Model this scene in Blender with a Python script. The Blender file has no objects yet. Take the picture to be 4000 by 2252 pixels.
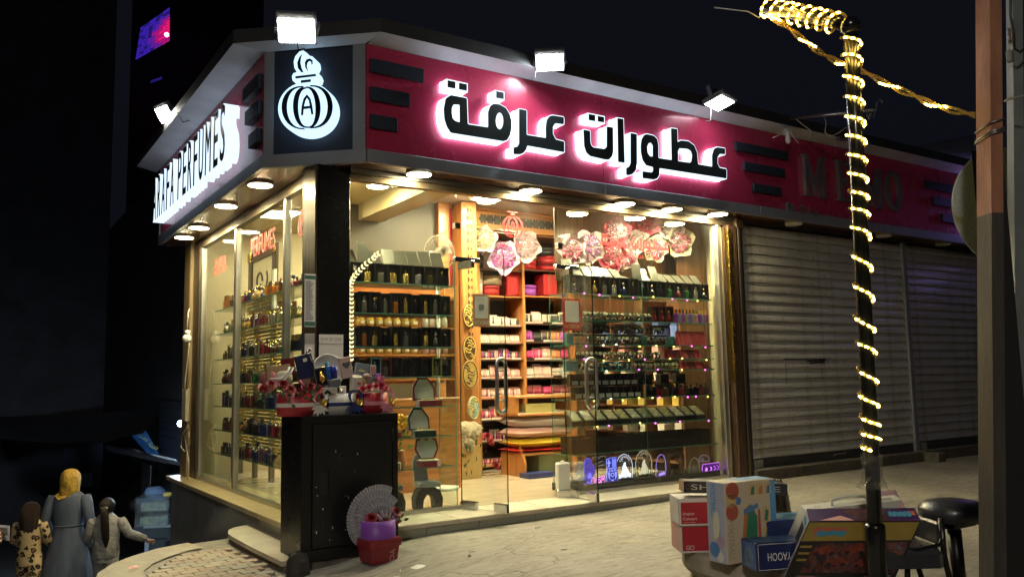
import bpy, bmesh, math, random
from mathutils import Vector, Matrix
import numpy as np
random.seed(7)
scn = bpy.context.scene
COL = scn.collection
R = math.radians

# ---------------------------------------------------------------- camera
FPX = 3258.0
_yaw, _pit, _rol = R(56.6), R(6.29), R(-1.12)
CAM = Vector((0.0, 0.0, 1.10))
_f = Vector((math.cos(_yaw)*math.cos(_pit), math.sin(_yaw)*math.cos(_pit), math.sin(_pit)))
_r = Vector((math.sin(_yaw), -math.cos(_yaw), 0.0))
_u = _r.cross(_f)
_r, _u = (math.cos(_rol)*_r + math.sin(_rol)*_u), (-math.sin(_rol)*_r + math.cos(_rol)*_u)
cam_data = bpy.data.cameras.new("camera")
cam_data.sensor_width = 36.0
cam_data.lens = FPX/4000.0*36.0
cam_data.clip_end = 600.0
cam = bpy.data.objects.new("camera", cam_data)
COL.objects.link(cam)
cam.matrix_world = Matrix(((_r.x, _u.x, -_f.x, CAM.x), (_r.y, _u.y, -_f.y, CAM.y), (_r.z, _u.z, -_f.z, CAM.z), (0, 0, 0, 1)))
scn.camera = cam

# ---------------------------------------------------------------- night sky, exposure
world = bpy.data.worlds.new("World")
scn.world = world
world.use_nodes = True
wn = world.node_tree
wbg = wn.nodes["Background"]
sky = wn.nodes.new("ShaderNodeTexSky")
sky.sky_type = 'NISHITA'
sky.sun_disc = False
sky.sun_elevation = R(-5.0)
sky.sun_rotation = R(200)
wn.links.new(sky.outputs[0], wbg.inputs[0])
wbg.inputs[1].default_value = 0.10
# the glow of the town on the night sky
glow = wn.nodes.new("ShaderNodeBackground"); glow.inputs[0].default_value = (0.0032, 0.0037, 0.0062, 1); glow.inputs[1].default_value = 1.0
addn = wn.nodes.new("ShaderNodeAddShader")
wn.links.new(wbg.outputs[0], addn.inputs[0]); wn.links.new(glow.outputs[0], addn.inputs[1])
wn.links.new(addn.outputs[0], wn.nodes["World Output"].inputs[0])
scn.view_settings.view_transform = 'Standard'
scn.view_settings.look = 'None'
scn.view_settings.gamma = 1.0
scn.view_settings.use_curve_mapping = False
scn.view_settings.exposure = 0.25
scn.cycles.use_denoising = True
scn.cycles.max_bounces = 10
scn.cycles.transparent_max_bounces = 40
scn.cycles.sample_clamp_indirect = 6.0
scn.cycles.sample_clamp_direct = 40.0
scn.cycles.caustics_reflective = False
scn.cycles.caustics_refractive = False
scn.cycles.use_light_tree = True

# ---------------------------------------------------------------- helpers
def ray(px, py):
    return ((px-2000)*_r - (py-1126)*_u + FPX*_f)/FPX
def pick(px, py, ax, val):
    """point of the photograph (source pixels) on the plane axis=val"""
    d = ray(px, py)
    return CAM + d*((val-CAM[ax])/d[ax])
def dep(px, py, D):
    return CAM + ray(px, py)*D
WL = {}
def wloc(o):
    return WL.get(o, Vector((0, 0, 0))) if o is not None else Vector((0, 0, 0))
def empty(name, loc=(0, 0, 0), rotz=0.0):
    o = bpy.data.objects.new(name, None)
    o.empty_display_size = 0.1
    COL.objects.link(o)
    o.location = loc
    o.rotation_euler[2] = rotz
    WL[o] = Vector(loc)
    return o
def tag(o, label=None, cat=None, group=None, kind=None):
    if label: o["label"] = label
    if cat: o["category"] = cat
    if group: o["group"] = group
    if kind: o["kind"] = kind
    return o
def thing(name, label, cat, loc=(0, 0, 0), rotz=0.0, group=None):
    return tag(empty(name, loc, rotz), label, cat, group)

class MB:
    def __init__(s):
        s.v = []; s.f = []; s.m = []; s.sm = []
    def add(s, vs, fs, mi=0, smooth=False):
        b = len(s.v)
        s.v += [tuple(v) for v in vs]
        for f in fs:
            s.f.append([i+b for i in f]); s.m.append(mi); s.sm.append(smooth)
        return s
    def box(s, x0, x1, y0, y1, z0, z1, mi=0):
        if x1 < x0: x0, x1 = x1, x0
        if y1 < y0: y0, y1 = y1, y0
        if z1 < z0: z0, z1 = z1, z0
        v = [(x0,y0,z0),(x1,y0,z0),(x1,y1,z0),(x0,y1,z0),(x0,y0,z1),(x1,y0,z1),(x1,y1,z1),(x0,y1,z1)]
        f = [(0,3,2,1),(4,5,6,7),(0,1,5,4),(1,2,6,5),(2,3,7,6),(3,0,4,7)]
        return s.add(v, f, mi)
    def hexa(s, b, t, mi=0):
        """b, t: four bottom and four top points (same winding)"""
        return s.add(list(b)+list(t), [(0,3,2,1),(4,5,6,7),(0,1,5,4),(1,2,6,5),(2,3,7,6),(3,0,4,7)], mi)
    def bbox(s, x0, x1, y0, y1, z0, z1, bv=0.004, mi=0):
        """box with chamfered vertical and top edges"""
        w = [(x0+bv,y0),(x1-bv,y0),(x1,y0+bv),(x1,y1-bv),(x1-bv,y1),(x0+bv,y1),(x0,y1-bv),(x0,y0+bv)]
        cx, cy = (x0+x1)/2, (y0+y1)/2
        def ins(p):
            return (p[0]+(bv if p[0] < cx else -bv)*0.7, p[1]+(bv if p[1] < cy else -bv)*0.7)
        vs = [(p[0],p[1],z0) for p in w]+[(p[0],p[1],z1-bv) for p in w]+[(*ins(p),z1) for p in w]
        fs = [tuple(range(7,-1,-1)), tuple(range(16,24))]
        for k in range(8):
            j = (k+1) % 8
            fs += [(k,j,8+j,8+k),(8+k,8+j,16+j,16+k)]
        return s.add(vs, fs, mi)
    def prism(s, pts, to3, depth, mi=0, cap0=True, cap1=True, mi_side=None, smooth=False):
        """pts: closed 2-d outline; to3(u,v,d)->3-d; d from 0 to depth"""
        n = len(pts)
        a = [to3(p[0],p[1],0.0) for p in pts]; b = [to3(p[0],p[1],depth) for p in pts]
        ms = mi if mi_side is None else mi_side
        s.add(a+b, [(k,(k+1)%n,n+(k+1)%n,n+k) for k in range(n)], ms, smooth)
        if cap0: s.add(a, [tuple(range(n))[::-1]], mi)
        if cap1: s.add(b, [tuple(range(n))], mi)
        return s
    def tube(s, pts, r, n=8, mi=0, caps=True, closed=False):
        pts = [Vector(p) for p in pts]
        rs = r if isinstance(r, (list, tuple)) else [r]*len(pts)
        vs = []; m = len(pts)
        up = None
        for i, p in enumerate(pts):
            a = pts[i-1] if (i > 0 or closed) else p
            c = pts[(i+1) % m] if (i < m-1 or closed) else p
            t = (c-a)
            if t.length < 1e-9: t = Vector((0, 0, 1))
            t.normalize()
            if up is None:
                up = Vector((0,0,1)) if abs(t.z) < 0.9 else Vector((1,0,0))
            x = up - t*up.dot(t)
            if x.length < 1e-6: x = Vector((1,0,0)) - t*t.x
            x.normalize(); up = x
            y = t.cross(x)
            for k in range(n):
                an = 2*math.pi*k/n
                vs.append(p + (x*math.cos(an)+y*math.sin(an))*rs[i])
        fs = []
        for i in range(m if closed else m-1):
            j = (i+1) % m
            for k in range(n):
                l = (k+1) % n
                fs.append((i*n+k, i*n+l, j*n+l, j*n+k))
        if caps and not closed:
            fs.append(tuple(range(n))[::-1]); fs.append(tuple((m-1)*n+k for k in range(n)))
        return s.add(vs, fs, mi, True)
    def lathe(s, prof, n=16, c=(0,0,0), mi=0, sx=1.0, sy=1.0, smooth=True):
        vs = []; fs = []
        for (r, z) in prof:
            for k in range(n):
                a = 2*math.pi*k/n
                vs.append((c[0]+r*sx*math.cos(a), c[1]+r*sy*math.sin(a), c[2]+z))
        for i in range(len(prof)-1):
            for k in range(n):
                l = (k+1) % n
                fs.append((i*n+k, i*n+l, (i+1)*n+l, (i+1)*n+k))
        if prof[0][0] > 1e-6: fs.append(tuple(range(n))[::-1])
        if prof[-1][0] > 1e-6: fs.append(tuple((len(prof)-1)*n+k for k in range(n)))
        return s.add(vs, fs, mi, smooth)
    def sphere(s, c, r, n=10, m=6, mi=0, sc=(1,1,1)):
        vs = []; fs = []
        for i in range(m+1):
            t = math.pi*i/m
            for k in range(n):
                a = 2*math.pi*k/n
                vs.append((c[0]+r*sc[0]*math.sin(t)*math.cos(a), c[1]+r*sc[1]*math.sin(t)*math.sin(a), c[2]-r*sc[2]*math.cos(t)))
        for i in range(m):
            for k in range(n):
                l = (k+1) % n
                fs.append((i*n+k, i*n+l, (i+1)*n+l, (i+1)*n+k))
        return s.add(vs, fs, mi, True)
    def xf(s, mat):
        s.v = [tuple(mat @ Vector(v)) for v in s.v]
        return s
    def mesh(s, name, mats):
        me = bpy.data.meshes.new(name)
        me.from_pydata(s.v, [], s.f)
        if not isinstance(mats, (list, tuple)): mats = [mats]
        for m in mats: me.materials.append(m)
        me.polygons.foreach_set("material_index", s.m)
        me.polygons.foreach_set("use_smooth", s.sm)
        me.update()
        return me
    def build(s, name, mats, parent=None, local=False, kind=None):
        """world-coordinate geometry (local=False): origin goes to the base centre"""
        if local:
            org = Vector((0, 0, 0))
        else:
            a = np.array(s.v)
            lo, hi = a.min(0), a.max(0)
            org = Vector(((lo[0]+hi[0])/2, (lo[1]+hi[1])/2, lo[2]))
            s.v = [(v[0]-org.x, v[1]-org.y, v[2]-org.z) for v in s.v]
        me = s.mesh(name, mats)
        return link(name, me, parent, org, local, kind)
def link(name, me, parent=None, org=Vector((0, 0, 0)), local=False, kind=None, rot=None):
    o = bpy.data.objects.new(name, me)
    COL.objects.link(o)
    if parent is not None:
        o.parent = parent
        o.location = Vector(org) if local else Vector(org) - wloc(parent)
        WL[o] = (wloc(parent)+Vector(org)) if local else Vector(org)
    else:
        o.location = org
        WL[o] = Vector(org)
    if rot is not None: o.rotation_euler = rot
    if kind: o["kind"] = kind
    return o
def bx(name, x0, x1, y0, y1, z0, z1, mat, parent=None, bv=0.0):
    m = MB()
    if bv: m.bbox(min(x0,x1), max(x0,x1), min(y0,y1), max(y0,y1), min(z0,z1), max(z0,z1), bv)
    else: m.box(x0, x1, y0, y1, z0, z1)
    return m.build(name, mat, parent)
def copy_tree(o, parent=None):
    c = o.copy(); COL.objects.link(c)
    if parent is not None: c.parent = parent
    WL[c] = WL.get(o, Vector((0, 0, 0)))
    for ch in list(o.children): copy_tree(ch, c)
    return c
def place(o, loc, rotz=0.0, sc=None):
    o.location = loc; o.rotation_euler[2] = rotz
    if sc is not None: o.scale = sc if not isinstance(sc, (int, float)) else (sc, sc, sc)
    WL[o] = Vector(loc)
    return o

# ---------------------------------------------------------------- materials
_mc = {}
def mat(name, col, rough=0.5, metal=0.0, var=0.0, vs=6.0, bump=0.0, bs=40.0, emit=None, es=0.0, coat=0.0, spec=0.5, col2=None, stretch=None, trans=0.0, rv=0.0, sheen=0.0):
    if name in _mc: return _mc[name]
    m = bpy.data.materials.new(name); m.use_nodes = True
    nt = m.node_tree; N = nt.nodes; L = nt.links
    b = N["Principled BSDF"]
    c = (*col, 1.0)
    b.inputs["Base Color"].default_value = c
    b.inputs["Roughness"].default_value = rough
    b.inputs["Metallic"].default_value = metal
    b.inputs["Specular IOR Level"].default_value = spec
    b.inputs["Coat Weight"].default_value = coat
    b.inputs["Coat Roughness"].default_value = 0.08
    b.inputs["Transmission Weight"].default_value = trans
    if sheen: b.inputs["Sheen Weight"].default_value = sheen
    if emit is not None:
        b.inputs["Emission Color"].default_value = (*emit, 1.0)
        b.inputs["Emission Strength"].default_value = es
    if var > 0 or bump > 0 or rv > 0:
        tc = N.new("ShaderNodeTexCoord"); mp = N.new("ShaderNodeMapping")
        L.new(tc.outputs["Object"], mp.inputs["Vector"])
        if stretch: mp.inputs["Scale"].default_value = stretch
        if var > 0 or rv > 0:
            nz = N.new("ShaderNodeTexNoise"); nz.inputs["Scale"].default_value = vs; nz.inputs["Detail"].default_value = 6.0
            nz.inputs["Roughness"].default_value = 0.6
            L.new(mp.outputs[0], nz.inputs["Vector"])
        if var > 0:
            rp = N.new("ShaderNodeMapRange"); rp.inputs[1].default_value = 0.3; rp.inputs[2].default_value = 0.7
            L.new(nz.outputs[0], rp.inputs[0])
            mx = N.new("ShaderNodeMix"); mx.data_type = 'RGBA'
            d = col2 if col2 else tuple(max(0.0, x*(1-var)) for x in col)
            mx.inputs[6].default_value = c
            mx.inputs[7].default_value = (*d, 1.0)
            L.new(rp.outputs[0], mx.inputs[0]); L.new(mx.outputs[2], b.inputs["Base Color"])
        if rv > 0:
            r2 = N.new("ShaderNodeMapRange"); r2.inputs[1].default_value = 0.3; r2.inputs[2].default_value = 0.7
            r2.inputs[3].default_value = max(0.02, rough-rv); r2.inputs[4].default_value = min(1.0, rough+rv)
            L.new(nz.outputs[0], r2.inputs[0]); L.new(r2.outputs[0], b.inputs["Roughness"])
        if bump > 0:
            n2 = N.new("ShaderNodeTexNoise"); n2.inputs["Scale"].default_value = bs; n2.inputs["Detail"].default_value = 4.0
            L.new(mp.outputs[0], n2.inputs["Vector"])
            bp = N.new("ShaderNodeBump"); bp.inputs["Strength"].default_value = bump; bp.inputs["Distance"].default_value = 0.01 if bump < 1 else 0.04
            L.new(n2.outputs[0], bp.inputs["Height"]); L.new(bp.outputs[0], b.inputs["Normal"])
    _mc[name] = m
    return m
def emat(name, col, s):
    if name in _mc: return _mc[name]
    m = bpy.data.materials.new(name); m.use_nodes = True
    nt = m.node_tree
    nt.nodes.remove(nt.nodes["Principled BSDF"])
    e = nt.nodes.new("ShaderNodeEmission"); e.inputs[0].default_value = (*col, 1); e.inputs[1].default_value = s
    nt.links.new(e.outputs[0], nt.nodes["Material Output"].inputs[0])
    _mc[name] = m
    return m
def glassmat(name, tint=(1, 1, 1), base=0.0, ior=1.45, rough=0.0, basecol=(0.6, 0.6, 0.6)):
    """window glass: clear transmission with Fresnel reflection; base = share of dust or haze on the pane"""
    if name in _mc: return _mc[name]
    m = bpy.data.materials.new(name); m.use_nodes = True
    nt = m.node_tree; N = nt.nodes; L = nt.links
    N.remove(N["Principled BSDF"])
    t = N.new("ShaderNodeBsdfTransparent"); t.inputs[0].default_value = (*tint, 1)
    g = N.new("ShaderNodeBsdfGlossy"); g.inputs["Roughness"].default_value = rough
    lw = N.new("ShaderNodeLayerWeight"); lw.inputs[0].default_value = 0.5      # facing: 0 straight on, 1 grazing
    pw = N.new("ShaderNodeMath"); pw.operation = 'POWER'; pw.inputs[1].default_value = 5.0
    fr = N.new("ShaderNodeMath"); fr.operation = 'MULTIPLY_ADD'; fr.inputs[1].default_value = 0.96; fr.inputs[2].default_value = 0.04
    L.new(lw.outputs["Facing"], pw.inputs[0]); L.new(pw.outputs[0], fr.inputs[0])
    mx = N.new("ShaderNodeMixShader")
    L.new(fr.outputs[0], mx.inputs[0]); L.new(t.outputs[0], mx.inputs[1]); L.new(g.outputs[0], mx.inputs[2])
    out = mx
    if base > 0:
        d = N.new("ShaderNodeBsdfDiffuse"); d.inputs[0].default_value = (*basecol, 1)
        tc = N.new("ShaderNodeTexCoord"); nz = N.new("ShaderNodeTexNoise"); nz.inputs["Scale"].default_value = 3.0; nz.inputs["Detail"].default_value = 8.0
        L.new(tc.outputs["Object"], nz.inputs["Vector"])
        mr = N.new("ShaderNodeMapRange"); mr.inputs[1].default_value = 0.4; mr.inputs[2].default_value = 0.75; mr.inputs[3].default_value = base*0.3; mr.inputs[4].default_value = base*1.6
        L.new(nz.outputs[0], mr.inputs[0])
        m2 = N.new("ShaderNodeMixShader")
        L.new(mr.outputs[0], m2.inputs[0]); L.new(mx.outputs[0], m2.inputs[1]); L.new(d.outputs[0], m2.inputs[2])
        out = m2
    L.new(out.outputs[0], N["Material Output"].inputs[0])
    _mc[name] = m
    return m
def slatmat(name, c, rough):
    """galvanised slat: every slat has its own grain, with rusty streaks and dull patches"""
    m = mat(name, c, rough, .35)
    nt = m.node_tree; N = nt.nodes; L = nt.links; b = N["Principled BSDF"]
    tc = N.new("ShaderNodeTexCoord"); oi = N.new("ShaderNodeObjectInfo")
    of = N.new("ShaderNodeVectorMath"); of.operation = 'MULTIPLY_ADD'; of.inputs[1].default_value = (0, 0, 9)
    cb = N.new("ShaderNodeCombineXYZ"); [L.new(oi.outputs["Random"], cb.inputs[i]) for i in range(3)]
    L.new(cb.outputs[0], of.inputs[0]); L.new(tc.outputs["Object"], of.inputs[2])
    cols = []
    for sc_, st_, lo, hi, d in ((1.3, (1, 1, 6), .36, .62, (.86, .84, .80)), (5.0, (1.6, 1, .4), .52, .72, (.74, .68, .58)), (26, (1, 1, 1), .60, .74, (.55, .47, .38))):
        mp = N.new("ShaderNodeMapping"); mp.inputs["Scale"].default_value = st_; nz = N.new("ShaderNodeTexNoise"); nz.inputs["Scale"].default_value = sc_; nz.inputs["Detail"].default_value = 6
        L.new((of if sc_ != 5.0 else tc).outputs[0] if sc_ != 5.0 else tc.outputs["Object"], mp.inputs[0]); L.new(mp.outputs[0], nz.inputs["Vector"])
        r = N.new("ShaderNodeMapRange"); r.inputs[1].default_value = lo; r.inputs[2].default_value = hi; L.new(nz.outputs[0], r.inputs[0]); cols.append((r, d))
    prev = None
    for r, d in cols:
        mx = N.new("ShaderNodeMix"); mx.data_type = 'RGBA'; mx.blend_type = 'MULTIPLY'; mx.inputs[7].default_value = (*d,1)
        if prev is None: mx.inputs[6].default_value = (*c,1)
        else: L.new(prev.outputs[2],mx.inputs[6])
        L.new(r.outputs[0],mx.inputs[0]); prev = mx
    L.new(prev.outputs[2],b.inputs["Base Color"])
    bp = N.new("ShaderNodeBump"); bp.inputs["Strength"].default_value = .3; bp.inputs["Distance"].default_value = .02; L.new(cols[0][0].outputs[0],bp.inputs["Height"]); L.new(bp.outputs[0],b.inputs["Normal"])
    return m
def woodmat(name,c1,c2,rough=0.4,scale=3.0,axis='Z',coat=0.2):
    if name in _mc: return _mc[name]
    m = bpy.data.materials.new(name); m.use_nodes = True
    nt = m.node_tree; N = nt.nodes; L = nt.links
    b = N["Principled BSDF"]; b.inputs["Roughness"].default_value = rough; b.inputs["Coat Weight"].default_value = coat
    tc = N.new("ShaderNodeTexCoord"); mp = N.new("ShaderNodeMapping")
    st = {'Z': (8,8,0.7),'X': (0.7,8,8),'Y': (8,0.7,8)}[axis]
    mp.inputs["Scale"].default_value = st
    nz = N.new("ShaderNodeTexNoise"); nz.inputs["Scale"].default_value = scale; nz.inputs["Detail"].default_value = 8; nz.inputs["Distortion"].default_value = 0.6
    rp = N.new("ShaderNodeValToRGB"); rp.color_ramp.elements[0].position = 0.35; rp.color_ramp.elements[1].position = 0.68
    rp.color_ramp.elements[0].color = (*c1,1); rp.color_ramp.elements[1].color = (*c2,1)
    L.new(tc.outputs["Object"],mp.inputs[0]); L.new(mp.outputs[0],nz.inputs["Vector"]); L.new(nz.outputs[0],rp.inputs[0]); L.new(rp.outputs[0],b.inputs["Base Color"])
    bp = N.new("ShaderNodeBump"); bp.inputs["Strength"].default_value = 0.15; bp.inputs["Distance"].default_value = 0.004
    L.new(nz.outputs[0],bp.inputs["Height"]); L.new(bp.outputs[0],b.inputs["Normal"])
    _mc[name] = m
    return m

GLASS = glassmat("window_glass",(0.97,0.99,0.97),base=0.012)
DOORGLASS = glassmat("door_glass",(0.95,0.98,0.96),base=0.008)
SHELFGLASS = glassmat("shelf_glass",(0.90,0.97,0.94))
GREENEDGE = mat("glass_edge_green",(0.10,0.33,0.24),0.15,spec=0.8,emit=None)
CHROME = mat("chrome",(0.74,0.74,0.73),0.16,1.0)
STEEL = mat("brushed_steel",(0.45,0.44,0.42),0.32,0.9,var=0.25,vs=3,stretch=(1,1,12))
BRONZE = mat("bronze_aluminium",(0.20,0.155,0.10),0.38,0.75,var=0.3,vs=4,stretch=(6,6,0.6),rv=0.1)
SILVERFR = mat("silver_aluminium",(0.55,0.53,0.48),0.3,0.85,var=0.15,vs=5)
REDP = mat("red_panel",(0.56,0.042,0.105),0.28,0.1,var=0.22,vs=1.5,rv=0.08,coat=0.15)
GREYTRIM = mat("grey_composite_trim",(0.30,0.31,0.33),0.38,0.25,var=0.2,vs=2.0,rv=0.1)
BEVELW = mat("pale_cornice",(0.58,0.58,0.61),0.5,0.1,var=0.25,vs=2.2,rv=0.1,bump=0.04,bs=8)
DARKTOP = mat("dark_cornice_edge",(0.045,0.045,0.045),0.6,0.2,var=0.3,vs=3)
NAVY = mat("dark_slate_panel",(0.034,0.041,0.058),0.42,0.0,spec=0.2,var=0.3,vs=2,rv=0.1)
SOFF = mat("reddish_soffit",(0.17,0.055,0.026),0.22,0.25,var=0.35,vs=1.6,coat=0.4)
BLACKSTONE = mat("black_granite",(0.010,0.010,0.011),0.22,0.0,var=0.5,vs=30,coat=0.1,rv=0.1)
CREAM = mat("cream_wall",(0.62,0.56,0.36),0.6,var=0.06,vs=2)
CEIL = mat("cream_ceiling",(0.62,0.53,0.27),0.65,var=0.06,vs=1.5)
# ---------------------------------------------------------------- ground
def smooth(t):
    t = max(0.0,min(1.0,t)); return t*t*(3-2*t)
def gz(x,y=0):
    """height of the pavement"""
    a = -0.228 + 0.128*smooth((x-1.9)/1.3)
    return a + 0.04*smooth((x-3.2)/4.5)
def street_z(x,y):
    return -1.13 - 0.076*(y-7.0) if y > 0 else -0.598
_edge = [(-30,.62),(0,.62),(5,.66),(6,.74),(6.4,.80),(6.83,.90),(7.1,1.03),(7.3,1.19),(7.52,1.43),(7.62,1.70),(7.70,2.27)]
def xl(y):
    for (a,p),(b,q) in zip(_edge,_edge[1:]):
        if y <= b: return p+(q-p)*(y-a)/(b-a)
    return 2.27
def concrete(name,c1,c2,c3):
    m = bpy.data.materials.new(name); m.use_nodes = True
    nt = m.node_tree; N = nt.nodes; L = nt.links; b = N["Principled BSDF"]
    tc = N.new("ShaderNodeTexCoord")
    big = N.new("ShaderNodeTexNoise"); big.inputs["Scale"].default_value = 0.9; big.inputs["Detail"].default_value = 5
    mp = N.new("ShaderNodeMapping"); mp.inputs["Scale"].default_value = (2.2,7.5,4); mp.inputs["Rotation"].default_value = (0,0,R(-20))
    fine = N.new("ShaderNodeTexNoise"); fine.inputs["Scale"].default_value = 2.6; fine.inputs["Detail"].default_value = 9; fine.inputs["Roughness"].default_value = 0.68; fine.inputs["Distortion"].default_value = 1.2
    L.new(tc.outputs["Object"],big.inputs["Vector"]); L.new(tc.outputs["Object"],mp.inputs[0]); L.new(mp.outputs[0],fine.inputs["Vector"])
    rp = N.new("ShaderNodeValToRGB"); e = rp.color_ramp.elements
    e[0].position = 0.36; e[0].color = (*c3,1); e[1].position = 0.62; e[1].color = (*c1,1)
    k = rp.color_ramp.elements.new(0.47); k.color = (*c2,1)
    L.new(fine.outputs[0],rp.inputs[0])
    mx = N.new("ShaderNodeMix"); mx.data_type = 'RGBA'; mx.blend_type = 'MULTIPLY'; mx.inputs[0].default_value = 0.55
    r2 = N.new("ShaderNodeValToRGB"); r2.color_ramp.elements[0].position = 0.35; r2.color_ramp.elements[1].position = 0.65
    r2.color_ramp.elements[0].color = (0.42,0.42,0.42,1); r2.color_ramp.elements[1].color = (1.1,1.08,1.02,1)
    L.new(big.outputs[0],r2.inputs[0]); L.new(rp.outputs[0],mx.inputs[6]); L.new(r2.outputs[0],mx.inputs[7])
    # long cracks and worn joints
    mp2 = N.new("ShaderNodeMapping"); mp2.inputs["Scale"].default_value = (0.55,0.9,1); mp2.inputs["Rotation"].default_value = (0,0,R(12))
    wob = N.new("ShaderNodeTexNoise"); wob.inputs["Scale"].default_value = 3.0; wob.inputs["Detail"].default_value = 4
    ad = N.new("ShaderNodeMixRGB"); ad.blend_type = 'ADD'; ad.inputs[0].default_value = 0.18
    L.new(tc.outputs["Object"],mp2.inputs[0]); L.new(tc.outputs["Object"],wob.inputs["Vector"]); L.new(mp2.outputs[0],ad.inputs[1]); L.new(wob.outputs["Color"],ad.inputs[2])
    vo = N.new("ShaderNodeTexVoronoi"); vo.feature = 'DISTANCE_TO_EDGE'; vo.inputs["Scale"].default_value = 1.0
    L.new(ad.outputs[0],vo.inputs["Vector"])
    cr = N.new("ShaderNodeMapRange"); cr.inputs[1].default_value = 0.0; cr.inputs[2].default_value = 0.0045; cr.inputs[3].default_value = 0.42; cr.inputs[4].default_value = 1.0
    L.new(vo.outputs["Distance"],cr.inputs[0])
    m3 = N.new("ShaderNodeMix"); m3.data_type = 'RGBA'; m3.blend_type = 'MULTIPLY'; m3.inputs[0].default_value = 1.0
    cv = N.new("ShaderNodeCombineColor"); [L.new(cr.outputs[0],cv.inputs[i]) for i in range(3)]
    L.new(mx.outputs[2],m3.inputs[6]); L.new(cv.outputs[0],m3.inputs[7]); L.new(m3.outputs[2],b.inputs["Base Color"])
    b.inputs["Roughness"].default_value = 0.62
    bp = N.new("ShaderNodeBump"); bp.inputs["Strength"].default_value = 0.55; bp.inputs["Distance"].default_value = 0.012
    mm = N.new("ShaderNodeMath"); mm.operation = 'MULTIPLY'
    L.new(fine.outputs[0],mm.inputs[0]); L.new(cr.outputs[0],mm.inputs[1]); L.new(mm.outputs[0],bp.inputs["Height"]); L.new(bp.outputs[0],b.inputs["Normal"])
    return m
CONC = concrete("pavement_concrete",(0.35,0.315,0.262),(0.285,0.256,0.21),(0.16,0.142,0.115))
ASPH = mat("street_asphalt",(0.055,0.06,0.07),0.75,var=0.35,vs=2,bump=0.3,bs=60)

m = MB()
ys = [-30,-8,-2,0,1,2,3,4,5,5.5,6,6.2,6.4,6.6,6.83,6.97,7.1,7.2,7.3,7.41,7.52,7.57,7.62,7.66,7.70]
xs_abs = [2.3,2.6,2.9,3.2,3.6,4.2,5.2,6.5,8,10,14,20,40]
rows = []
for y in ys:
    x0 = xl(y)
    xs = [x0+(2.0-x0)*t for t in (0,.15,.3,.5,.75,1)] if x0 < 1.98 else [x0+0.001*i for i in range(6)]
    xs = xs+[max(x,xs[-1]+0.002) for x in xs_abs]
    rows.append([(x,y,gz(x)) for x in xs])
n = len(rows[0]); vs = [p for r in rows for p in r]
m.add(vs,[(i*n+k,i*n+k+1,(i+1)*n+k+1,(i+1)*n+k) for i in range(len(rows)-1) for k in range(n-1)],0,True)
ed = [r[0] for r in rows]
m.add(ed+[(p[0]-0.02,p[1],-2.4) for p in ed],[(i,i+1,len(ed)+i+1,len(ed)+i) for i in range(len(ed)-1)])
# far beyond the shops the same sheet goes on
pav = m.build("pavement",CONC,kind="structure"); WL[pav] = Vector(pav.location)
m = MB()
gy = [-40,0,4,8,12,16,20,30,60,120]
vs = [(x,y,street_z(0,y)) for y in gy for x in (-120,-20,-5,0,3,10,40,160)]
m.add(vs,[(i*8+k,i*8+k+1,i*8+9+k,i*8+8+k) for i in range(len(gy)-1) for k in range(7)],0,False)
street = m.build("street",ASPH,kind="structure")

# rim band and interlocking pavers at the rounded corner of the pavement
RIM = mat("rim_concrete",(0.42,0.365,0.275),0.7,var=0.25,vs=7,bump=0.25,bs=25)
def edge_pt(y,off):
    a = xl(y); b = xl(y+0.02)
    t = Vector((b-a,0.02)).normalized()
    return (a+t.y*off,y-t.x*off)
yy = [3.0,4.0,5.0,5.5,6.0,6.3,6.6,6.83,6.97,7.1,7.2,7.3,7.41,7.5,7.57,7.61]
m = MB()
inner = [edge_pt(y,0.30) for y in yy]; outer = [edge_pt(y,-0.012) for y in yy]
k = len(yy)
m.add([(p[0],p[1],-0.216) for p in inner]+[(p[0],p[1],-0.214) for p in outer]+[(p[0],p[1],-0.40) for p in outer],
      [(i,i+1,k+i+1,k+i) for i in range(k-1)]+[(k+i,k+i+1,2*k+i+1,2*k+i) for i in range(k-1)],0,False)
m.build("rim_band",RIM,pav)
pvm = [mat("paver_%s" % c,col,0.7,var=0.25,vs=12,bump=0.3,bs=50) for c,col in (("rose",(0.44,0.33,0.255)),("sand",(0.47,0.40,0.30)),("grey",(0.40,0.365,0.29)),("ochre",(0.45,0.365,0.265)))]
def paver_mesh(mt):
    w,h,q,t = 0.0635,0.047,0.011,0.02
    o = [(-w,-h+q),(-w*.5,-h-q*.2),(0,-h+q),(w*.5,-h-q*.2),(w,-h+q),(w,h-q*.2),(w*.5,h+q*.6),(0,h-q*.2),(-w*.5,h+q*.6),(-w,h-q*.2)]
    m = MB(); N = len(o)
    a = [(x,y,0) for x,y in o]; b = [(x,y,t-0.003) for x,y in o]; c = [(x*.94,y*.93,t) for x,y in o]
    m.add(a+b+c,[(i,(i+1) % N,N+(i+1) % N,N+i) for i in range(N)]+[(N+i,N+(i+1) % N,2*N+(i+1) % N,2*N+i) for i in range(N)]+[tuple(range(2*N,3*N))])
    return m.mesh("paver",mt)
pms = [paver_mesh(x) for x in pvm]
rr = random.Random(3)
ang = R(4)
cnt = 0
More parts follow.
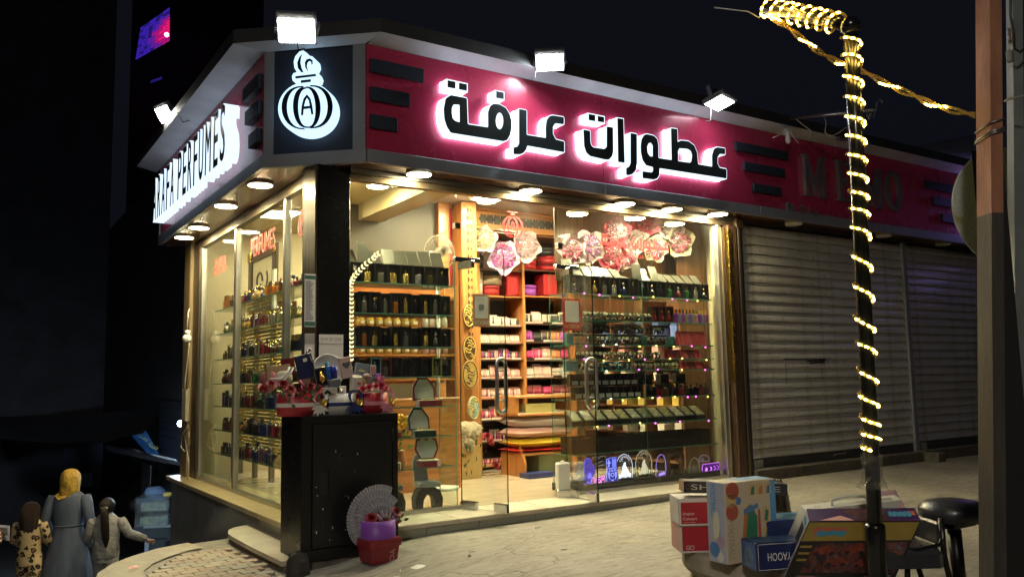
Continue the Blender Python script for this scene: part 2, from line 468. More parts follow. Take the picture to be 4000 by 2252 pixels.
for j in range(-14,12):
    for i in range(-6,7):
        u = i*0.131+(0.0655 if j % 2 else 0); v = j*0.0975
        x = 1.45+u*math.cos(ang)-v*math.sin(ang); y = 6.0+v*math.cos(ang)+u*math.sin(ang)
        # inside the band and outside the slab
        if x > 1.90 or y > 7.25 or y < 4.9: continue
        d = min(math.hypot(x-p[0],y-p[1]) for p in [edge_pt(q,0.0) for q in yy])
        if d < 0.375 or x < xl(y)+0.3: continue
        o = link("paver",pms[rr.choice([0,0,1,1,2,3])],pav,Vector((x,y,-0.227+rr.uniform(-.002,.003))),rot=(rr.uniform(-.015,.015),rr.uniform(-.015,.015),ang+rr.uniform(-.02,.02)))
        cnt += 1
print("pavers",cnt)
# ---------------------------------------------------------------- the corner perfume shop
Y0 = 6.49      # street front glass
X0 = 2.44      # side street glass
ZS = 2.90      # soffit of the sign band
shop = thing("perfume_shop","brightly lit corner perfume shop with glass fronts under a red sign band","shop",(4.9,8.5,0))
MARB = mat("cream_marble",(0.62,0.54,0.40),0.16,var=0.28,vs=2.2,col2=(0.50,0.42,0.29),stretch=(1,3,1),coat=0.3)
STEPM = mat("step_stone",(0.60,0.54,0.42),0.5,var=0.3,vs=3.5,bump=0.1,bs=30)
RISERM = mat("riser_tile",(0.36,0.37,0.31),0.35,var=0.3,vs=4)
GREYMARB = mat("grey_polished_marble",(0.36,0.345,0.30),0.22,var=0.3,vs=2.5,coat=0.2)
SILLM = mat("yellow_marble_sill",(0.58,0.46,0.25),0.3,var=0.3,vs=4,coat=0.2)
bx("floor_slab",2.30,7.6,6.02+0.4,11.4,-0.6,-0.012,STEPM,shop)
# polished floor tiles inside
k = 0
for i in range(9):
    for j in range(9):
        x0 = 2.46+i*0.6; y0 = Y0+0.03+j*0.6
        x1 = min(x0+0.596,7.46); y1 = min(y0+0.596,11.2)
        if x1-x0 > 0.05 and y1-y0 > 0.05 and y0 < 9.6:
            m = MB(); m.box(x0,x1,y0,y1,-0.011,0.0); m.build("floor_tile",MARB,shop)
# front step: tread stones and riser tiles
xs = [2.87,3.42,4.32,5.62,6.55,7.36]
for a,b in zip(xs,xs[1:]):
    bx("tread_stone",a+0.002,b-0.002,6.02,Y0+0.025,-0.035,0.0,STEPM,shop,0.006)
xs = [2.87,3.13,3.62,4.18,4.78,5.35,6.10,6.75,7.36]
for a,b in zip(xs,xs[1:]):
    bx("riser_tile",a+0.002,b-0.002,6.045,6.10,-0.30,-0.036,RISERM,shop)
bx("step_core",2.88,7.35,6.10,Y0+0.02,-0.4,-0.036,RISERM,shop)
# low rounded slab step on the side street
prof = [(1.96,6.02),(1.945,6.6),(1.945,7.25),(1.96,7.45),(2.01,7.62),(2.09,7.72),(2.20,7.77),(2.27,7.78),(2.27,6.02)]
m = MB(); m.prism(prof[::-1],lambda u,v,d: (u,v,-0.18+d),0.035); m.build("slab_step",STEPM,shop)
prof2 = [(x+(0.025 if x < 2.2 else 0),y-(0.02 if y > 7 else 0)) for x,y in prof]
m = MB(); m.prism(prof2[::-1],lambda u,v,d: (u,v,-0.32+d),0.139); m.build("slab_riser",mat("slab_riser",(0.22,0.17,0.11),0.6,var=0.4,vs=12),shop)
# side wall below the sill: polished stone panels
for a,b in ((6.15,7.55),(7.555,9.2),(9.205,11.3)):
    bx("stone_panel",2.27,2.40,a,b,-2.2,-0.046,GREYMARB,shop)
for a,b in ((6.45,7.9),(7.903,9.3),(9.303,11.32)):
    bx("sill_stone",2.20,2.46,a,b,-0.045,0.0,SILLM,shop,0.006)
# corner pillar clad in black stone, bronze jamb on its side-street edge
for a,b in ((-0.35,0.60),(0.603,1.50),(1.503,ZS)):
    bx("pillar_stone",2.375,2.65,6.45,6.74,a,b,BLACKSTONE,shop,0.004)
bx("pillar_jamb",2.352,2.372,6.46,6.76,0.0,ZS,BRONZE,shop)

# street front: head beam, frames, panes
bx("head_beam",2.65,7.36,6.455,6.535,2.80,ZS-0.006,BRONZE,shop,0.006)
bx("head_channel",2.65,7.36,6.43,6.453,2.855,ZS-0.006,STEEL,shop)
bx("sill_frame",2.66,3.70,6.465,6.515,0.001,0.030,SILVERFR,shop,0.004)
bx("sill_frame",4.99,7.03,6.465,6.515,0.001,0.030,SILVERFR,shop,0.004)
m = MB(); m.box(2.66,3.685,6.484,6.496,0.03,2.80); m.build("window_pane",GLASS,shop)
m = MB(); m.box(3.69,4.835,6.484,6.496,2.20,2.80); m.build("transom_pane",GLASS,shop)
m = MB(); m.box(4.84,7.03,6.484,6.496,2.20,2.80); m.build("transom_pane",GLASS,shop)
m = MB(); m.box(4.99,7.03,6.484,6.496,0.03,2.195); m.build("window_pane",GLASS,shop)
bx("window_post",7.03,7.085,6.455,6.53,0.0,2.80,SILVERFR,shop,0.005)
# worn timber post with flaking gold foil beside the roller shutter
WORN = mat("worn_brown_paint",(0.10,0.052,0.028),0.55,var=0.6,vs=9,bump=0.5,bs=22,stretch=(2,2,0.8))
FOIL = mat("gold_foil",(0.75,0.52,0.12),0.25,1.0,bump=0.9,bs=30)
bx("cream_reveal",7.09,7.15,6.50,6.62,0.0,2.80,CREAM,shop)
bx("worn_post",7.15,7.29,6.40,6.52,-0.04,2.80,WORN,shop,0.012)
m = MB(); rr = random.Random(5)
n = 26; pts = []
for i in range(n+1):
    z = 2.75-i*(2.75-1.05)/n
    w = (0.012+0.03*rr.random())*(1.0 if i < n-6 else 0.5)
    pts.append((7.143,7.150+w,z))
vs = []
for a,b,z in pts: vs += [(a,6.452,z),(a-0.003,6.393-rr.random()*.006,z),(b,6.388-rr.random()*.010,z)]
m.add(vs,[(3*i,3*i+1,3*i+4,3*i+3) for i in range(n)]+[(3*i+1,3*i+2,3*i+5,3*i+4) for i in range(n)],0,False)
m.build("foil_strip",FOIL,shop)
bx("shutter_guide",7.31,7.345,6.40,6.50,-0.05,2.86,BRONZE,shop,0.004)
bx("shutter_guide",7.375,7.41,6.42,6.52,-0.05,2.84,mat("dark_guide",(0.05,0.047,0.04),0.5,0.4,var=0.3,vs=5),shop,0.004)
bx("head_end",7.28,7.40,6.39,6.425,2.78,2.88,BRONZE,shop,0.008)

# glass doors: the left leaf stands slightly open, the right leaf is swung inward
def patch(par,x0,x1,z0,z1,name="patch_fitting"):
    m = MB(); m.bbox(x0,x1,-0.022,0.022,z0,z1,0.006); return m.build(name,CHROME,par,local=True)
def dhandle(par,x,z0,z1):
    """two bars, one on each face of the leaf, joined round into one long loop"""
    m = MB(); r = 0.052
    loop = [(x,r*math.cos(math.pi*q/12),z1-r+r*math.sin(math.pi*q/12)) for q in range(13)]
    loop += [(x,r*math.cos(math.pi+math.pi*q/12),z0+r+r*math.sin(math.pi+math.pi*q/12)) for q in range(13)]
    m.tube(loop,0.0165,12,closed=True)
    for z in (z0+0.10,z1-0.10): m.tube([(x,-r,z),(x,r,z)],0.008,8)
    return m.build("door_handle",mat("handle_steel",(0.78,0.77,0.75),.28,1.0),par,local=True)
DARKEDGE = mat("glass_edge_dark",(0.012,0.03,0.026),0.15)
def leaf(hx,hy,rot,w,sgn,label):
    e = empty("glass_door",(hx,hy,0.0),rot); e.parent = shop; e.location = Vector((hx,hy,0))-wloc(shop); e["label"] = label
    m = MB(); m.box(0,sgn*w,-0.006,0.006,0.012,2.17); m.m = [0 if i in (2,4) else 1 for i in range(6)]; m.build("door_pane",[DOORGLASS,DARKEDGE],e,local=True)
    patch(e,min(0,sgn*0.20),max(0,sgn*0.20),0.008,0.072)
    patch(e,min(0,sgn*0.19),max(0,sgn*0.19),2.10,2.168)
    patch(e,min(sgn*(w-0.16),sgn*(w-0.005)),max(sgn*(w-0.16),sgn*(w-0.005)),0.012,0.082,"lock_case")
    dhandle(e,sgn*(w-0.055),0.835,1.285)
    return e
dl = leaf(3.71,Y0,R(-78.0),0.575,1,"left leaf of the glass door standing open")
dr = leaf(4.87,Y0,R(81.0),0.575,-1,"right leaf of the glass door swung wide open")
for x,z in ((3.69,2.50),(4.84,2.40)):
    m = MB(); m.bbox(x-0.028,x+0.028,6.462,6.518,z-0.028,z+0.028,0.004); m.build("glass_clip",CHROME,shop)
m = MB(); m.bbox(3.66,3.92,6.462,6.518,2.172,2.215,0.004); m.build("top_pivot",CHROME,shop)
m = MB(); m.bbox(4.79,5.06,6.462,6.518,2.172,2.215,0.004); m.build("top_pivot",CHROME,shop)

# side street front
bx("side_head_beam",2.405,2.475,6.76,11.05,2.80,ZS-0.006,BRONZE,shop,0.006)
bx("side_sill_frame",2.415,2.465,6.78,10.6,0.001,0.035,SILVERFR,shop,0.004)
bx("mullion",2.41,2.475,9.035,9.10,0.0,2.80,SILVERFR,shop,0.008)
bx("mullion",2.41,2.475,7.41,7.455,0.0,2.80,SILVERFR,shop,0.008)
bx("window_post",2.41,2.475,10.56,10.64,0.0,2.80,SILVERFR,shop,0.008)
for a,b in ((6.765,7.408),(7.457,9.033),(9.102,10.558)):
    m = MB(); m.box(2.435,2.447,a,b,0.035,2.80); m.build("window_pane",GLASS,shop)
bx("end_jamb",2.40,2.48,10.645,10.95,0.0,2.88,BRONZE,shop,0.006)
bx("end_jamb",2.36,2.47,10.96,11.28,-0.04,2.90,mat("ochre_jamb",(0.34,0.25,0.13),0.5,0.2,var=0.3,vs=3,stretch=(5,5,.5)),shop,0.008)

# room shell
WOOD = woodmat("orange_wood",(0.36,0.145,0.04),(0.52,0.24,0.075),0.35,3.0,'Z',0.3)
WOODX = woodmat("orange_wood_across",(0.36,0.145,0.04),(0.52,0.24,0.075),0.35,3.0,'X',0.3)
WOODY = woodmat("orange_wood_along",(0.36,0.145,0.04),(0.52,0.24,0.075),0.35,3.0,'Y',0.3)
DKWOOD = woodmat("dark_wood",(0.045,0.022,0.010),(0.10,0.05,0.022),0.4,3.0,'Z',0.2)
CARM = mat("carmine_wall",(0.55,0.03,0.07),0.5,var=0.12,vs=3)
bx("ceiling",2.45,7.5,6.54,11.2,3.42,3.5,CEIL,shop)
bx("back_wall",2.45,7.6,11.2,11.32,-0.1,3.5,CREAM,shop)
bx("side_wall",7.5,7.6,6.55,11.2,-0.1,3.5,CREAM,shop)
bx("lintel_wall",2.66,7.5,6.54,6.60,2.90,3.42,CREAM,shop)
bx("side_lintel_wall",2.45,2.52,6.80,11.2,2.90,3.42,CREAM,shop)
bx("low_ceiling",2.53,3.80,6.61,11.19,3.18,3.20,CEIL,shop)
bx("ceiling_beam",3.803,4.10,6.61,9.0,3.0,3.415,mat("beam_ochre",(0.46,0.37,0.155),.6),shop)
bx("ceiling_drop",4.11,7.49,6.62,9.2,3.30,3.415,mat("lilac_ceiling",(0.60,0.58,0.60),0.6),shop)
bx("partition",4.62,7.49,9.80,9.9,0.0,3.42,WOODX,shop)
bx("partition_end",4.52,4.618,9.55,9.95,0.0,3.42,WOOD,shop)
bx("red_wall_panel",4.985,5.19,8.98,9.0,1.2,3.25,CARM,shop)
bx("panel_post",4.82,4.975,8.92,9.02,0.0,3.3,WOOD,shop,.008)
bx("olive_wall",3.70,4.815,9.0,9.04,0.0,3.41,mat("olive_wall",(0.055,0.043,0.02),.5,var=.35,vs=2),shop)

# ---------------- sign band
bx("band_back",2.70,15.0,6.24,6.42,ZS+0.002,3.90,DARKTOP,shop)
bx("side_band_back",2.06,2.38,6.82,11.2,ZS+0.002,3.90,DARKTOP,shop)
YF,XF = 6.21,2.03
cuts = [2.69,5.20,7.46]
for a,b in zip(cuts,cuts[1:]):
    bx("sign_panel",a+0.003,b-0.002,YF,YF+0.028,3.006,3.90,REDP,shop)
    bx("lower_trim",a+0.003,b-0.002,YF-0.022,YF+0.028,ZS-0.005,3.004,GREYTRIM,shop,0.004)
    bx("soffit_panel",a+0.003,b-0.002,YF+0.03,6.45,ZS-0.004,ZS,SOFF,shop)
cuts = [6.82,8.25,9.65,11.18]
for a,b in zip(cuts,cuts[1:]):
    bx("sign_panel",XF,XF+0.028,a+0.002,b-0.002,3.006,3.90,REDP,shop)
    bx("lower_trim",XF-0.022,XF+0.028,a+0.002,b-0.002,ZS-0.005,3.004,GREYTRIM,shop,0.004)
    bx("soffit_panel",XF+0.03,2.40,a+0.002,b-0.002,ZS-0.004,ZS,SOFF,shop)
bx("band_end",XF-0.01,2.40,11.185,11.22,ZS,3.9,GREYTRIM,shop)
# chamfered corner panel
ca,cb = Vector((2.03,6.812,0)),Vector((2.685,6.212,0))
ct = (cb-ca).normalized(); cn = Vector((-abs(ct.y),-abs(ct.x),0)); clen = (cb-ca).length
def cham(u,z,out=0.0):
    p = ca+ct*u+cn*out
    return (p.x,p.y,z)
def chbox(name,u0,u1,z0,z1,o0,o1,mt,par=None):
    m = MB()
    m.hexa([cham(u0,z0,o1),cham(u1,z0,o1),cham(u1,z0,o0),cham(u0,z0,o0)],[cham(u0,z1,o1),cham(u1,z1,o1),cham(u1,z1,o0),cham(u0,z1,o0)])
    return m.build(name,mt,par or shop)
chbox("corner_panel",0.085,clen-0.11,3.01,3.895,-0.03,-0.008,NAVY)
chbox("corner_frame",0.0,0.083,3.006,3.90,-0.04,0.004,GREYTRIM)
chbox("corner_frame",clen-0.108,clen,3.006,3.90,-0.04,0.004,GREYTRIM)
chbox("corner_trim",-0.01,clen+0.01,ZS-0.005,3.004,-0.04,0.020,GREYTRIM)
m = MB(); m.prism([(2.06,6.82),(2.69,6.24),(2.69,6.45),(2.40,6.45),(2.36,6.82)],lambda u,v,d: (u,v,ZS-0.004+d),0.004); m.build("soffit_panel",SOFF,shop)
m = MB(); m.prism([(2.07,6.83),(2.69,6.26),(2.69,6.42),(2.38,6.83)],lambda u,v,d: (u,v,ZS+0.004+d),0.99); m.build("corner_back",DARKTOP,shop)
# cornice: pale underside flaring outward, dark edge above
def cornice(name_u,name_d,a0,a1,b0,b1,mt):
    """a: fascia line ends, b: outer line ends (x,y)"""
    m = MB()
    m.add([(*a0,3.902),(*a1,3.902),(*b1,3.955),(*b0,3.955)],[(0,1,2,3)])
    m.add([(*a0,3.93),(*a1,3.93),(*b1,3.958),(*b0,3.958)],[(3,2,1,0)])
    m.build(name_u,mt,shop)
    m = MB()
    t = (Vector((*b1,0))-Vector((*b0,0))).normalized(); nn = Vector((t.y,-t.x,0))
    m.hexa([(*b0,3.957),(*b1,3.957),(*a1,3.957),(*a0,3.957)],[(*b0,4.075),(*b1,4.075),(*a1,4.075),(*a0,4.075)])
    m.build(name_d,DARKTOP,shop)
OR,OL = 6.04,1.785
PR = (2.752,OR); PL = (OL,6.885)
for a,b in ((2.70,5.0),(5.0,7.46)):
    cornice("cornice_underside","cornice_edge",(max(a,2.685),YF),(b,YF),(a if a > 2.71 else PR[0],OR),(b,OR),BEVELW)
cornice("cornice_underside","cornice_edge",(2.03,6.812),(2.685,6.212),PL,PR,BEVELW)
for a,b in ((11.5,9.2),(9.2,6.885)):
    cornice("cornice_underside","cornice_edge",(XF,a),(XF,b if b > 7 else 6.812),(OL,a),(OL,b),BEVELW)
bx("roof",2.2,15.0,6.45,11.3,3.96,4.06,DARKTOP,shop)
# dark louvre bars on the red band
for n_,(x1,zt) in enumerate(((3.21,3.775),(3.075,3.535),(2.96,3.30))):
    bx("louvre_bar",2.715,x1,YF-0.035,YF-0.001,zt-0.115,zt,NAVY,shop,0.004)
for n_,(y1,zt) in enumerate(((7.30,3.72),(7.22,3.49),(7.10,3.25))):
    bx("louvre_bar",XF-0.05,XF-0.001,6.84,y1,zt-0.12,zt,NAVY,shop,0.004)
# ---------------------------------------------------------------- lamps of the shop
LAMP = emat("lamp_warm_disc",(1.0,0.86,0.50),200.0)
LRIM = mat("lamp_rim",(0.75,0.68,0.5),0.4)
UNLIT = mat("unlit_diffuser",(0.62,0.56,0.48),0.4)
def downlight(px,py,lit,label,group,r=0.112,z=ZS-0.005):
    p = pick(px,py,2,z-0.02)
    t = thing("ceiling_light",label,"ceiling light",(p.x,p.y,z),0,group)
    m = MB(); m.lathe([(r,0.0),(r,-0.022),(r-0.006,-0.026)],28); m.build("lamp_body",LRIM,t,local=True)
    m = MB(); m.lathe([(r-0.007,-0.0265),(r-0.03,-0.031),(0.0001,-0.032)],28); m.build("diffuser",LAMP if lit else UNLIT,t,local=True)
    return t
g1 = "round lamps under the sign band on the street front"
for (x,y),l in zip(((1637,680),(2072,745),(2439,796),(2624,817),(2804,836)),
    ("lit round soffit lamp nearest the black corner pillar on the street front","lit round soffit lamp above the glass door with the red logo","lit round soffit lamp third from the pillar above the right window","lit round soffit lamp fourth from the pillar above the right window","lit round soffit lamp nearest the roller shutter end of the shop")):
    downlight(x,y,True,l,g1)
g2 = "round lamps under the sign band on the side street"
for (x,y),l in zip(((1017,722),(882,804),(777,889),(720,927)),
    ("lit round soffit lamp nearest the corner on the side street","lit round soffit lamp second from the corner on the side street","lit round soffit lamp third from the corner on the side street","lit round soffit lamp at the far end of the side street sign")):
    downlight(x,y,True,l,g2)
for (x,y),l in zip(((3101,877),(3452,923),(3684,956)),
    ("unlit round lamp under the neighbour sign nearest the lit shop","unlit round lamp under the neighbour sign just right of the rope light pole","unlit round lamp under the neighbour sign nearest the rusty post")):
    downlight(x,y,False,l,"unlit lamps under the neighbour sign",0.10)
PANEL = emat("panel_lamp",(1.0,0.86,0.52),130.0)
def panel(x,y,s,z,label):
    t = thing("panel_light",label,"ceiling light",(x,y,z),0,"panel lights on the shop ceiling")
    m = MB(); m.box(-s-.012,s+.012,-s-.012,s+.012,-0.04,0.0); m.build("lamp_frame",LRIM,t,local=True)
    m = MB(); m.box(-s,s,-s,s,-0.05,-0.041); m.build("diffuser",PANEL,t,local=True)
for k_,(x,y,l) in enumerate(((1475,727,"added round lamp standing in for a glass reflection nearest the black pillar"),(1900,787,"added round lamp standing in for a glass reflection left of the red logo"),(2255,835,"added round lamp standing in for a glass reflection before the frieze corner"),(2480,852,"added round lamp standing in for a glass reflection left of the white bouquet"),(2635,874,"added round lamp standing in for a glass reflection above the far right bouquets"))):  # added lamps at the spots where the glass mirrors the soffit lamps
    q_ = downlight(x,y,True,l,"added round lamps in place of glass reflections",.115,(3.16,3.24,2.84,2.84,2.84)[k_])
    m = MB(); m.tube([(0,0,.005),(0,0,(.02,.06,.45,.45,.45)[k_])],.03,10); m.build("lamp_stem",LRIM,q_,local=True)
panel(3.05,8.0,0.17,3.18,"square lit ceiling panel behind the left street window")
panel(4.75,8.05,0.16,3.30,"square lit ceiling panel behind the first glass clip")
panel(4.55,7.55,0.15,3.30,"square lit ceiling panel beside the ochre ceiling beam")
panel(5.15,8.25,0.16,3.30,"square lit ceiling panel in front of the red wall strip")
panel(5.55,7.60,0.19,3.30,"square lit ceiling panel above the shop entrance")
panel(6.60,7.70,0.19,3.30,"square lit ceiling panel above the hanging bouquets")
panel(3.10,9.80,0.19,3.18,"square lit ceiling panel behind the side street window")
panel(4.30,9.90,0.19,3.42,"square lit ceiling panel deepest in the left half of the shop")
panel(5.90,9.35,0.15,3.42,"square lit ceiling panel in front of the wooden frieze")
# floodlights on the roof edge
FLOODC = emat("flood_lamp",(1.0,0.97,0.88),170.0)
FLOODW = emat("flood_lamp_cool",(0.86,0.95,1.0),150.0)
ALU = mat("grey_cast_aluminium",(0.30,0.31,0.32),0.4,0.6,var=0.2,vs=8)
BLK = mat("black_plastic",(0.012,0.012,0.013),0.4)
WIREM = mat("pale_cable",(0.55,0.52,0.45),0.5)
def flood(c,aim,w,h,em,label,wire):
    """c: centre of the lamp face, aim: point it shines at"""
    t = thing("floodlight",label,"floodlight",c,0,"floodlights on the shop roof edge")
    d = (Vector(aim)-Vector(c)).normalized()
    x = Vector((0,0,1)).cross(d); x.normalize(); y = d.cross(x)
    mt = Matrix((x,y,d)).transposed().to_4x4()
    m = MB(); m.bbox(-w/2-.018,w/2+.018,-h/2-.018,h/2+.045,-0.05,-0.004,0.01); m.xf(mt); m.build("housing",ALU,t,local=True)
    m = MB()
    for k in range(7): m.box(-w/2+.02+k*w/7,-w/2+.03+k*w/7,-h/2+.02,h/2-.02,-0.075,-0.05)
    m.xf(mt); m.build("cooling_fins",ALU,t,local=True)
    m = MB(); m.box(-w/2,w/2,-h/2,h/2,-0.004,0.0); m.xf(mt); m.build("lamp_face",em,t,local=True)
    m = MB(); q = Vector((0,0,-0.05)); m.box(-w/2-.03,-w/2-.022,-0.02,0.02,-0.16,0.0); m.box(w/2+.022,w/2+.03,-0.02,0.02,-0.16,0.0); m.box(-w/2-.03,w/2+.03,-0.02,0.02,-0.168,-0.16); m.xf(mt)
    m.build("bracket",ALU,t,local=True)
    if wire:
        m = MB(); m.tube([Vector(p)-Vector(c) for p in wire],0.005,6); m.build("cable",BLK if em is FLOODC else WIREM,t,local=True)
    return t
fc = dep(1158,122,5.95)
flood(fc,fc+Vector((-1.2,-2.6,-2.6)),0.245,0.165,FLOODC,"large warm white floodlight above the corner logo panel",[pick(1190,190,1,6.1),fc+Vector((0.02,0.02,-.12)),fc])
fc = pick(2148,246,1,5.93)
flood(fc,fc+(CAM-fc).normalized()*1.3+Vector((-.15,-.2,-1.1)),0.24,0.15,FLOODW,"blue white floodlight above the middle of the red street sign",[pick(2092,280,1,6.0),pick(2088,310,1,6.04),pick(2075,305,1,6.04)])
fc = pick(2812,404,1,5.93)
flood(fc,fc+Vector((0.1,-0.35,-1.3)),0.30,0.20,emat("flood_lamp_dim",(0.86,0.94,1.0),22.0),"floodlight tilted flat above the right end of the red street sign",[pick(2778,415,1,6.0),pick(2776,470,1,6.04),pick(2758,475,1,6.04)])
fc = dep(640,447,9.3)
flood(fc,fc+Vector((-2.4,-0.9,-1.7)),0.22,0.16,FLOODC,"floodlight on the side street edge of the roof",[pick(690,440,0,1.78),pick(715,478,0,1.80),pick(740,470,0,1.85)])
# ---------------------------------------------------------------- lit channel letters
LETW = emat("letter_glow",(0.70,0.86,1.0),1.45)
LETH = emat("letter_halo",(0.72,0.85,1.0),9.0)
LETS = emat("side_letter_glow",(0.68,0.84,1.0),1.15)
LETF = mat("letter_face",(0.034,0.043,0.044),0.3,coat=0.3,var=0.5,vs=4)
def off_poly(pts,d):
    n = len(pts); out = []
    area = sum(pts[i][0]*pts[(i+1) % n][1]-pts[(i+1) % n][0]*pts[i][1] for i in range(n))
    sg = 1 if area > 0 else -1
    for i in range(n):
        p0,p1,p2 = Vector(pts[i-1]),Vector(pts[i]),Vector(pts[(i+1) % n])
        a = (p1-p0); b = (p2-p1)
        if a.length < 1e-7 or b.length < 1e-7: out.append(tuple(p1)); continue
        a.normalize(); b.normalize()
        na = Vector((a.y,-a.x))*sg; nb = Vector((b.y,-b.x))*sg
        k = na+nb
        den = 1+na.dot(nb)
        k = k/max(den,0.35)
        out.append((p1.x+k.x*d,p1.y+k.y*d))
    return out
def tri_fill(outer,holes):
    from mathutils.geometry import tessellate_polygon
    loops = [[Vector((x,y,0)) for x,y in outer]]+[[Vector((x,y,0)) for x,y in h] for h in holes]
    tris = tessellate_polygon(loops)
    pts = [p for l in loops for p in l]
    return [(p.x,p.y) for p in pts],tris
def channel(outer,holes,to3,depth,rim,name_rim,name_face,par,mw,mf,proud=0.004):
    """letter: outline of its dark face (u, v); glowing case wider by rim and depth deep; to3(u, v, out)"""
    oo = off_poly(outer,rim); hh = [off_poly(h,-rim) for h in holes]
    m = MB()
    for loop in [oo]+hh:
        k = len(loop)
        a = [to3(u,v,0.0) for u,v in loop]; b = [to3(u,v,depth*.28) for u,v in loop]; c = [to3(u,v,depth) for u,v in loop]
        m.add(a+b,[(i,(i+1) % k,k+(i+1) % k,k+i) for i in range(k)],1); m.add(b+c,[(i,(i+1) % k,k+(i+1) % k,k+i) for i in range(k)])
    pts,tris = tri_fill(oo,hh)
    m.add([to3(u,v,depth) for u,v in pts],tris)
    case = m.build(name_rim,mw,par)
    m = MB()
    pts,tris = tri_fill(outer,holes)
    m.add([to3(u,v,depth+proud) for u,v in pts],tris)
    for loop in [outer]+holes:
        k = len(loop)
        m.add([to3(u,v,depth+0.0005) for u,v in loop]+[to3(u,v,depth+proud) for u,v in loop],[(i,(i+1) % k,k+(i+1) % k,k+i) for i in range(k)])
    m.build(name_face,mf,case)
    return case
def round_poly(pts,r=0.0,n=3):
    """cuts every corner into n segments"""
    out = []; N = len(pts)
    for i in range(N):
        p0,p1,p2 = Vector(pts[i-1]),Vector(pts[i]),Vector(pts[(i+1) % N])
        la,lb = (p0-p1).length,(p2-p1).length
        q = min(r,la*.45,lb*.45)
        if q < 1e-6: out.append(tuple(p1)); continue
        a = p1+(p0-p1).normalized()*q; b = p1+(p2-p1).normalized()*q
        for k in range(n+1):
            t = k/n
            c = a*(1-t)**2+p1*2*t*(1-t)+b*t*t
            out.append((c.x,c.y))
    return out
def ell(cx,cy,rx,ry,n=18,a0=0):
    return [(cx+rx*math.cos(2*math.pi*k/n),cy+ry*math.sin(2*math.pi*k/n)) for k in range(n)]
ZA = lambda x,y: (1650+x*650/2356,250+y*650/2356)
ZB = lambda x,y: (2200+x*700/2576,400+y*700/2576)
YL = YF-0.12                                     # front of the letters
def zz(fn,pts):
    o = []
    for x,y in pts:
        p = pick(*fn(x,y),1,YL); o.append((p.x,p.z))
    return o
AR = []      # (outer, holes, rounding)
AR.append((zz(ZA,[(300,640),(328,490),(400,443),(627,487),(640,855),(930,900),(928,680),(958,600),(1005,565),(1090,575),(1180,625),(1232,715),(1256,800),(1258,900),(1240,1000),(1200,1075),(1150,1095),(400,975),(345,890),(310,780)]),
   [zz(ZA,[(413,700),(415,620),(440,575),(525,578),(527,828),(470,812),(430,780)]),zz(ZA,ell(1090,808,55,120,16))],0.012))
AR.append((zz(ZA,[(1368,638),(1472,658),(1473,1005),(1748,1050),(1745,900),(1760,790),(1800,740),(1850,730),(2000,755),(2000,855),(1880,840),(1845,885),(1845,990),(1885,1070),(2005,1100),(2005,1250),(1480,1155),(1470,1205),(1430,1260),(1380,1280),(1290,1277),(1290,1180),(1340,1175),(1368,1130)]),[],0.012))
AR.append((zz(ZB,[(290,393),(385,412),(387,560),(400,620),(430,648),(590,672),(624,640),(625,348),(712,362),(716,700),(700,775),(655,824),(600,822),(385,772),(330,720),(300,630)]),[],0.012))
AR.append((zz(ZB,[(778,228),(862,240),(880,870),(788,855)]),[],0.0))
AR.append((zz(ZB,[(967,440),(1055,458),(1057,880),(1040,980),(990,1032),(940,1047),(905,1042),(905,940),(940,930),(967,880)]),[],0.012))
AR.append((zz(ZB,[(1112,620),(1125,530),(1165,465),(1205,458),(1300,480),(1350,530),(1365,620),(1366,800),(1558,830),(1548,372),(1638,385),(1642,572),(1690,548),(1800,560),(1880,620),(1922,720),(1936,890),(2140,925),(2138,760),(2165,670),(2210,645),(2325,662),(2325,748),(2250,740),(2215,790),(2215,880),(2245,940),(2345,960),(2345,1095),(1380,945),(1380,1040),(1350,1092),(1300,1110),(1140,1088),(1140,990),(1270,1008),(1290,985),(1290,930),(1190,905),(1140,830),(1115,720)]),
   [zz(ZB,[(1203,640),(1225,588),(1258,580),(1285,620),(1285,780),(1243,775),(1210,725)]),zz(ZB,[(1648,700),(1668,660),(1780,668),(1830,695),(1852,760),(1840,850),(1818,868),(1650,845)])],0.012))
DOTS = [(ZA,[(355,232),(465,255),(465,352),(355,330)]),(ZA,[(517,268),(627,290),(627,382),(517,360)]),(ZA,[(1045,387),(1148,408),(1148,498),(1045,480)]),
        (ZB,[(365,168),(457,185),(457,272),(365,255)]),(ZB,[(495,195),(585,212),(585,290),(495,275)])]
zdots = [zz(f,p) for f,p in DOTS]
asign = thing("arabic_shop_sign","large Arabic shop name in white lit letters on the red street band","sign",(5.1,YF,3.2))
to_street = lambda u,v,d: (u,YF-0.002-d*1.0,v)
for o,h,r in AR:
    channel(round_poly(o,r),[round_poly(x,0.008) for x in h],to_street,0.118,0.009,"letter","letter_face",asign,[LETW,LETH],LETF)
def pair(a,b):
    xs = [p[0] for p in a+b]
    lo = sorted(a)[:2]; hi = sorted(b)[-2:]
    lo.sort(key=lambda p: p[1]); hi.sort(key=lambda p: p[1])
    return [lo[0],hi[0],hi[1],lo[1]]
for grp in ((0,1),(2,),(3,4)):
    q = pair(zdots[grp[0]],zdots[grp[-1]]) if len(grp) == 2 else zdots[grp[0]]
    oo = off_poly(q,0.0115)
    m = MB(); m.prism(oo,to_street,0.033,1); m.prism(oo,lambda u,v,d: to_street(u,v,.033+d),0.085); case = m.build("letter_dot",[LETW,LETH],asign)
    for g_ in grp:
        m = MB(); m.prism(zdots[g_],lambda u,v,d: (u,YF-0.1205-d,v),0.003); m.build("dot_face",LETF,case)
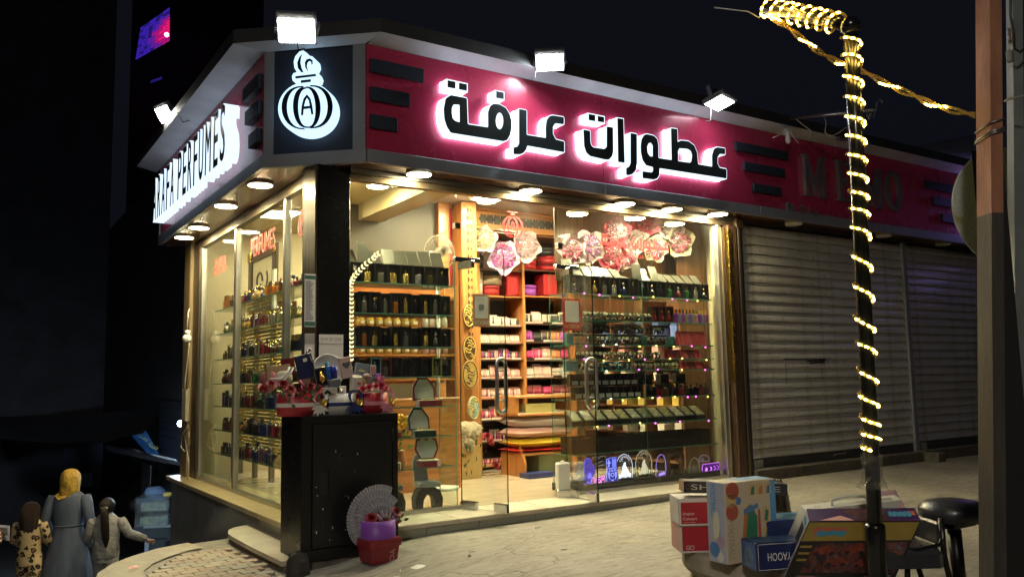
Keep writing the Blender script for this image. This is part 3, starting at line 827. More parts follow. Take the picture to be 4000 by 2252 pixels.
# ---- Latin name on the side street
def glyph(ch):
    c = bpy.data.curves.new("glyph","FONT"); c.body = ch; c.size = 1.0; c.resolution_u = 4
    o = bpy.data.objects.new("glyph",c); COL.objects.link(o)
    bpy.context.view_layer.update()
    me = bpy.data.meshes.new_from_object(o.evaluated_get(bpy.context.evaluated_depsgraph_get()))
    bpy.data.objects.remove(o); bpy.data.curves.remove(c)
    v = [(p.co.x,p.co.y) for p in me.vertices]; f = [tuple(p.vertices) for p in me.polygons]
    bpy.data.meshes.remove(me)
    return v,f
_gl = {}
def text_shape(s):
    """flat glyph outline: vertices, faces, width"""
    if s not in _gl:
        v,f = glyph(s)
        x0 = min(p[0] for p in v); x1 = max(p[0] for p in v); y0 = min(p[1] for p in v); y1 = max(p[1] for p in v)
        _gl[s] = ([(p[0]-x0,p[1]) for p in v],f,x1-x0,y0,y1)
    return _gl[s]
def rim_edges(f):
    cnt_ = {}
    for p in f:
        for i in range(len(p)):
            a,b = p[i],p[(i+1) % len(p)]
            cnt_[(a,b)] = 1
    return [(a,b) for (a,b) in cnt_ if (b,a) not in cnt_]
def solid_text(s,to3,depth,m,mi=0,mi_side=None,w=None,h=None,bold=0.0,back=False):
    v,f,tw,y0,y1 = text_shape(s)
    sx = (w/tw) if w else 1.0; sy = (h/(y1-y0)) if h else sx
    if not w: sx = sy
    q = [(p[0]*sx,(p[1]-y0)*sy) for p in v]
    a = [to3(u,t,0.0) for u,t in q]; b = [to3(u,t,depth) for u,t in q]; n = len(q)
    m.add(b,f,mi)
    m.add(a+b,[(i,j,n+j,n+i) for i,j in rim_edges(f)],mi if mi_side is None else mi_side)
    return tw*sx
lsign = thing("latin_shop_sign","Latin shop name in tall white lit letters on the side street band","sign",(XF,9.0,3.2))
name = "ARAFA PERFUMES"
ya,yb = 10.93,7.47            # first letter is the farthest
adv = {"A": .92,"R": .9,"F": .8,"P": .86,"E": .82,"U": .92,"M": 1.12,"S": .86," ": .42}
tot = sum(adv[c] for c in name); u0 = 0.0
za,zb = 3.14,3.66
for c in name:
    w = adv[c]/tot*(ya-yb)
    if c != " ":
        yy0 = ya-u0
        ww = w*0.66
        # thickened glowing case
        m2 = MB()
        v_,f_,tw,y0_,y1_ = text_shape(c)
        q = [(p[0]*ww/tw,(p[1]-y0_)*(zb-za)/(y1_-y0_)) for p in v_]
        es_ = rim_edges(f_)
        nor = {}
        for i,j in es_:
            d_ = Vector((q[j][0]-q[i][0],q[j][1]-q[i][1]))
            if d_.length < 1e-9: continue
            d_.normalize(); k_ = Vector((d_.y,-d_.x))
            nor[i] = nor.get(i,Vector((0,0)))+k_; nor[j] = nor.get(j,Vector((0,0)))+k_
        def fat(t):
            return [(q[i][0]+(nor[i].normalized().x*t if i in nor and nor[i].length > 1e-6 else 0),q[i][1]+(nor[i].normalized().y*t if i in nor and nor[i].length > 1e-6 else 0)) for i in range(len(q))]
        qa = fat(0.013); qf = fat(0.003)
        n_ = len(q)
        A = [(XF-0.002,yy0-u,za+v) for u,v in qa]; B_ = [(XF-0.13,yy0-u,za+v) for u,v in qa]
        m2.add(B_,f_); m2.add(A+B_,[(i,j,n_+j,n_+i) for i,j in es_])
        case = m2.build("letter",LETS,lsign)
        m3 = MB(); m3.add([(XF-0.134,yy0-u,za+v) for u,v in qf],f_)
        m3.add([(XF-0.1305,yy0-u,za+v) for u,v in qf]+[(XF-0.134,yy0-u,za+v) for u,v in qf],[(i,j,n_+j,n_+i) for i,j in es_])
        m3.build("letter_face",LETF,case)
    u0 += w
# ---- round bottle logo on the corner panel
ZC = lambda x,y: (1000+x*500/1208,100+y*500/1208)
def cham_uv(px,py,out):
    d = ray(px,py)
    o = ca+cn*out
    t = ((o-CAM).dot(cn))/d.dot(cn)
    p = CAM+d*t
    return ((p-o).dot(ct),p.z)
def zc(pts,out=0.10): return [cham_uv(*ZC(x,y),out) for x,y in pts]
logo = thing("bottle_logo_sign","white lit round perfume bottle logo with letter A on the corner panel","sign",cham(0.45,3.4,0.0))
body = [(480+272*math.cos(a),780+250*math.sin(a)) for a in [2*math.pi*k/40 for k in range(40)]]
# outline runs round the body and up over the stopper and flame
outl = []
for k in range(40):
    a = math.radians(-68+k*(316)/39.0)
    outl.append((478+270*math.cos(a),785+(252)*math.sin(a)))
outl += [(377,545),(345,520),(338,480),(352,450),(385,440),(362,400),(355,340),(370,290),(410,245),(445,235),(475,255),(495,285),(530,290),(560,320),(568,370),(545,420),(520,430),(575,440),(592,480),(580,520),(548,530),(578,548)]
to_ch = lambda u,v,d: cham(u,v,-0.006+d)
pl = zc(outl)
m = MB(); k = len(pl)
m.add([to_ch(u,v,0) for u,v in pl]+[to_ch(u,v,0.105) for u,v in pl],[(i,(i+1) % k,k+(i+1) % k,k+i) for i in range(k)])
pts,tris = tri_fill(pl,[]); m.add([to_ch(u,v,0.105) for u,v in pts],tris)
case = m.build("logo_case",emat("logo_glow",(0.50,0.76,1.0),1.35),logo)
LOGOK = mat("logo_stroke",(0.01,0.02,0.045),0.35)
def stroke(pts,name="logo_stroke"):
    q = zc(pts)
    m = MB(); p2,tr = tri_fill(q,[])
    k = len(q)
    m.add([to_ch(u,v,0.109) for u,v in p2],tr)
    m.add([to_ch(u,v,0.1055) for u,v in q]+[to_ch(u,v,0.109) for u,v in q],[(i,(i+1) % k,k+(i+1) % k,k+i) for i in range(k)])
    return m.build(name,LOGOK,logo)
def cres(xo,xi,xt0,yt,xb0,yb,xt1=None,xb1=None,n=16):
    o = [];
    for i in range(n+1):
        t = math.pi*i/n
        x = (xt0+(xb0-xt0)*i/n); b = math.sin(t)**0.8 if t > 0 else 0
        o.append((x+(xo-(xt0+xb0)/2)*b,yt+(yb-yt)*(1-math.cos(t))/2))
    p = []
    xt1 = xt0 if xt1 is None else xt1; xb1 = xb0 if xb1 is None else xb1
    for i in range(n+1):
        t = math.pi*i/n
        x = (xt1+(xb1-xt1)*i/n); b = math.sin(t)**0.8 if t > 0 else 0
        p.append((x+(xi-(xt1+xb1)/2)*b,yt+14+(yb-yt-28)*(1-math.cos(t))/2))
    return o+p[::-1]
stroke(cres(242,292,455,570,470,982,440,450))
stroke(cres(350,398,462,582,488,968,480,490))
stroke(cres(725,677,510,562,510,972,512,515))
stroke(cres(610,562,472,575,488,968,468,492))
stroke([(425,845),(432,760),(450,690),(482,650),(515,690),(532,760),(542,838),(522,840),(516,782),(448,788),(444,848)][:7]+[(542,838),(523,840),(510,765),(500,710),(481,682),(466,710),(452,770),(445,848)])
stroke([(448,765),(520,757),(522,780),(448,790)])
stroke([(372,480),(565,457),(567,478),(374,502)])
stroke([(424,518),(518,508),(518,532),(424,543)])
stroke([(438,268),(410,300),(390,350),(395,400),(425,440),(450,445),(430,400),(420,350),(425,305)])
stroke([(495,438),(465,395),(462,350),(480,320),(510,312),(535,330),(535,365),(525,372),(522,345),(505,335),(487,350),(480,385)])
# ---------------------------------------------------------------- goods in the windows
ORD = "first second third fourth fifth sixth seventh eighth ninth tenth eleventh twelfth thirteenth fourteenth fifteenth sixteenth seventeenth eighteenth nineteenth twentieth".split()
ORD += ["twenty-"+w for w in ORD[:9]]+["thirtieth"]+["thirty-"+w for w in ORD[:9]]+["fortieth"]
rg = random.Random(11)
BLACKBOX = mat("black_card",(0.012,0.012,0.012),0.42,var=0.4,vs=10)
GREYLID = mat("satin_grey_lid",(0.13,0.13,0.105),0.30,0.35,var=0.2,vs=4)
BROWNIN = mat("brown_lining",(0.035,0.02,0.012),0.5)
GOLD = mat("gold_metal",(0.85,0.60,0.14),0.22,1.0,bump=0.6,bs=220)
GOLDP = mat("gold_plain",(0.80,0.58,0.18),0.2,1.0)
SILV = mat("silver_metal",(0.70,0.70,0.68),0.2,1.0,bump=0.5,bs=200)
WHITEP = mat("white_plastic",(0.72,0.70,0.64),0.35)
PAPER = mat("white_paper",(0.74,0.72,0.68),0.7,var=0.05,vs=5)
def bcol(name,c,rough=0.07,coat=0.6): return mat(name,c,rough,0.0,coat=coat,spec=0.8,var=0.5,vs=18)
BOT = [bcol("bottle_amber",(0.42,0.13,0.015)),bcol("bottle_brown",(0.10,0.035,0.012)),bcol("bottle_black",(0.01,0.01,0.012)),bcol("bottle_wine",(0.20,0.012,0.015)),
       bcol("bottle_blue",(0.015,0.03,0.17)),bcol("bottle_green",(0.02,0.10,0.03)),bcol("bottle_honey",(0.55,0.33,0.05)),bcol("bottle_smoke",(0.16,0.15,0.12)),bcol("bottle_olive",(0.22,0.19,0.05)),bcol("bottle_purple",(0.16,0.03,0.13))]
CAPS = [GOLDP,GOLDP,SILV,mat("cap_black",(0.02,0.02,0.02),0.25,coat=0.5),mat("cap_wood",(0.18,0.08,0.03),0.4)]
_me = {}
def shared(key,fn,mats):
    if key not in _me: _me[key] = fn().mesh(key.split("|")[0],mats)
    return _me[key]
def shelf(name,label,x0,x1,y0,y1,z,axis='X'):
    """one glass shelf with green edges; top face at z"""
    m = MB(); m.box(x0,x1,y0,y1,z-0.009,z); m.m = [0,0,1,1,1,1]
    o = m.build(name,[SHELFGLASS,GREENEDGE]); tag(o,label,"glass shelf")
    return o
# ---- open perfume cases
def case_shell(w,h,d,t=0.006):
    m = MB()
    m.box(-w/2,w/2,d-t,d,0,h,1); m.box(-w/2,-w/2+t,0,d-t,0,h); m.box(w/2-t,w/2,0,d-t,0,h)
    m.box(-w/2+t,w/2-t,0,d-t,0,t); m.box(-w/2+t,w/2-t,0,d-t,h-t,h)
    m.box(-w/2+t,w/2-t,d*.55,d-t,t,h-t,1)
    return m
def lid_mesh(w,L):
    m = MB(); m.box(-w/2,w/2,-0.004,0.0,0,L); return m
def bottle_mesh(kind,w,h):
    m = MB()
    if kind == "flat":
        m.bbox(-w/2,w/2,-w*.22,w*.22,0,h*.66,w*.1); m.lathe([(w*.09,0),(w*.09,h*.12),(w*.13,h*.12),(w*.13,h*.30),(0.0001,h*.33)],8,(0,0,h*.66),1)
    elif kind == "tall":
        m.bbox(-w*.36,w*.36,-w*.2,w*.2,0,h*.76,w*.06); m.lathe([(w*.2,0),(w*.2,h*.2),(0.0001,h*.24)],8,(0,0,h*.76),1)
    elif kind == "round":
        m.lathe([(w*.25,0),(w*.48,h*.12),(w*.5,h*.3),(w*.3,h*.52),(w*.12,h*.6),(w*.12,h*.66)],12,mi=0); m.sphere((0,0,h*.80),h*.14,8,6,1)
    else:
        m.bbox(-w/2,w/2,-w*.3,w*.3,0,h*.7,w*.16); m.box(-w*.22,w*.22,-w*.2,w*.2,h*.7,h,1)
    return m
def perfume_case(label,group,loc,w,h,d,lid=None,bstyle="flat",bmat=None,cmat=None,name="perfume_case",frame=None):
    t = thing(name,label,"perfume box",loc,0,group)
    link("case_shell",shared("case_shell|%.3f%.3f%.3f" % (w,h,d),lambda: case_shell(w,h,d),[BLACKBOX,BROWNIN]),t,Vector((0,0,0)),True)
    if lid:
        o = link("lid",shared("lid|%.3f%.3f%s" % (w,lid[0],lid[2].name),lambda: lid_mesh(w*.97,lid[0]),[lid[2]]),t,Vector((0,d*.9,h+.001)),True,rot=(-lid[1],0,lid[3] if len(lid) > 3 else 0))
    if bmat:
        link("bottle",shared("bottle|%s%.3f%.3f%s%s" % (bstyle,w,h,bmat.name,cmat.name),lambda: bottle_mesh(bstyle,w*.55,h*.78),[bmat,cmat]),t,Vector((0,d*.25,0.007)),True)
    if frame:
        m = MB(); q = 0.008
        for b_ in ((-w/2,w/2,0,q),(-w/2,w/2,h-q,h),(-w/2,-w/2+q,q,h-q),(w/2-q,w/2,q,h-q)): m.box(b_[0],b_[1],-0.005,-0.001,b_[2],b_[3])
        m.build("case_frame",frame,t,local=True)
    return t
# ---- left street window
LX0,LX1 = 2.70,3.66
LZ = [1.958,1.695,1.41,1.15,0.89,0.628,0.365]
for i,z in enumerate(LZ):
    shelf("glass_shelf","%s glass shelf from the top behind the left street window" % ORD[i],LX0-.02,LX1+.02,6.555,6.87,z)
m = MB(); m.box(3.70,3.709,6.56,6.88,0.02,2.20); m.m = [1,1,1,0,1,0]; tag(m.build("glass_upright",[SHELFGLASS,GREENEDGE]),"upright glass side panel of the left window shelves beside the door","glass panel")
gl = "perfume boxes in the left street window"
for i in range(8):
    w = 0.116; x = LX0+0.06+i*0.121
    st = "flat" if i != 0 else "block"
    bm = [BOT[2],GOLD,BOT[7],GOLD,GOLD,SILV,GOLDP,BOT[2]][i]; cm = [SILV,GOLDP,BOT[2],BOT[2],GOLDP,BOT[2],BOT[2],GOLDP][i]
    perfume_case("black perfume box with raised lid, %s from the pillar on the top left shelf" % ORD[i],gl,(x,6.60,LZ[0]),w,0.172,0.10,(0.17 if i != 1 else 0.20,R([38,12,40,27,30,28,24,26][i]),GREYLID,R([0,9,6,-3,-2,3,2,-4][i])),st,bm,cm)
sty = ["tall","block","round","tall","block","tall","flat","tall","tall","flat"]
for r_,(zi,hh) in enumerate(((1,0.185),(2,0.175))):
    for i in range(10):
        w = 0.094; x = LX0+0.05+i*0.098
        bm = [GOLD,BOT[7],BOT[2],BOT[7],BOT[0],GOLD,BOT[2],GOLD,BOT[7],BOT[2]][(i+3*r_) % 10]
        cm = [GOLDP,SILV,GOLDP,SILV,BOT[2],GOLDP,GOLDP,BOT[2],SILV,BOT[2]][(i+3*r_) % 10]
        perfume_case("closed top black perfume box, %s from the pillar on the %s left shelf" % (ORD[i],ORD[zi]),gl,(x,6.60,LZ[zi]),w,hh-(0.01 if i % 3 == 0 else 0),0.09,None,sty[(i+r_*4) % 10],bm,cm)
fr = [None,None,mat("teal_frame",(0.10,0.33,0.38),0.4),mat("wine_frame",(0.22,0.03,0.05),0.4),None,None,None,None,mat("lime_frame",(0.33,0.36,0.06),0.4),None]
for i in range(10):
    x = LX0+0.05+i*0.098
    perfume_case("black presentation box, %s from the pillar on the fourth left shelf" % ORD[i],gl,(x,6.60,LZ[3]),0.092,0.165-(i % 2)*.012,0.08,None,"flat" if fr[i] else "tall",BOT[2] if not fr[i] else BOT[7],fr[i] or BOT[2],frame=fr[i])
# ring and jewel cases
REDV = mat("red_velvet",(0.26,0.008,0.012),0.75,sheen=0.5)
GRNV = mat("green_velvet",(0.008,0.03,0.02),0.7,sheen=0.4)
GREYV = mat("grey_velvet",(0.30,0.31,0.29),0.8,var=0.15,vs=8,sheen=0.4)
SATIN = mat("white_satin",(0.68,0.65,0.58),0.4)
def jewel_case(label,loc,vel,w=0.20,rotz=0.0,shape="hex",sc=1.0):
    t = thing("jewel_case",label,"jewellery case",loc,rotz,"open jewellery cases in the left street window")
    if shape == "hex": o = [(-.5,0),(-.5,.55),(-.22,1.0),(.22,1.0),(.5,.55),(.5,0)]
    else: o = [(-.30,0),(-.52,.45),(-.45,.85),(-.2,1.0),(0,.86),(.2,1.0),(.45,.85),(.52,.45),(.30,0)]
    o = [(x*w,y*w) for x,y in o]
    m = MB(); m.prism(o,lambda u,v,d: (u,v*.9,d),0.05); m.build("case_base",vel,t,local=True)
    m = MB(); m.prism([(x*.86,y*.86+.01) for x,y in o],lambda u,v,d: (u,v*.9,.051+d),0.004); m.build("cushion",SATIN,t,local=True)
    a = R(14); yb = w*.92
    tl = lambda u,v,d: (u,yb+v*math.sin(a)+d*math.cos(a)-.03,0.052+v*math.cos(a)-d*math.sin(a))
    m = MB(); m.prism(o,tl,0.03); m.build("case_lid",vel,t,local=True)
    m = MB(); m.prism([(x*.84,y*.84+.012) for x,y in o],lambda u,v,d: tl(u,v,-.004+d),0.003); m.build("lid_lining",SATIN,t,local=True)
    m = MB()
    for k in range(3):
        m.tube([(-.05+k*.04+.018*math.cos(q),.06+.018*math.sin(q),.062) for q in [i*math.pi/4 for i in range(8)]],0.0035,5,closed=True)
    m.build("jewellery",GOLDP,t,local=True)
    return t
jewel_case("red open jewellery case with white lining beside the black cabinet",(3.02,6.60,LZ[4]),REDV,0.20)
jewel_case("red six sided open jewellery case near the glass upright",(3.47,6.60,LZ[4]),REDV,0.21,R(-8))
jewel_case("dark red low jewellery case on the sixth shelf",(3.10,6.60,LZ[5]),REDV,0.17)
jewel_case("dark green open jewellery case on the sixth shelf",(3.42,6.60,LZ[5]),GRNV,0.20,R(-6))
jewel_case("grey heart shaped open jewellery case on the lowest shelf",(3.10,6.60,LZ[6]),GREYV,0.24,0,"heart")
jewel_case("red heart shaped open jewellery case on the lowest shelf",(3.46,6.60,LZ[6]),REDV,0.21,R(-18),"heart")
def velvet_stand(label,x,y,w):
    t = thing("velvet_stand",label,"display stand",(x,y,0.0),R(-10),"velvet stands on the window floor")
    out = [(-w*.9,0),(-w*.95,.09),(-w*.75,.16),(-w*.35,.19),(w*.35,.19),(w*.75,.16),(w*.95,.09),(w*.9,0),(w*.45,0),(w*.4,.08),(w*.18,.125),(-w*.18,.125),(-w*.4,.08),(-w*.45,0)]
    m = MB(); m.prism(out,lambda u,v,d: (u,d,v),0.14); m.build("arched_base",mat("dark_velvet",(0.02,0.025,0.018),0.7,var=0.3,vs=9),t,local=True)
    m = MB(); m.bbox(-w*.75,w*.75,-.03,.16,.192,.235,.012); m.build("tray",GREYV,t,local=True)
    m = MB(); o = [(-w*.55,0),(-w*.6,.16),(-w*.35,.22),(w*.1,.235),(w*.42,.17),(w*.5,0)]
    m.prism(o,lambda u,v,d: (u*.9-.03,.12+d+v*.25,.236+v),0.035); m.build("back_cushion",GREYV,t,local=True)
    return t
velvet_stand("grey velvet display stand with arched dark base beside the door",3.46,6.62,0.13)
velvet_stand("olive and grey velvet display stand half behind the cabinet edge",3.10,6.60,0.12)

# ---- right street window
RX0,RX1 = 5.00,6.98
RZ = {1: 1.955,2: 1.69,3: 1.443,4: 1.30,5: 1.185,6: 0.90,7: 0.64,8: 0.37}
for i,(k_,z) in enumerate(RZ.items()):
    shelf("glass_shelf","%s glass shelf from the top behind the right street window" % ORD[i],RX0,RX1+.02,6.555,6.88,z)
for x in (4.985,5.98):
    m = MB(); m.box(x-.0045,x+.0045,6.57,6.87,0.03,2.18); m.m = [1,1,1,0,1,0]; tag(m.build("glass_upright",[SHELFGLASS,GREENEDGE]),"upright glass panel %s of the right window shelves" % ("at the door end" if x < 5.5 else "in the middle"),"glass panel")
bx_ = tag(bx("plinth",5.02,7.02,6.56,6.95,0.0,0.075,BLACKBOX),"low black plinth on the floor of the right street window","plinth")
gr = "open perfume boxes on the top right shelf"
for i in range(15):
    w = 0.122; x = 5.11+i*0.1315
    bm = [SILV,BOT[7],BOT[6],BOT[7],SILV,BOT[4],BOT[2],BOT[2],BOT[2],BOT[2],BOT[5],BOT[3],BOT[5],SILV,BOT[2]][i]
    perfume_case("black perfume box with grey open lid, %s from the door on the top right shelf" % ORD[i],gr,(x,6.60,RZ[1]),w,0.19-(i > 6)*.012,0.10,(0.19 if i < 2 or 6 < i < 10 else 0.15,R([22,40,38,36,40,42,70,10,36,20,42,46,46,42,40][i]),GREYLID,R([-8,5,4,3,5,5,0,-6,-4,3,5,4,6,5,4][i])),["flat","block","round"][i % 3] if i else "flat",bm,[GOLDP,SILV][i % 2])
# wrist watches
STRAP = [mat("strap_black",(0.012,0.012,0.012),0.3),mat("strap_steel",(0.42,0.42,0.36),0.25,0.9),mat("strap_brown",(0.08,0.035,0.015),0.4),mat("strap_gold",(0.55,0.42,0.22),0.25,0.9)]
DIAL = [mat("dial_cream",(0.66,0.62,0.45),0.15,coat=0.8),mat("dial_dark",(0.03,0.035,0.04),0.12,coat=0.8),mat("dial_olive",(0.30,0.31,0.18),0.15,coat=0.8)]
def strap_mesh():
    m = MB(); n = 14; vs = []
    for k in range(n):
        a = 2*math.pi*k/n
        for yy_ in (-0.010,0.010):
            vs.append((yy_,0.030*math.cos(a),0.034+0.034*math.sin(a)))
    m.add(vs,[(2*k,2*k+1,2*((k+1) % n)+1,2*((k+1) % n)) for k in range(n)],0,True)
    vs2 = [(v[0],0.026/0.030*v[1],0.034+(v[2]-.034)*.88) for v in vs]
    m.add(vs2,[(2*k,2*((k+1) % n),2*((k+1) % n)+1,2*k+1) for k in range(n)],0,True)
    return m
def dial_mesh():
    m = MB(); m.lathe([(0.023,0),(0.025,0.004),(0.022,0.009)],14,mi=1); m.lathe([(0.0205,0.0092),(0.0001,0.0094)],14,mi=0); return m
def watch(label,group,loc,st,dl,tilt=-0.55,rz=0.0):
    o = bpy.data.objects.new("wristwatch",shared("strap|%d" % st,strap_mesh,[STRAP[st]])); COL.objects.link(o)
    o.location = loc; o.rotation_euler = (0,0,rz); tag(o,label,"wristwatch",group)
    d = link("watch_dial",shared("dial|%d%d" % (dl,st),dial_mesh,[DIAL[dl],STRAP[st] if st in (1,3) else STRAP[1]]),o,Vector((0,-0.022,0.052)),True,rot=(R(58),0,0))
    return o
TRAY = mat("dark_display_tray",(0.02,0.015,0.012),0.6)
def watch_row(n,x0,x1,y,z,lbl,seed,sts=(0,0,1,2),dls=(0,1,2)):
    q = random.Random(seed)
    for i in range(n):
        x = x0+(x1-x0)*(i+.5)/n
        watch(lbl % ORD[i],"wrist watches in the right street window",(x,y+q.uniform(-.004,.004),z),q.choice(sts),q.choice(dls),rz=R(q.uniform(-24,4)))
def tray(label,x0,x1,y0,y1,z0,z1):
    m = MB(); m.hexa([(x0,y0,z0),(x1,y0,z0),(x1,y1,z0),(x0,y1,z0)],[(x0,y0,z0+.012),(x1,y0,z0+.012),(x1,y1,z1),(x0,y1,z1)])
    return tag(m.build("watch_tray",TRAY),label,"watch tray")
tray("dark sloping watch tray on the second right shelf",5.20,6.13,6.60,6.78,RZ[2]+.001,RZ[2]+.03)
watch_row(17,5.21,6.12,6.62,RZ[2]+.015,"watch facing the street, %s from the door on the second right shelf",1,(1,2,0,1),(0,0,2))
tray("raised dark watch tray behind the blue boxes on the third right shelf",5.14,6.45,6.70,6.86,RZ[3]+.10,RZ[3]+.13)
watch_row(21,5.15,6.42,6.73,RZ[3]+.125,"dark watch, %s from the door on the raised tray of the third shelf",2,(0,0,1,2),(1,1,2))
tray("dark watch tray at the front of the third right shelf",5.14,6.50,6.60,6.69,RZ[3]+.001,RZ[3]+.018)
watch_row(20,5.24,6.38,6.62,RZ[3]+.012,"watch, %s from the door at the front of the third right shelf",3,(0,0,0,2),(1,2,1,0))
watch_row(20,5.10,6.25,6.62,RZ[4]+.001,"watch with round face, %s from the door on the fourth right shelf",4,(0,0,1,3),(0,1,2))
watch_row(9,5.14,5.70,6.62,RZ[5]+.001,"black strapped watch, %s from the door on the fifth right shelf",5,(0,),(0,1))
watch_row(14,5.74,6.50,6.62,RZ[5]+.001,"metal strapped watch, %s from the door on the fifth right shelf",6,(1,3,3),(0,2))
# blue and teal gift boxes between the watches
TEAL = mat("teal_card",(0.06,0.27,0.33),0.4,var=0.1,vs=4)
def giftbox(label,x,y,z,w,d,h,mt=None,group=None,rz=0.0,name="gift_box"):
    t = thing(name,label,"gift box",(x,y,z),rz,group)
    m = MB(); m.bbox(-w/2,w/2,-d/2,d/2,0,h*.74,.002); m.build("box_base",mt or TEAL,t,local=True)
    m = MB(); m.bbox(-w/2-.003,w/2+.003,-d/2-.003,d/2+.003,h*.742,h,.003); m.build("box_lid",mt or TEAL,t,local=True)
    return t
gt = "teal gift boxes among the watches"
for (x,z,w,h,l) in ((5.055,RZ[3],.085,.11,"small teal box at the door end of the third right shelf"),(5.60,RZ[3],.06,.10,"narrow teal box between watches on the third right shelf"),(6.04,RZ[3],.09,.10,"teal box beside the middle glass upright on the third right shelf"),(6.44,RZ[3],.07,.10,"teal box next to the red necklace stands on the third right shelf"),
    (5.07,RZ[5],.14,.095,"wide teal box at the door end of the fifth right shelf"),(5.62,RZ[5],.11,.09,"teal box behind black watches on the fifth right shelf"),(5.84,RZ[5],.17,.09,"widest teal box behind metal watches on the fifth right shelf")):
    giftbox(l,x,6.75 if "behind" in l else 6.66,z+.001,w,.06,h,TEAL,gt)
# maroon window boxes and patterned bottles
MAROON = mat("maroon_card",(0.17,0.012,0.02),0.35,var=0.2,vs=6)
for i in range(3):
    perfume_case("maroon window box, %s from the door beside the patterned bottles" % ORD[i],"maroon window boxes on the second right shelf",(6.19+i*.105,6.60,RZ[2]),.10,.175,.08,None,"round",BOT[3],GOLDP,"window_box",MAROON)
PB = [mat("pattern_%d" % i,c,0.3,var=1.0,vs=28,col2=c2,coat=0.5) for i,(c,c2) in enumerate((((0.30,0.03,0.36),(0.10,0.02,0.22)),((0.05,0.30,0.34),(0.40,0.05,0.28)),((0.08,0.02,0.20),(0.45,0.08,0.30)),((0.45,0.20,0.06),(0.10,0.30,0.30)),((0.08,0.20,0.38),(0.30,0.02,0.35)),((0.45,0.10,0.16),(0.12,0.30,0.34)),((0.50,0.40,0.28),(0.40,0.05,0.05))))]
for i in range(10):
    o = bpy.data.objects.new("patterned_bottle",shared("patterned|%d" % (i % 7),lambda: bottle_mesh("block2",.052,.15),[PB[i % 7],GOLDP])); COL.objects.link(o)
    o.location = (6.515+i*.051,6.63,RZ[2]+.001); o.rotation_euler[2] = R(-10+i*2); tag(o,"bottle in bright patterned fabric, %s from the maroon boxes" % ORD[i],"perfume bottle","patterned bottles on the second right shelf")
# red necklace stands and red jewellery boxes
CRIM = mat("crimson_velvet",(0.45,0.008,0.03),0.6,sheen=0.4)
for k_,(zz_,n_,x0,nm) in enumerate(((RZ[3],4,6.53,"third"),(RZ[4],5,6.36,"fourth"),(RZ[5],4,6.58,"fifth"))):
    for i in range(n_):
        w = .108 if k_ == 0 else .10; h = [.16,.10,.085][k_]
        t = thing("necklace_stand","red necklace stand with gold chain, %s from the door on the %s right shelf" % (ORD[i],nm),"necklace stand",(x0+(w+.004)*(i+.5),6.62,zz_+.001),0,"red necklace stands in the right street window")
        m = MB(); m.hexa([(-w/2,0,0),(w/2,0,0),(w/2,.05,0),(-w/2,.05,0)],[(-w/2,.04,h),(w/2,.04,h),(w/2,.05,h),(-w/2,.05,h)]); m.build("velvet_board",CRIM if k_ == 0 else (MAROON if i % 2 else CRIM),t,local=True)
        m = MB(); pts = [(-.012+.006*math.sin(q*2),-.003+.04*(1-q/6),h*(1-q/7.0)) for q in range(6)]; m.tube(pts,.0028,5); m.sphere((pts[-1][0],-.006,h*.26),.009,8,5); m.build("chain",GOLDP,t,local=True)
# black boxes with white tags, two tiers, and dark bottles
TAGM = mat("grey_label",(0.42,0.44,0.40),0.5)
for tier in range(2):
    for i in range(9):
        x = 5.13+i*.098
        t = thing("watch_case","black grey-tagged case, %s from the door, %s tier of sixth shelf" % (ORD[i],["lower","upper"][tier]),"watch case",(x,6.62+tier*.05,RZ[6]+.002+tier*.128),0,"black tagged cases in the right street window")
        link("case_body",shared("case_body|",lambda: MB().bbox(-.046,.046,0,.07,0,.122,.004),[BOT[2]]),t,Vector((0,0,0)),True)
        link("tag",shared("tag|",lambda: MB().box(-.037,.037,-.003,-.0005,.012,.052),[TAGM]),t,Vector((0,0,0)),True)
        link("clasp",shared("clasp|",lambda: MB().box(-.006,.006,-.003,-.0005,.06,.118),[BOT[1]]),t,Vector((0,0,0)),True)
for i in range(12):
    kind = ["block","tall","flat"][i % 3]; hh = .12+.015*(i % 2)
    o = bpy.data.objects.new("perfume_bottle",shared("dkb|%s%d" % (kind,i % 4),lambda: bottle_mesh(kind,.072,hh),[BOT[(2,2,3,1)[i % 4]],CAPS[(3,0,3,3)[i % 4]]])); COL.objects.link(o)
    o.location = (6.06+i*.078,6.62,RZ[6]+.001); tag(o,"dark perfume bottle, %s from the tagged cases on the sixth right shelf" % ORD[i],"perfume bottle","dark bottles on the sixth right shelf")
for i,(x,w) in enumerate(((6.10,.20),(6.38,.12),(6.62,.14))):
    perfume_case("black box with tall raised lid, %s from the tagged cases behind dark bottles" % ORD[i],"tall lid boxes on the sixth right shelf",(x,6.70,RZ[6]+.13),w,.11,.08,(0.17,R(10),BLACKBOX,R(12)),"block",BOT[2],GOLDP)
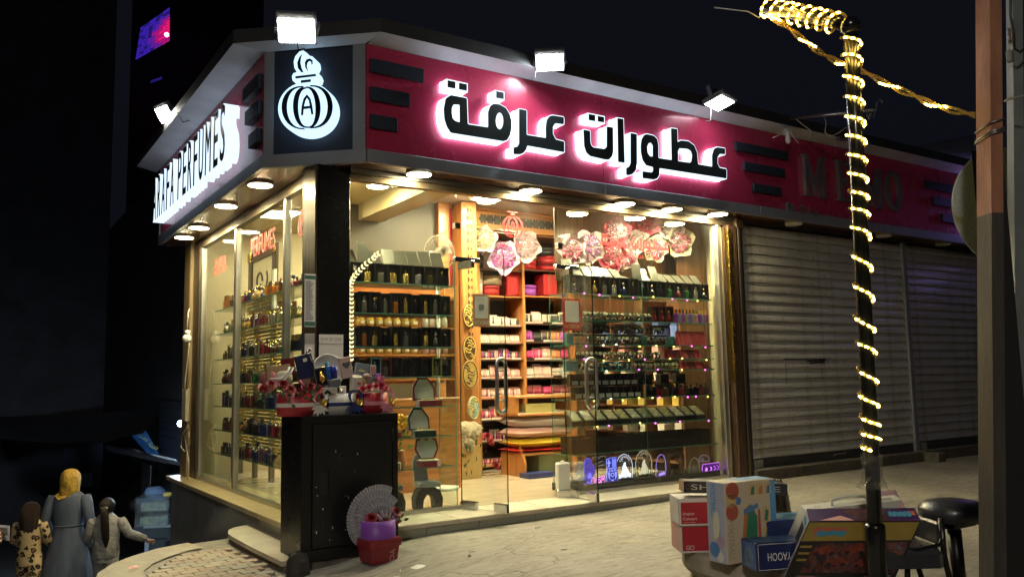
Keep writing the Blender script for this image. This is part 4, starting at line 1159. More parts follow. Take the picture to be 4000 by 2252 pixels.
# sloping picture frames
PIC = [mat("picture_print_%d" % i,c,0.25,var=0.8,vs=16,coat=0.5) for i,c in enumerate(((0.34,0.29,0.13),(0.48,0.44,0.35),(0.30,0.27,0.17),(0.42,0.35,0.22)))]
for i in range(12):
    x = 5.10+i*.155
    t = thing("photo_album","black album lying open at a slope, %s from the door on the seventh shelf" % ORD[i],"album",(x,6.60,RZ[7]+.001),R(-14),"sloping albums on the seventh right shelf")
    link("album_block",shared("album_block|",lambda: MB().hexa([(-.058,0,0),(.058,0,0),(.058,.2,0),(-.058,.2,0)],[(-.058,0,.045),(.058,0,.045),(.058,.2,.14),(-.058,.2,.14)]),[BLACKBOX]),t,Vector((0,0,0)),True)
    link("picture",shared("picture|%d" % (i % 4),lambda: MB().hexa([(-.042,.012,.051),(.046,.012,.051),(.046,.190,.1365),(-.042,.190,.1365)],[(-.042,.012,.054),(.046,.012,.054),(.046,.190,.1395),(-.042,.190,.1395)]),[PIC[i % 4] if i < 9 else BLACKBOX]),t,Vector((0,0,0)),True)
# black drawers
for i in range(8):
    x = 5.13+i*.24
    t = thing("drawer_box","open black storage box, %s from the door on the eighth right shelf" % ORD[i],"storage box",(x,6.60,RZ[8]+.001),R(-6),"black storage boxes on the eighth right shelf")
    link("box_shell",shared("drawer|",lambda: MB().box(-.112,.112,0,.006,0,.15).box(-.112,.112,.2,.206,0,.16).box(-.112,-.106,.006,.2,0,.155).box(.106,.112,.006,.2,0,.155).box(-.106,.106,.006,.2,0,.006),[mat("black_box_wood",(0.022,0.017,0.013),0.4,var=0.4,vs=6)]),t,Vector((0,0,0)),True)
    link("handle_groove",shared("groove|",lambda: MB().tube([(-.06,-.003,.03),(-.06,-.003,.075),(.06,-.003,.075),(.06,-.003,.03)],.0035,5),[BLK]),t,Vector((0,0,0)),True)
# ---------------------------------------------------------------- inside the shop: shelf wall, desk, bouquets
YB = 9.0
def px_(x,y,Y): p = pick(x,y,1,Y); return p.x,p.z
LATT = mat("carved_dark",(0.05,0.02,0.008),0.6)
# carved column
cx0 = px_(1806,1100,8.7)[0]; cx1 = px_(1866,1100,8.7)[0]
colt = thing("carved_column","orange wooden column with carved lattice strip left of the cosmetics shelves","column",((cx0+cx1)/2,8.75,0))
bx("shaft",cx0,cx1,8.70,8.95,0.0,3.29,WOOD,colt,0.01)
m = MB(); xc = (cx0+cx1)/2; hw = 0.032
for k in range(22):
    z = 1.15+k*0.095
    m.prism([(xc-hw,z),(xc-hw*.2,z+.03),(xc-hw*.2,z+.05),(xc-hw,z+.08)],lambda u,v,d: (u,8.699-d,v),0.004)
    m.prism([(xc+hw,z+.012),(xc+hw*.25,z+.04),(xc+hw,z+.068)],lambda u,v,d: (u,8.699-d,v),0.004)
m.build("lattice_strip",LATT,colt)
# the shelf wall
s0 = px_(1872,1300,YB)[0]; s1 = px_(2049,1300,YB)[0]; s2 = 6.95
unit = thing("cosmetics_shelf","tall orange wooden shelf wall full of cosmetics facing the glass doors","shelf unit",((s0+s2)/2,9.2,0))
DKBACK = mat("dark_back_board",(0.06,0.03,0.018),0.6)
bx("back_board",s0,s2,9.42,9.45,0.0,3.2,DKBACK,unit)
for x in (s0,s1,s2-.03): bx("upright",x-.02,x+.02,YB,9.42,0.0,3.0,WOOD,unit)
bx("cornice_board",s0-.1,s2,YB-.03,9.42,3.0,3.06,WOODX,unit)
def zl(sy,sx=1950): return px_(sx,sy,YB)[1]
LB = [zl(v) for v in (1053,1155,1271,1338,1402,1477,1552,1637,1721,1812)]
RB = [zl(v,2110) for v in (1053,1155,1262,1333,1404,1473,1543)]
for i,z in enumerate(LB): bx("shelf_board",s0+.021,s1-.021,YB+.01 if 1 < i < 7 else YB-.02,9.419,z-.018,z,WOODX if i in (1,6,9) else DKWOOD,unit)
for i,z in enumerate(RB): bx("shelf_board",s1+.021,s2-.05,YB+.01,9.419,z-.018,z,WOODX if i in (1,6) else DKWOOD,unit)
# carved frieze along the shelf wall and round the corner
fz0,fz1 = px_(2237,923,YB)[1],px_(2237,866,YB)[1]
fr_ = thing("carved_frieze","carved wooden frieze with dark star openings under the shop ceiling","frieze",(6.0,YB,fz0))
bx("frieze_board",s0-.12,s2,YB-.06,YB-.035,fz0,fz1,WOODX,fr_)
bx("frieze_board",s2,s2+.025,7.05,YB-.06,fz0,fz1,WOODY,fr_)
bx("frieze_moulding",s0-.12,s2,YB-.09,YB-.034,fz0-.035,fz0-.001,WOODX,fr_,.008)
bx("frieze_moulding",s0-.12,s2,YB-.09,YB-.034,fz1+.001,fz1+.03,WOODX,fr_,.008)
bx("frieze_moulding",s2-.03,s2+.025,7.05,YB-.095,fz0-.035,fz0-.001,WOODY,fr_,.008)
STONEIN = mat("dark_star_inlay",(0.055,0.055,0.05),0.5,bump=0.6,bs=60)
zc_ = (fz0+fz1)/2; hh = (fz1-fz0)*.36
def star(u,v,r): return [(u+(r if k % 2 == 0 else r*.72)*math.cos(k*math.pi/6),v+(r if k % 2 == 0 else r*.72)*math.sin(k*math.pi/6)) for k in range(12)]
for k in range(15):
    x = s0+.05+k*(s2-s0-.1)/14
    m = MB(); m.prism(star(x,zc_,hh),lambda u,v,d: (u,YB-.061-d,v),.004); m.build("star_inlay",STONEIN,fr_)
for k in range(14):
    y = YB-.18-k*.13
    m = MB(); m.prism(star(y,zc_,hh),lambda u,v,d: (s2-.001-d,u,v),.004); m.build("star_inlay",STONEIN,fr_)
# side cabinet along the right wall
sc = thing("side_cabinet","brown wooden wall cabinet behind the right street window","cabinet",(7.2,8.0,0))
BRW = woodmat("brown_wood",(0.085,0.036,0.015),(0.16,0.07,0.03),0.4,2.5,'Z',0.2)
bx("back_board",7.40,7.44,7.05,8.95,0.0,fz0-.05,BRW,sc)
for y in (7.06,7.7,8.3,8.9): bx("upright",7.0,7.40,y,y+.03,0.0,fz0-.05,BRW,sc)
for k,z in enumerate((0.1,.42,.75,1.05,1.30,1.55,1.85)): bx("shelf_board",7.0,7.40,7.095,8.895,z,z+.02,BRW,sc)
for i in range(26):
    k = i % 5; y = 7.2+(i//5)*.31+rg.uniform(-.03,.03); z = (0.42,.75,1.05,1.30,1.55)[k]+.021
    c = ((0.62,0.58,0.50),(0.55,0.30,0.28),(0.50,0.36,0.08),(0.10,0.16,0.40),(0.60,0.52,0.40))[(i*7) % 5]
    giftbox("small carton on the side cabinet, %s counted from the window end" % ORD[i],7.12,y,z,.11,.17,rg.uniform(.09,.15),mat("carton_%d" % ((i*7) % 5),c,.5),"cartons on the side cabinet",R(90),"carton")
# small cosmetics
COSM = [mat("cosm_%d" % i,c,.3,coat=.3) for i,c in enumerate(((0.55,0.04,0.16),(0.62,0.30,0.28),(0.25,0.02,0.04),(0.66,0.52,0.42),(0.02,0.02,0.02),(0.40,0.05,0.36),(0.68,0.62,0.55),(0.60,0.26,0.06),(0.64,0.44,0.40),(0.14,0.03,0.26)))]
def tube_mesh(r,h): return MB().lathe([(r,0),(r,h*.55),(r*.8,h*.56),(r*.8,h),(0.0001,h)],8)
def cosmetics(label,x0,x1,z,n,pal,h=.09,y=None,carton=None,cat="cosmetics"):
    """one open carton with a row of tubes"""
    y = YB+.06 if y is None else y
    t = thing("cosmetics_rack",label,"cosmetics rack",((x0+x1)/2,y,z),0,None)
    m = MB(); w = x1-x0; m.box(-w/2,w/2,-.02,-.014,0,h*.20); m.box(-w/2,w/2,.05,.056,0,h*1.25); m.box(-w/2,w/2,-.014,.05,0,.006)
    m.build("carton_tray",carton or COSM[8],t,local=True)
    for i in range(n):
        c = pal[i % len(pal)]; r = min(.016,w/n*.42)
        link("tube",shared("tube|%.3f%.3f%d" % (r,h,c),lambda: tube_mesh(r,h),[COSM[c]]),t,Vector((-w/2+w*(i+.5)/n,.012,.006)),True)
    return t
spec = {2: ((3,3,6,4),.10),3: ((6,3,3,8),.11),4: ((0,2,9,4,3,8),.10),5: ((3,8,1,1),.12),6: ((6,1,8,3,2),.12),7: ((0,0,2,1,8),.13),8: ((2,0,4,6),.10),9: ((0,1,2),.07)}
wl = s1-s0-.06
for k,(pal,h) in spec.items():
    for j in range(4):
        a = s0+.03+j*wl/4
        cosmetics("rack of small cosmetics, %s from the left on the %s board of the left bay" % (ORD[j],ORD[k]),a+.006,a+wl/4-.006,LB[k],6,[pal[(i+j) % len(pal)] for i in range(5)],h*(1+.15*((j*k) % 3-1)),carton=COSM[(3,8,1,6)[(j+k) % 4]])
spec = {2: ((4,6,3,4),.12),3: ((5,4,4,7),.14),4: ((0,0,8,7),.13),5: ((6,3,3,8),.13),6: ((2,2,0,2),.12)}
wr = s2-.06-s1-.03
for k,(pal,h) in spec.items():
    for j in range(5):
        a = s1+.03+j*wr/5
        cosmetics("rack of small cosmetics, %s from the left on the %s board of the right bay" % (ORD[j],ORD[k]),a+.006,a+wr/5-.006,RB[k],7,[pal[j % len(pal)]]*4+[pal[(j+1) % len(pal)]],h*(1+.1*((j*k) % 3-1)),carton=COSM[(4,6,3,8)[(j+k) % 4]])
# hat boxes
def hatbox(label,xa,xb,ya,yb,col,rnd=True,Y=YB+.08):
    x0,z1 = px_(xa,ya,Y-.08); x1,z0 = px_(xb,yb,Y-.08)
    r = (x1-x0)/2; h = z1-z0
    t = thing("hat_box",label,"hat box",((x0+x1)/2,Y+r,z0),0,None)
    m = MB(); n = 24 if rnd else 4
    if rnd:
        m.lathe([(r*.97,0),(r*.97,h*.72)],n); m.build("box_body",col,t,local=True)
        m = MB(); m.lathe([(r,h*.70),(r,h*.985),(r*.97,h),(0.0001,h)],n); m.build("box_lid",col,t,local=True)
    else:
        m.bbox(-r,r,-r,r,0,h*.74,.004); m.build("box_body",col,t,local=True)
        m = MB(); m.bbox(-r-.004,r+.004,-r-.004,r+.004,h*.70,h,.004); m.build("box_lid",col,t,local=True)
HB = {"black": mat("hat_black",(0.02,0.02,0.022),.4),"white": mat("hat_white",(0.62,0.60,0.55),.3,var=.15,vs=6,bump=.3,bs=14),"cream": mat("hat_cream",(0.62,0.55,0.40),.45),"red": mat("hat_red",(0.50,0.03,0.035),.4),"purple": mat("hat_purple",(0.28,0.06,0.42),.4),"lilac": mat("hat_lilac",(0.45,0.22,0.55),.4)}
hatbox("black round hat box on the top board of the left bay",1858,1914,975,1050,HB["black"])
hatbox("tall white wrapped hat box below the black one",1852,1914,1054,1152,HB["white"])
hatbox("red box standing under the cream box",1918,1978,1110,1152,HB["red"])
hatbox("cream box stacked on a red box beside the tall white one",1914,1990,1069,1109,HB["cream"])
hatbox("dark red square box in clear wrap under the white bouquet",1992,2052,1050,1152,HB["red"],False)
hatbox("purple round hat box at the right of the left bay",2066,2124,1108,1154,HB["purple"])
hatbox("red round hat box standing on the top board beside the pink wrap",2056,2126,1012,1052,HB["red"])
hatbox("cream hat box stacked on the red round one",2070,2122,976,1011,HB["cream"])
hatbox("lilac hat box topmost of its stack in the left bay",2076,2120,936,975,HB["lilac"])
hatbox("wide red hat box at the bottom of the right bay stack",2136,2205,1030,1053,HB["red"])
hatbox("red hat box second in the right bay stack",2137,2200,994,1029,HB["red"])
hatbox("flat black hat box topmost in the right bay stack",2137,2195,962,993,HB["black"])
hatbox("red hat box under the shelf of the right bay",2136,2190,1066,1150,HB["red"],False)
# wrapped bouquets
CELLO = glassmat("cellophane",(0.95,0.92,0.93),base=0.05,rough=0.12,basecol=(0.75,0.68,0.68))
def bouquet(label,c,r,pet,wrap,seed,tilt=0.0,face=(-.35,-1,-.1)):
    q = random.Random(seed)
    t = thing("wrapped_bouquet",label,"bouquet",c,0,None)
    d = Vector(face).normalized(); x = d.cross(Vector((0,0,1))).normalized(); y = x.cross(d)
    mt = Matrix((x,y,d)).transposed().to_4x4()
    m = MB(); n = 22
    vs = []
    for k in range(n):
        a = 2*math.pi*k/n; rr_ = r*(1.28+.16*math.sin(5*a+seed)+q.uniform(-.05,.08))
        vs.append((rr_*math.cos(a),rr_*math.sin(a)*1.05,.02+.05*q.random()))
    vi = [(.62*r*math.cos(2*math.pi*k/n),.62*r*math.sin(2*math.pi*k/n),-.03) for k in range(n)]
    vb = [(.10*r*math.cos(2*math.pi*k/n),-1.5*r+.1*r*math.sin(2*math.pi*k/n),-.10) for k in range(n)]
    m.add(vs+vi+vb,[(k,(k+1) % n,n+(k+1) % n,n+k) for k in range(n)]+[(n+k,n+(k+1) % n,2*n+(k+1) % n,2*n+k) for k in range(n)],0,False)
    m.xf(mt); m.build("wrapping",wrap,t,local=True)
    m = MB()
    for k in range(70):
        a = q.random()*6.283; rad = r*math.sqrt(q.random())*.98
        px0,py0 = rad*math.cos(a),rad*math.sin(a); z0 = .05*(1-(rad/r)**2)+q.uniform(0,.02)
        b = a+q.uniform(-.7,.7); L_ = r*.20; w = r*.085
        ux,uy = math.cos(b),math.sin(b)
        m.add([(px0-ux*L_,py0-uy*L_,z0),(px0-uy*w,py0+ux*w,z0+.012),(px0+ux*L_,py0+uy*L_,z0+.016),(px0+uy*w,py0-ux*w,z0+.012),(px0,py0,z0+.026)],[(0,1,4),(1,2,4),(2,3,4),(3,0,4)],q.choice((0,0,1)))
    m.xf(mt); m.build("petals",pet,t,local=True)
    m = MB(); m.lathe([(r*1.0,.0),(r*1.02,.05),(r*.85,.085),(r*.5,.11),(0.0001,.12)],18); m.xf(mt); m.build("clear_cover",CELLO,t,local=True)
    return t
def pmat(n,a,b): return [mat(n+"_a",a,.35,coat=.3),mat(n+"_b",b,.4)]
PK = pmat("petal_pink",(0.58,0.13,0.22),(0.36,0.04,0.10)); PU = pmat("petal_purple",(0.28,0.07,0.28),(0.44,0.20,0.40)); RD = pmat("petal_red",(0.50,0.02,0.06),(0.58,0.14,0.18))
WH = pmat("petal_white",(0.66,0.60,0.48),(0.10,0.07,0.05)); MG = pmat("petal_magenta",(0.56,0.06,0.42),(0.38,0.12,0.30)); LI = pmat("petal_lilac",(0.62,0.46,0.52),(0.52,0.34,0.44)); YE = pmat("petal_yellow",(0.62,0.55,0.22),(0.50,0.46,0.24))
WRP = [mat("wrap_pale",(0.58,0.46,0.46),.4,bump=.3,bs=10),mat("wrap_red",(0.42,0.06,0.09),.35,bump=.3,bs=10),mat("wrap_lilac",(0.56,0.44,0.62),.4,bump=.3,bs=10),mat("wrap_cream",(0.62,0.56,0.38),.45,bump=.3,bs=10)]
for (sx,sy,r,pm,wp,l) in ((2232,978,.12,PK,WRP[0],"pale pink petal bouquet leftmost of those hanging in the right window"),(2296,966,.135,PU,WRP[0],"dusty purple bouquet second from the door in the right window"),(2386,1000,.125,RD,WRP[1],"red bouquet low behind the red window lettering"),(2445,1000,.11,PK,WRP[0],"rose coloured bouquet between two red lettered words"),
    (2406,905,.12,LI,WRP[1],"faded pink bouquet high behind the start of the red lettering"),(2522,868,.13,RD,WRP[1],"bright red bouquet highest in the right window"),(2490,945,.10,WH,WRP[0],"small white and brown bouquet in the middle of the lettering"),(2556,972,.115,PU,WRP[3],"purple bouquet with cream bow in the right window"),
    (2618,892,.12,WH,WRP[0],"white petal bouquet near the upper right of the window"),(2652,944,.135,PK,WRP[3],"large pink star bouquet in cream wrap at the right")):
    p = pick(sx,sy,1,7.02); bouquet(l,(p.x,p.y,p.z),r,pm,wp,int(sx))
for (sx,sy,r,pm,wp,l) in ((1891,935,.12,YE,WRP[0],"yellow petal bouquet on the black hat box"),(1964,1005,.155,MG,WRP[2],"magenta bouquet in lilac paper in front of the hat boxes"),(2052,962,.15,LI,WRP[0],"pale lilac bouquet in clear wrap beside the lilac hat box")):
    p = pick(sx,sy,1,8.78); bouquet(l,(p.x,p.y,p.z),r,pm,wp,int(sx))
# dark backing board of the hanging bouquets
m = MB(); a = pick(2200,1000,1,7.16); b = pick(2690,1000,1,7.16)
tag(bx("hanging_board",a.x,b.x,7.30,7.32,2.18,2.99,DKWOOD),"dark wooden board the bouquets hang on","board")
tag(bx("wooden_post",b.x+.03,b.x+.17,7.10,7.22,0.0,3.1,WOOD),"orange wooden post right of the hanging bouquets","post")
# desk, cushions and bench
YD = 8.06
desk = thing("wooden_counter","orange wooden counter with curved side beside the cosmetics shelves","counter",(5.9,8.3,0))
zt = px_(2040,1545,YD)[1]; zm = px_(2040,1616,YD)[1]; zb_ = px_(2080,1768,YD)[1]
xa = px_(2018,1545,YD)[0]; xb = 6.85
bx("counter_top",xa,xb,YD,8.55,zt-.03,zt,WOODX,desk,.01); bx("middle_board",xa+.02,xb,YD-.02,8.55,zm-.025,zm,WOODX,desk,.008)
bx("low_board",xa+.08,xb,YD+.03,8.55,zb_-.03,zb_,WOODX,desk,.008); bx("end_panel",xa+.01,xa+.04,YD+.02,8.55,zm,zt-.031,WOOD,desk)
m = MB(); x0 = px_(2030,1800,YD)[0]
m.prism([(0,0),(0,.16),(.05,.26),(.11,.36),(.12,zb_-.031),(.50,zb_-.031),(.50,0)],lambda u,v,d: (x0+.05+d,YD+u-.02,v),.03); m.build("curved_side",WOOD,desk)
tag(bx("carton",x0+.34,x0+.80,YD+.10,YD+.4,0.0,zb_-.04,mat("green_board",(0.16,0.20,0.09),.6)),"green board panel under the counter","board panel")
def cushion(label,z,h,w,d,col,seed):
    q = random.Random(seed); m = MB(); n,k = 12,7; vs = []
    for i in range(n+1):
        for j in range(k+1):
            u,v = i/n*2-1,j/k*2-1
            e = (1-abs(u)**3.2)*(1-abs(v)**3.2)
            vs.append((u*w/2*(1-.03*(1-e)),v*d/2,h/2+h/2*e**.5*(1+q.uniform(-.08,.08))))
    fs = [(i*(k+1)+j,(i+1)*(k+1)+j,(i+1)*(k+1)+j+1,i*(k+1)+j+1) for i in range(n) for j in range(k)]
    m.add(vs,fs,0,True); b = [(v[0],v[1],h-v[2]) for v in vs]; m.add(b,[f[::-1] for f in fs],0,True)
    o = m.build("cushion",mat(*col,coat=.5,bump=.4,bs=9),None,local=True); o.location = (x0+.42,YD+.26,z); o.rotation_euler[2] = R(3*(seed % 3-1)); tag(o,label,"cushion",None)
za = zb_+.002
for i,(h,col,l) in enumerate(((.05,("cushion_red",(0.42,0.015,0.02),.4),"thin red cushion at the bottom of the stack under the counter"),(.13,("cushion_yellow",(0.62,0.46,0.03),.4),"yellow cushion second from the bottom of the stack"),(.14,("cushion_pink",(0.62,0.36,0.32),.4),"pink cushion in clear plastic in the stack"),(.17,("cushion_white",(0.62,0.60,0.58),.35),"plump white cushion in clear plastic in the stack"),(.06,("cushion_cream",(0.62,0.56,0.48),.45),"flat cream cushion topmost of the stack"))):
    cushion(l,za,h,.86-.05*(i % 2),.5,col,i+3); za += h*.86
tag(giftbox("white and navy flat box lying on the floor in front of the counter",px_(2100,1860,7.95)[0],7.95,0.001,.36,.2,.055,mat("navy_card",(0.02,0.03,0.12),.35),None,0,"flat_box"),None)
giftbox("yellow open tray of soaps on the counter",xa+.35,YD+.12,zm+.001,.42,.2,.11,mat("yellow_card",(0.50,0.44,0.16),.5),None,0,"soap_tray")
# brown bag with fur toy and roses
KRAFT = mat("kraft_paper",(0.42,0.29,0.11),.55,var=.15,vs=5,bump=.5,bs=7)
ROSE = mat("rose_red",(0.26,0.004,0.014),.5,var=.35,vs=14); LEAFM = mat("leaf_green",(0.035,0.085,0.022),.5)
def rose_mb(m,c,r,seed,mi=0,up=(0,0,1)):
    q = random.Random(seed)
    d = Vector(up).normalized(); x = d.orthogonal().normalized(); y = d.cross(x)
    for ring,(n,rad,tl,hh_,w) in enumerate(((3,.18,.15,.75,.42),(4,.38,.35,.66,.50),(5,.62,.65,.52,.56),(6,.86,1.0,.36,.60))):
        for k in range(n):
            a = 6.283*k/n+ring*.7+q.uniform(-.2,.2)
            vs = []
            for i in range(4):
                t = i/3.0
                for s_ in (-1,0,1):
                    an = a+s_*w*(.55+.5*math.sin(t*2.4)); rr2 = r*(rad*(.35+.65*t)+tl*.18*t*t+(.07 if s_ == 0 else 0))
                    zz2 = r*(hh_*t*1.25-.25-.22*tl*t*t*t)
                    p = x*math.cos(an)*rr2+y*math.sin(an)*rr2+d*zz2
                    vs.append(Vector(c)+p)
            m.add(vs,[(i*3+j,i*3+j+1,i*3+4+j,i*3+3+j) for i in range(3) for j in range(2)],mi,True)
    return m
def bag_part():
    xa_ = px_(1798,1800,8.3)[0]; xb_ = px_(1884,1800,8.3)[0]; zt_ = px_(1840,1738,8.3)[1]
    t = thing("paper_bag","tall brown paper bag standing on the shop floor by the door","paper bag",((xa_+xb_)/2,8.42,0))
    m = MB(); w = (xb_-xa_)/2
    m.hexa([(-w,-.1,0),(w,-.1,0),(w,.1,0),(-w,.1,0)],[(-w*.96,-.1,zt_),(w*1.02,-.09,zt_*.98),(w,.1,zt_),(-w,.1,zt_*1.01)]); m.build("bag_body",KRAFT,t,local=True)
    m = MB(); m.box(-w*.3,-w*.27,-.102,-.1,.02,zt_*.9); m.build("bag_fold",mat("kraft_dark",(0.30,0.2,0.07),.6),t,local=True)
    f = bpy.data.objects.new("fur_toy",None); COL.objects.link(f); f.location = (t.location.x,8.42,zt_); tag(f,"shaggy beige fur toy sticking out of the brown paper bag","fur toy")
    q = random.Random(2); m = MB()
    for c,r in (((0,0,.14),.13),((-.13,0,.2),.07),((.12,.02,.18),.08),((-.02,-.06,.02),.08)):
        m.sphere(c,r,10,7)
        for k in range(110):
            th,ph = q.random()*6.283,math.acos(q.uniform(-1,1)); n_ = Vector((math.sin(ph)*math.cos(th),math.sin(ph)*math.sin(th),math.cos(ph)))
            p = Vector(c)+n_*r*.95; s_ = n_.orthogonal().normalized()*.012; e = p+n_*.035+Vector((q.uniform(-.02,.02),q.uniform(-.02,.02),-.03))
            m.add([p-s_,p+s_,e],[(0,1,2)])
    o = m.build("fur",mat("beige_fur",(0.36,0.30,0.20),.85,var=.4,vs=30),f,local=True)
    v = thing("rose_spray","dark red artificial roses around the fur toy in the bag","flowers",(t.location.x,8.36,zt_))
    for k,(dx,dz) in enumerate(((-.33,.05),(-.27,-.02),(.22,.09),(.26,.03),(-.22,.1),(.33,-.25))):
        m = MB(); rose_mb(m,(dx,-.06,dz),.055,k,up=(dx,-.8,.6)); m.build("rose",ROSE,v,local=True)
    m = MB()
    for k in range(26):
        c = Vector((q.uniform(-.3,.36),q.uniform(-.1,.02),q.uniform(-.28,.05))); a = q.random()*6
        m.add([c,c+Vector((.03*math.cos(a),-.02,.03*math.sin(a))),c+Vector((.06*math.cos(a),0,.06*math.sin(a))),c+Vector((.03*math.cos(a+.6),.01,.03*math.sin(a+.6)))],[(0,1,2,3)])
    m.build("leaves",LEAFM,v,local=True)
bag_part()
# carved name medallions on the column
def oval(label,sx,sy,rx,ry,Y,c1,c2,seed):
    p = pick(sx,sy,1,Y); k = (p-CAM).dot(_f)/FPX
    t = thing("name_medallion",label,"medallion",(p.x,Y,p.z),0,None)
    m = MB(); m.prism([(rx*k/.83*math.cos(a),ry*k*math.sin(a)) for a in [6.283*i/28 for i in range(28)]][::-1],lambda u,v,d: (u,-d,v),.02); m.build("plaque",c1,t,local=True)
    m = MB(); m.tube([(rx*k/.83*.9*math.cos(a),-.022,ry*k*.9*math.sin(a)) for a in [6.283*i/28 for i in range(28)]],.007,5,closed=True); m.build("plaque_rim",c2,t,local=True)
    q = random.Random(seed); m = MB()
    for i in range(7):
        x,z = q.uniform(-.5,.5)*rx*k,(i/6-.5)*1.2*ry*k
        m.tube([(x+.02*math.sin(j+i)*1.2+.012*j-.03,-.022,z+.016*math.cos(1.7*j+i)) for j in range(6)],.0065,5)
    m.build("carved_script",c2,t,local=True)
GP = mat("gold_paint",(0.62,0.46,0.13),.35,.5)
oval("dark oval medallion with gold script highest on the carved column",1829,1232,22,46,8.66,DKWOOD,GP,1)
oval("dark oval medallion with gold hand motif in the middle of the column",1832,1362,25,52,8.64,DKWOOD,GP,2)
oval("golden oval medallion with crown lowest on the carved column",1834,1462,29,56,8.62,GP,DKWOOD,3)
oval("round pale medallion with teal rim leaning behind the paper bag",1848,1592,22,46,8.62,mat("teal_rim",(0.22,0.40,0.42),.4),GP,4)
# table fan
fp = pick(1718,985,1,7.7); kf = (fp-CAM).dot(_f)/FPX
fan = thing("pedestal_fan","white pedestal fan standing behind the left window boxes","fan",(fp.x,7.7,0))
m = MB()
rf = 66*kf
for k in range(40):
    a = 6.283*k/40; m.tube([(0,-.05,fp.z),(rf*.6*math.cos(a),-.075,fp.z+rf*.6*math.sin(a)),(rf*math.cos(a),0,fp.z+rf*math.sin(a))],.0022,4)
m.tube([(rf*math.cos(6.283*k/40),0,fp.z+rf*math.sin(6.283*k/40)) for k in range(40)],.006,5,closed=True); m.build("guard",mat("fan_cream",(0.62,0.57,0.44),.35),fan,local=True)
m = MB()
for b_ in range(3):
    a0 = 2.1*b_; m.add([(0,.01,fp.z)]+[(rf*.85*math.cos(a0+t*.3),.01+.01*t,fp.z+rf*.85*math.sin(a0+t*.3)) for t in range(4)],[(0,1,2),(0,2,3),(0,3,4)])
m.build("blades",WHITEP,fan,local=True)
m = MB(); m.tube([(0,.06,fp.z),(0,.06,.05)],.018,8); m.lathe([(.2,0),(.2,.03),(.03,.05)],20,(0,.06,0)); m.build("stand",WHITEP,fan,local=True)
m = MB(); m.tube([(0,-.02,fp.z),(0,.14,fp.z)],.055,12); m.build("motor",WHITEP,fan,local=True)
# white electric heater standing at the open right leaf
hp = pick(2182,1938,2,0.0)
ht = thing("air_freshener_unit","white electric unit standing by the hinge of the open right door","appliance",(4.80,6.47,0.0),R(-20))
m = MB(); m.bbox(-.062,.062,-.05,.05,.075,.32,.012); m.build("case",WHITEP,ht,local=True)
m = MB(); m.bbox(-.07,.07,-.055,.055,.0,.074,.006); m.build("base",CHROME,ht,local=True)
m = MB(); m.lathe([(.02,.32),(.02,.335),(.0001,.34)],10); m.build("button",WHITEP,ht,local=True)
# back shelf behind the left window: jars and white tins
YJ = 7.75
js = thing("jar_shelf","wooden wall rack with jars behind the left street window","shelf unit",(3.5,YJ,0))
jx0,jx1 = px_(1385,1300,YJ)[0],px_(1775,1300,YJ)[0]
zj = [px_(1600,v,YJ)[1] for v in (1158,1276,1382,1478)]
bx("back_board",jx0,jx1,YJ+.22,YJ+.24,zj[3]-.05,zj[0]+.12,WOODX,js)
for z in zj: bx("shelf_board",jx0,jx1,YJ,YJ+.219,z-.02,z,WOODX,js)
bx("post",jx1+.001,jx1+.06,YJ,YJ+.2,0.0,zj[0]+.14,WOOD,js)
bx("counter",jx0+.2,jx1+.05,YJ-.02,YJ+.3,0.0,px_(1700,1552,YJ)[1],WOODX,js,.01)
JARM = mat("jar_honey",(0.62,0.45,0.10),.12,coat=.6,var=.3,vs=14)
for r_ in (1,2):
    for i in range(7):
        t = thing("glass_jar","round jar of yellow oil, %s from the pillar on the %s rack board" % (ORD[i],ORD[r_]),"jar",(jx0+.10+i*.098,YJ+.08,zj[r_]),0,"yellow oil jars on the wooden rack")
        link("jar_body",shared("jar_body|",lambda: MB().lathe([(.03,0),(.046,.02),(.048,.06),(.034,.085)],12),[JARM]),t,Vector((0,0,0)),True)
        link("jar_lid",shared("jar_lid|",lambda: MB().lathe([(.034,.086),(.034,.10),(.0001,.10)],12),[GOLDP]),t,Vector((0,0,0)),True)
        link("jar_label",shared("jar_label|",lambda: MB().box(-.02,.02,-.0495,-.048,.03,.058),[PAPER]),t,Vector((0,0,0)),True)
TINP = mat("tin_print",(0.66,0.58,0.50),.35,var=.5,vs=16,col2=(0.60,0.22,0.26))
for r_ in (1,2,3):
    for i in range(8):
        if jx0+.82+i*.076 > jx1-.03: break
        t = thing("white_tin","white lidded tin, %s from the oil jars on the %s rack board" % (ORD[i],ORD[r_]),"tin",(jx0+.82+i*.076,YJ+.07,zj[r_]),0,"white tins on the wooden rack")
        link("tin_body",shared("tin_body|%d" % (r_ > 1),lambda: MB().lathe([(.033,0),(.033,.085),(.022,.105),(.022,.115)],12),[TINP if r_ > 1 else WHITEP]),t,Vector((0,0,0)),True)
        link("tin_lid",shared("tin_lid|",lambda: MB().lathe([(.026,.115),(.026,.135),(.0001,.135)],12),[WHITEP]),t,Vector((0,0,0)),True)
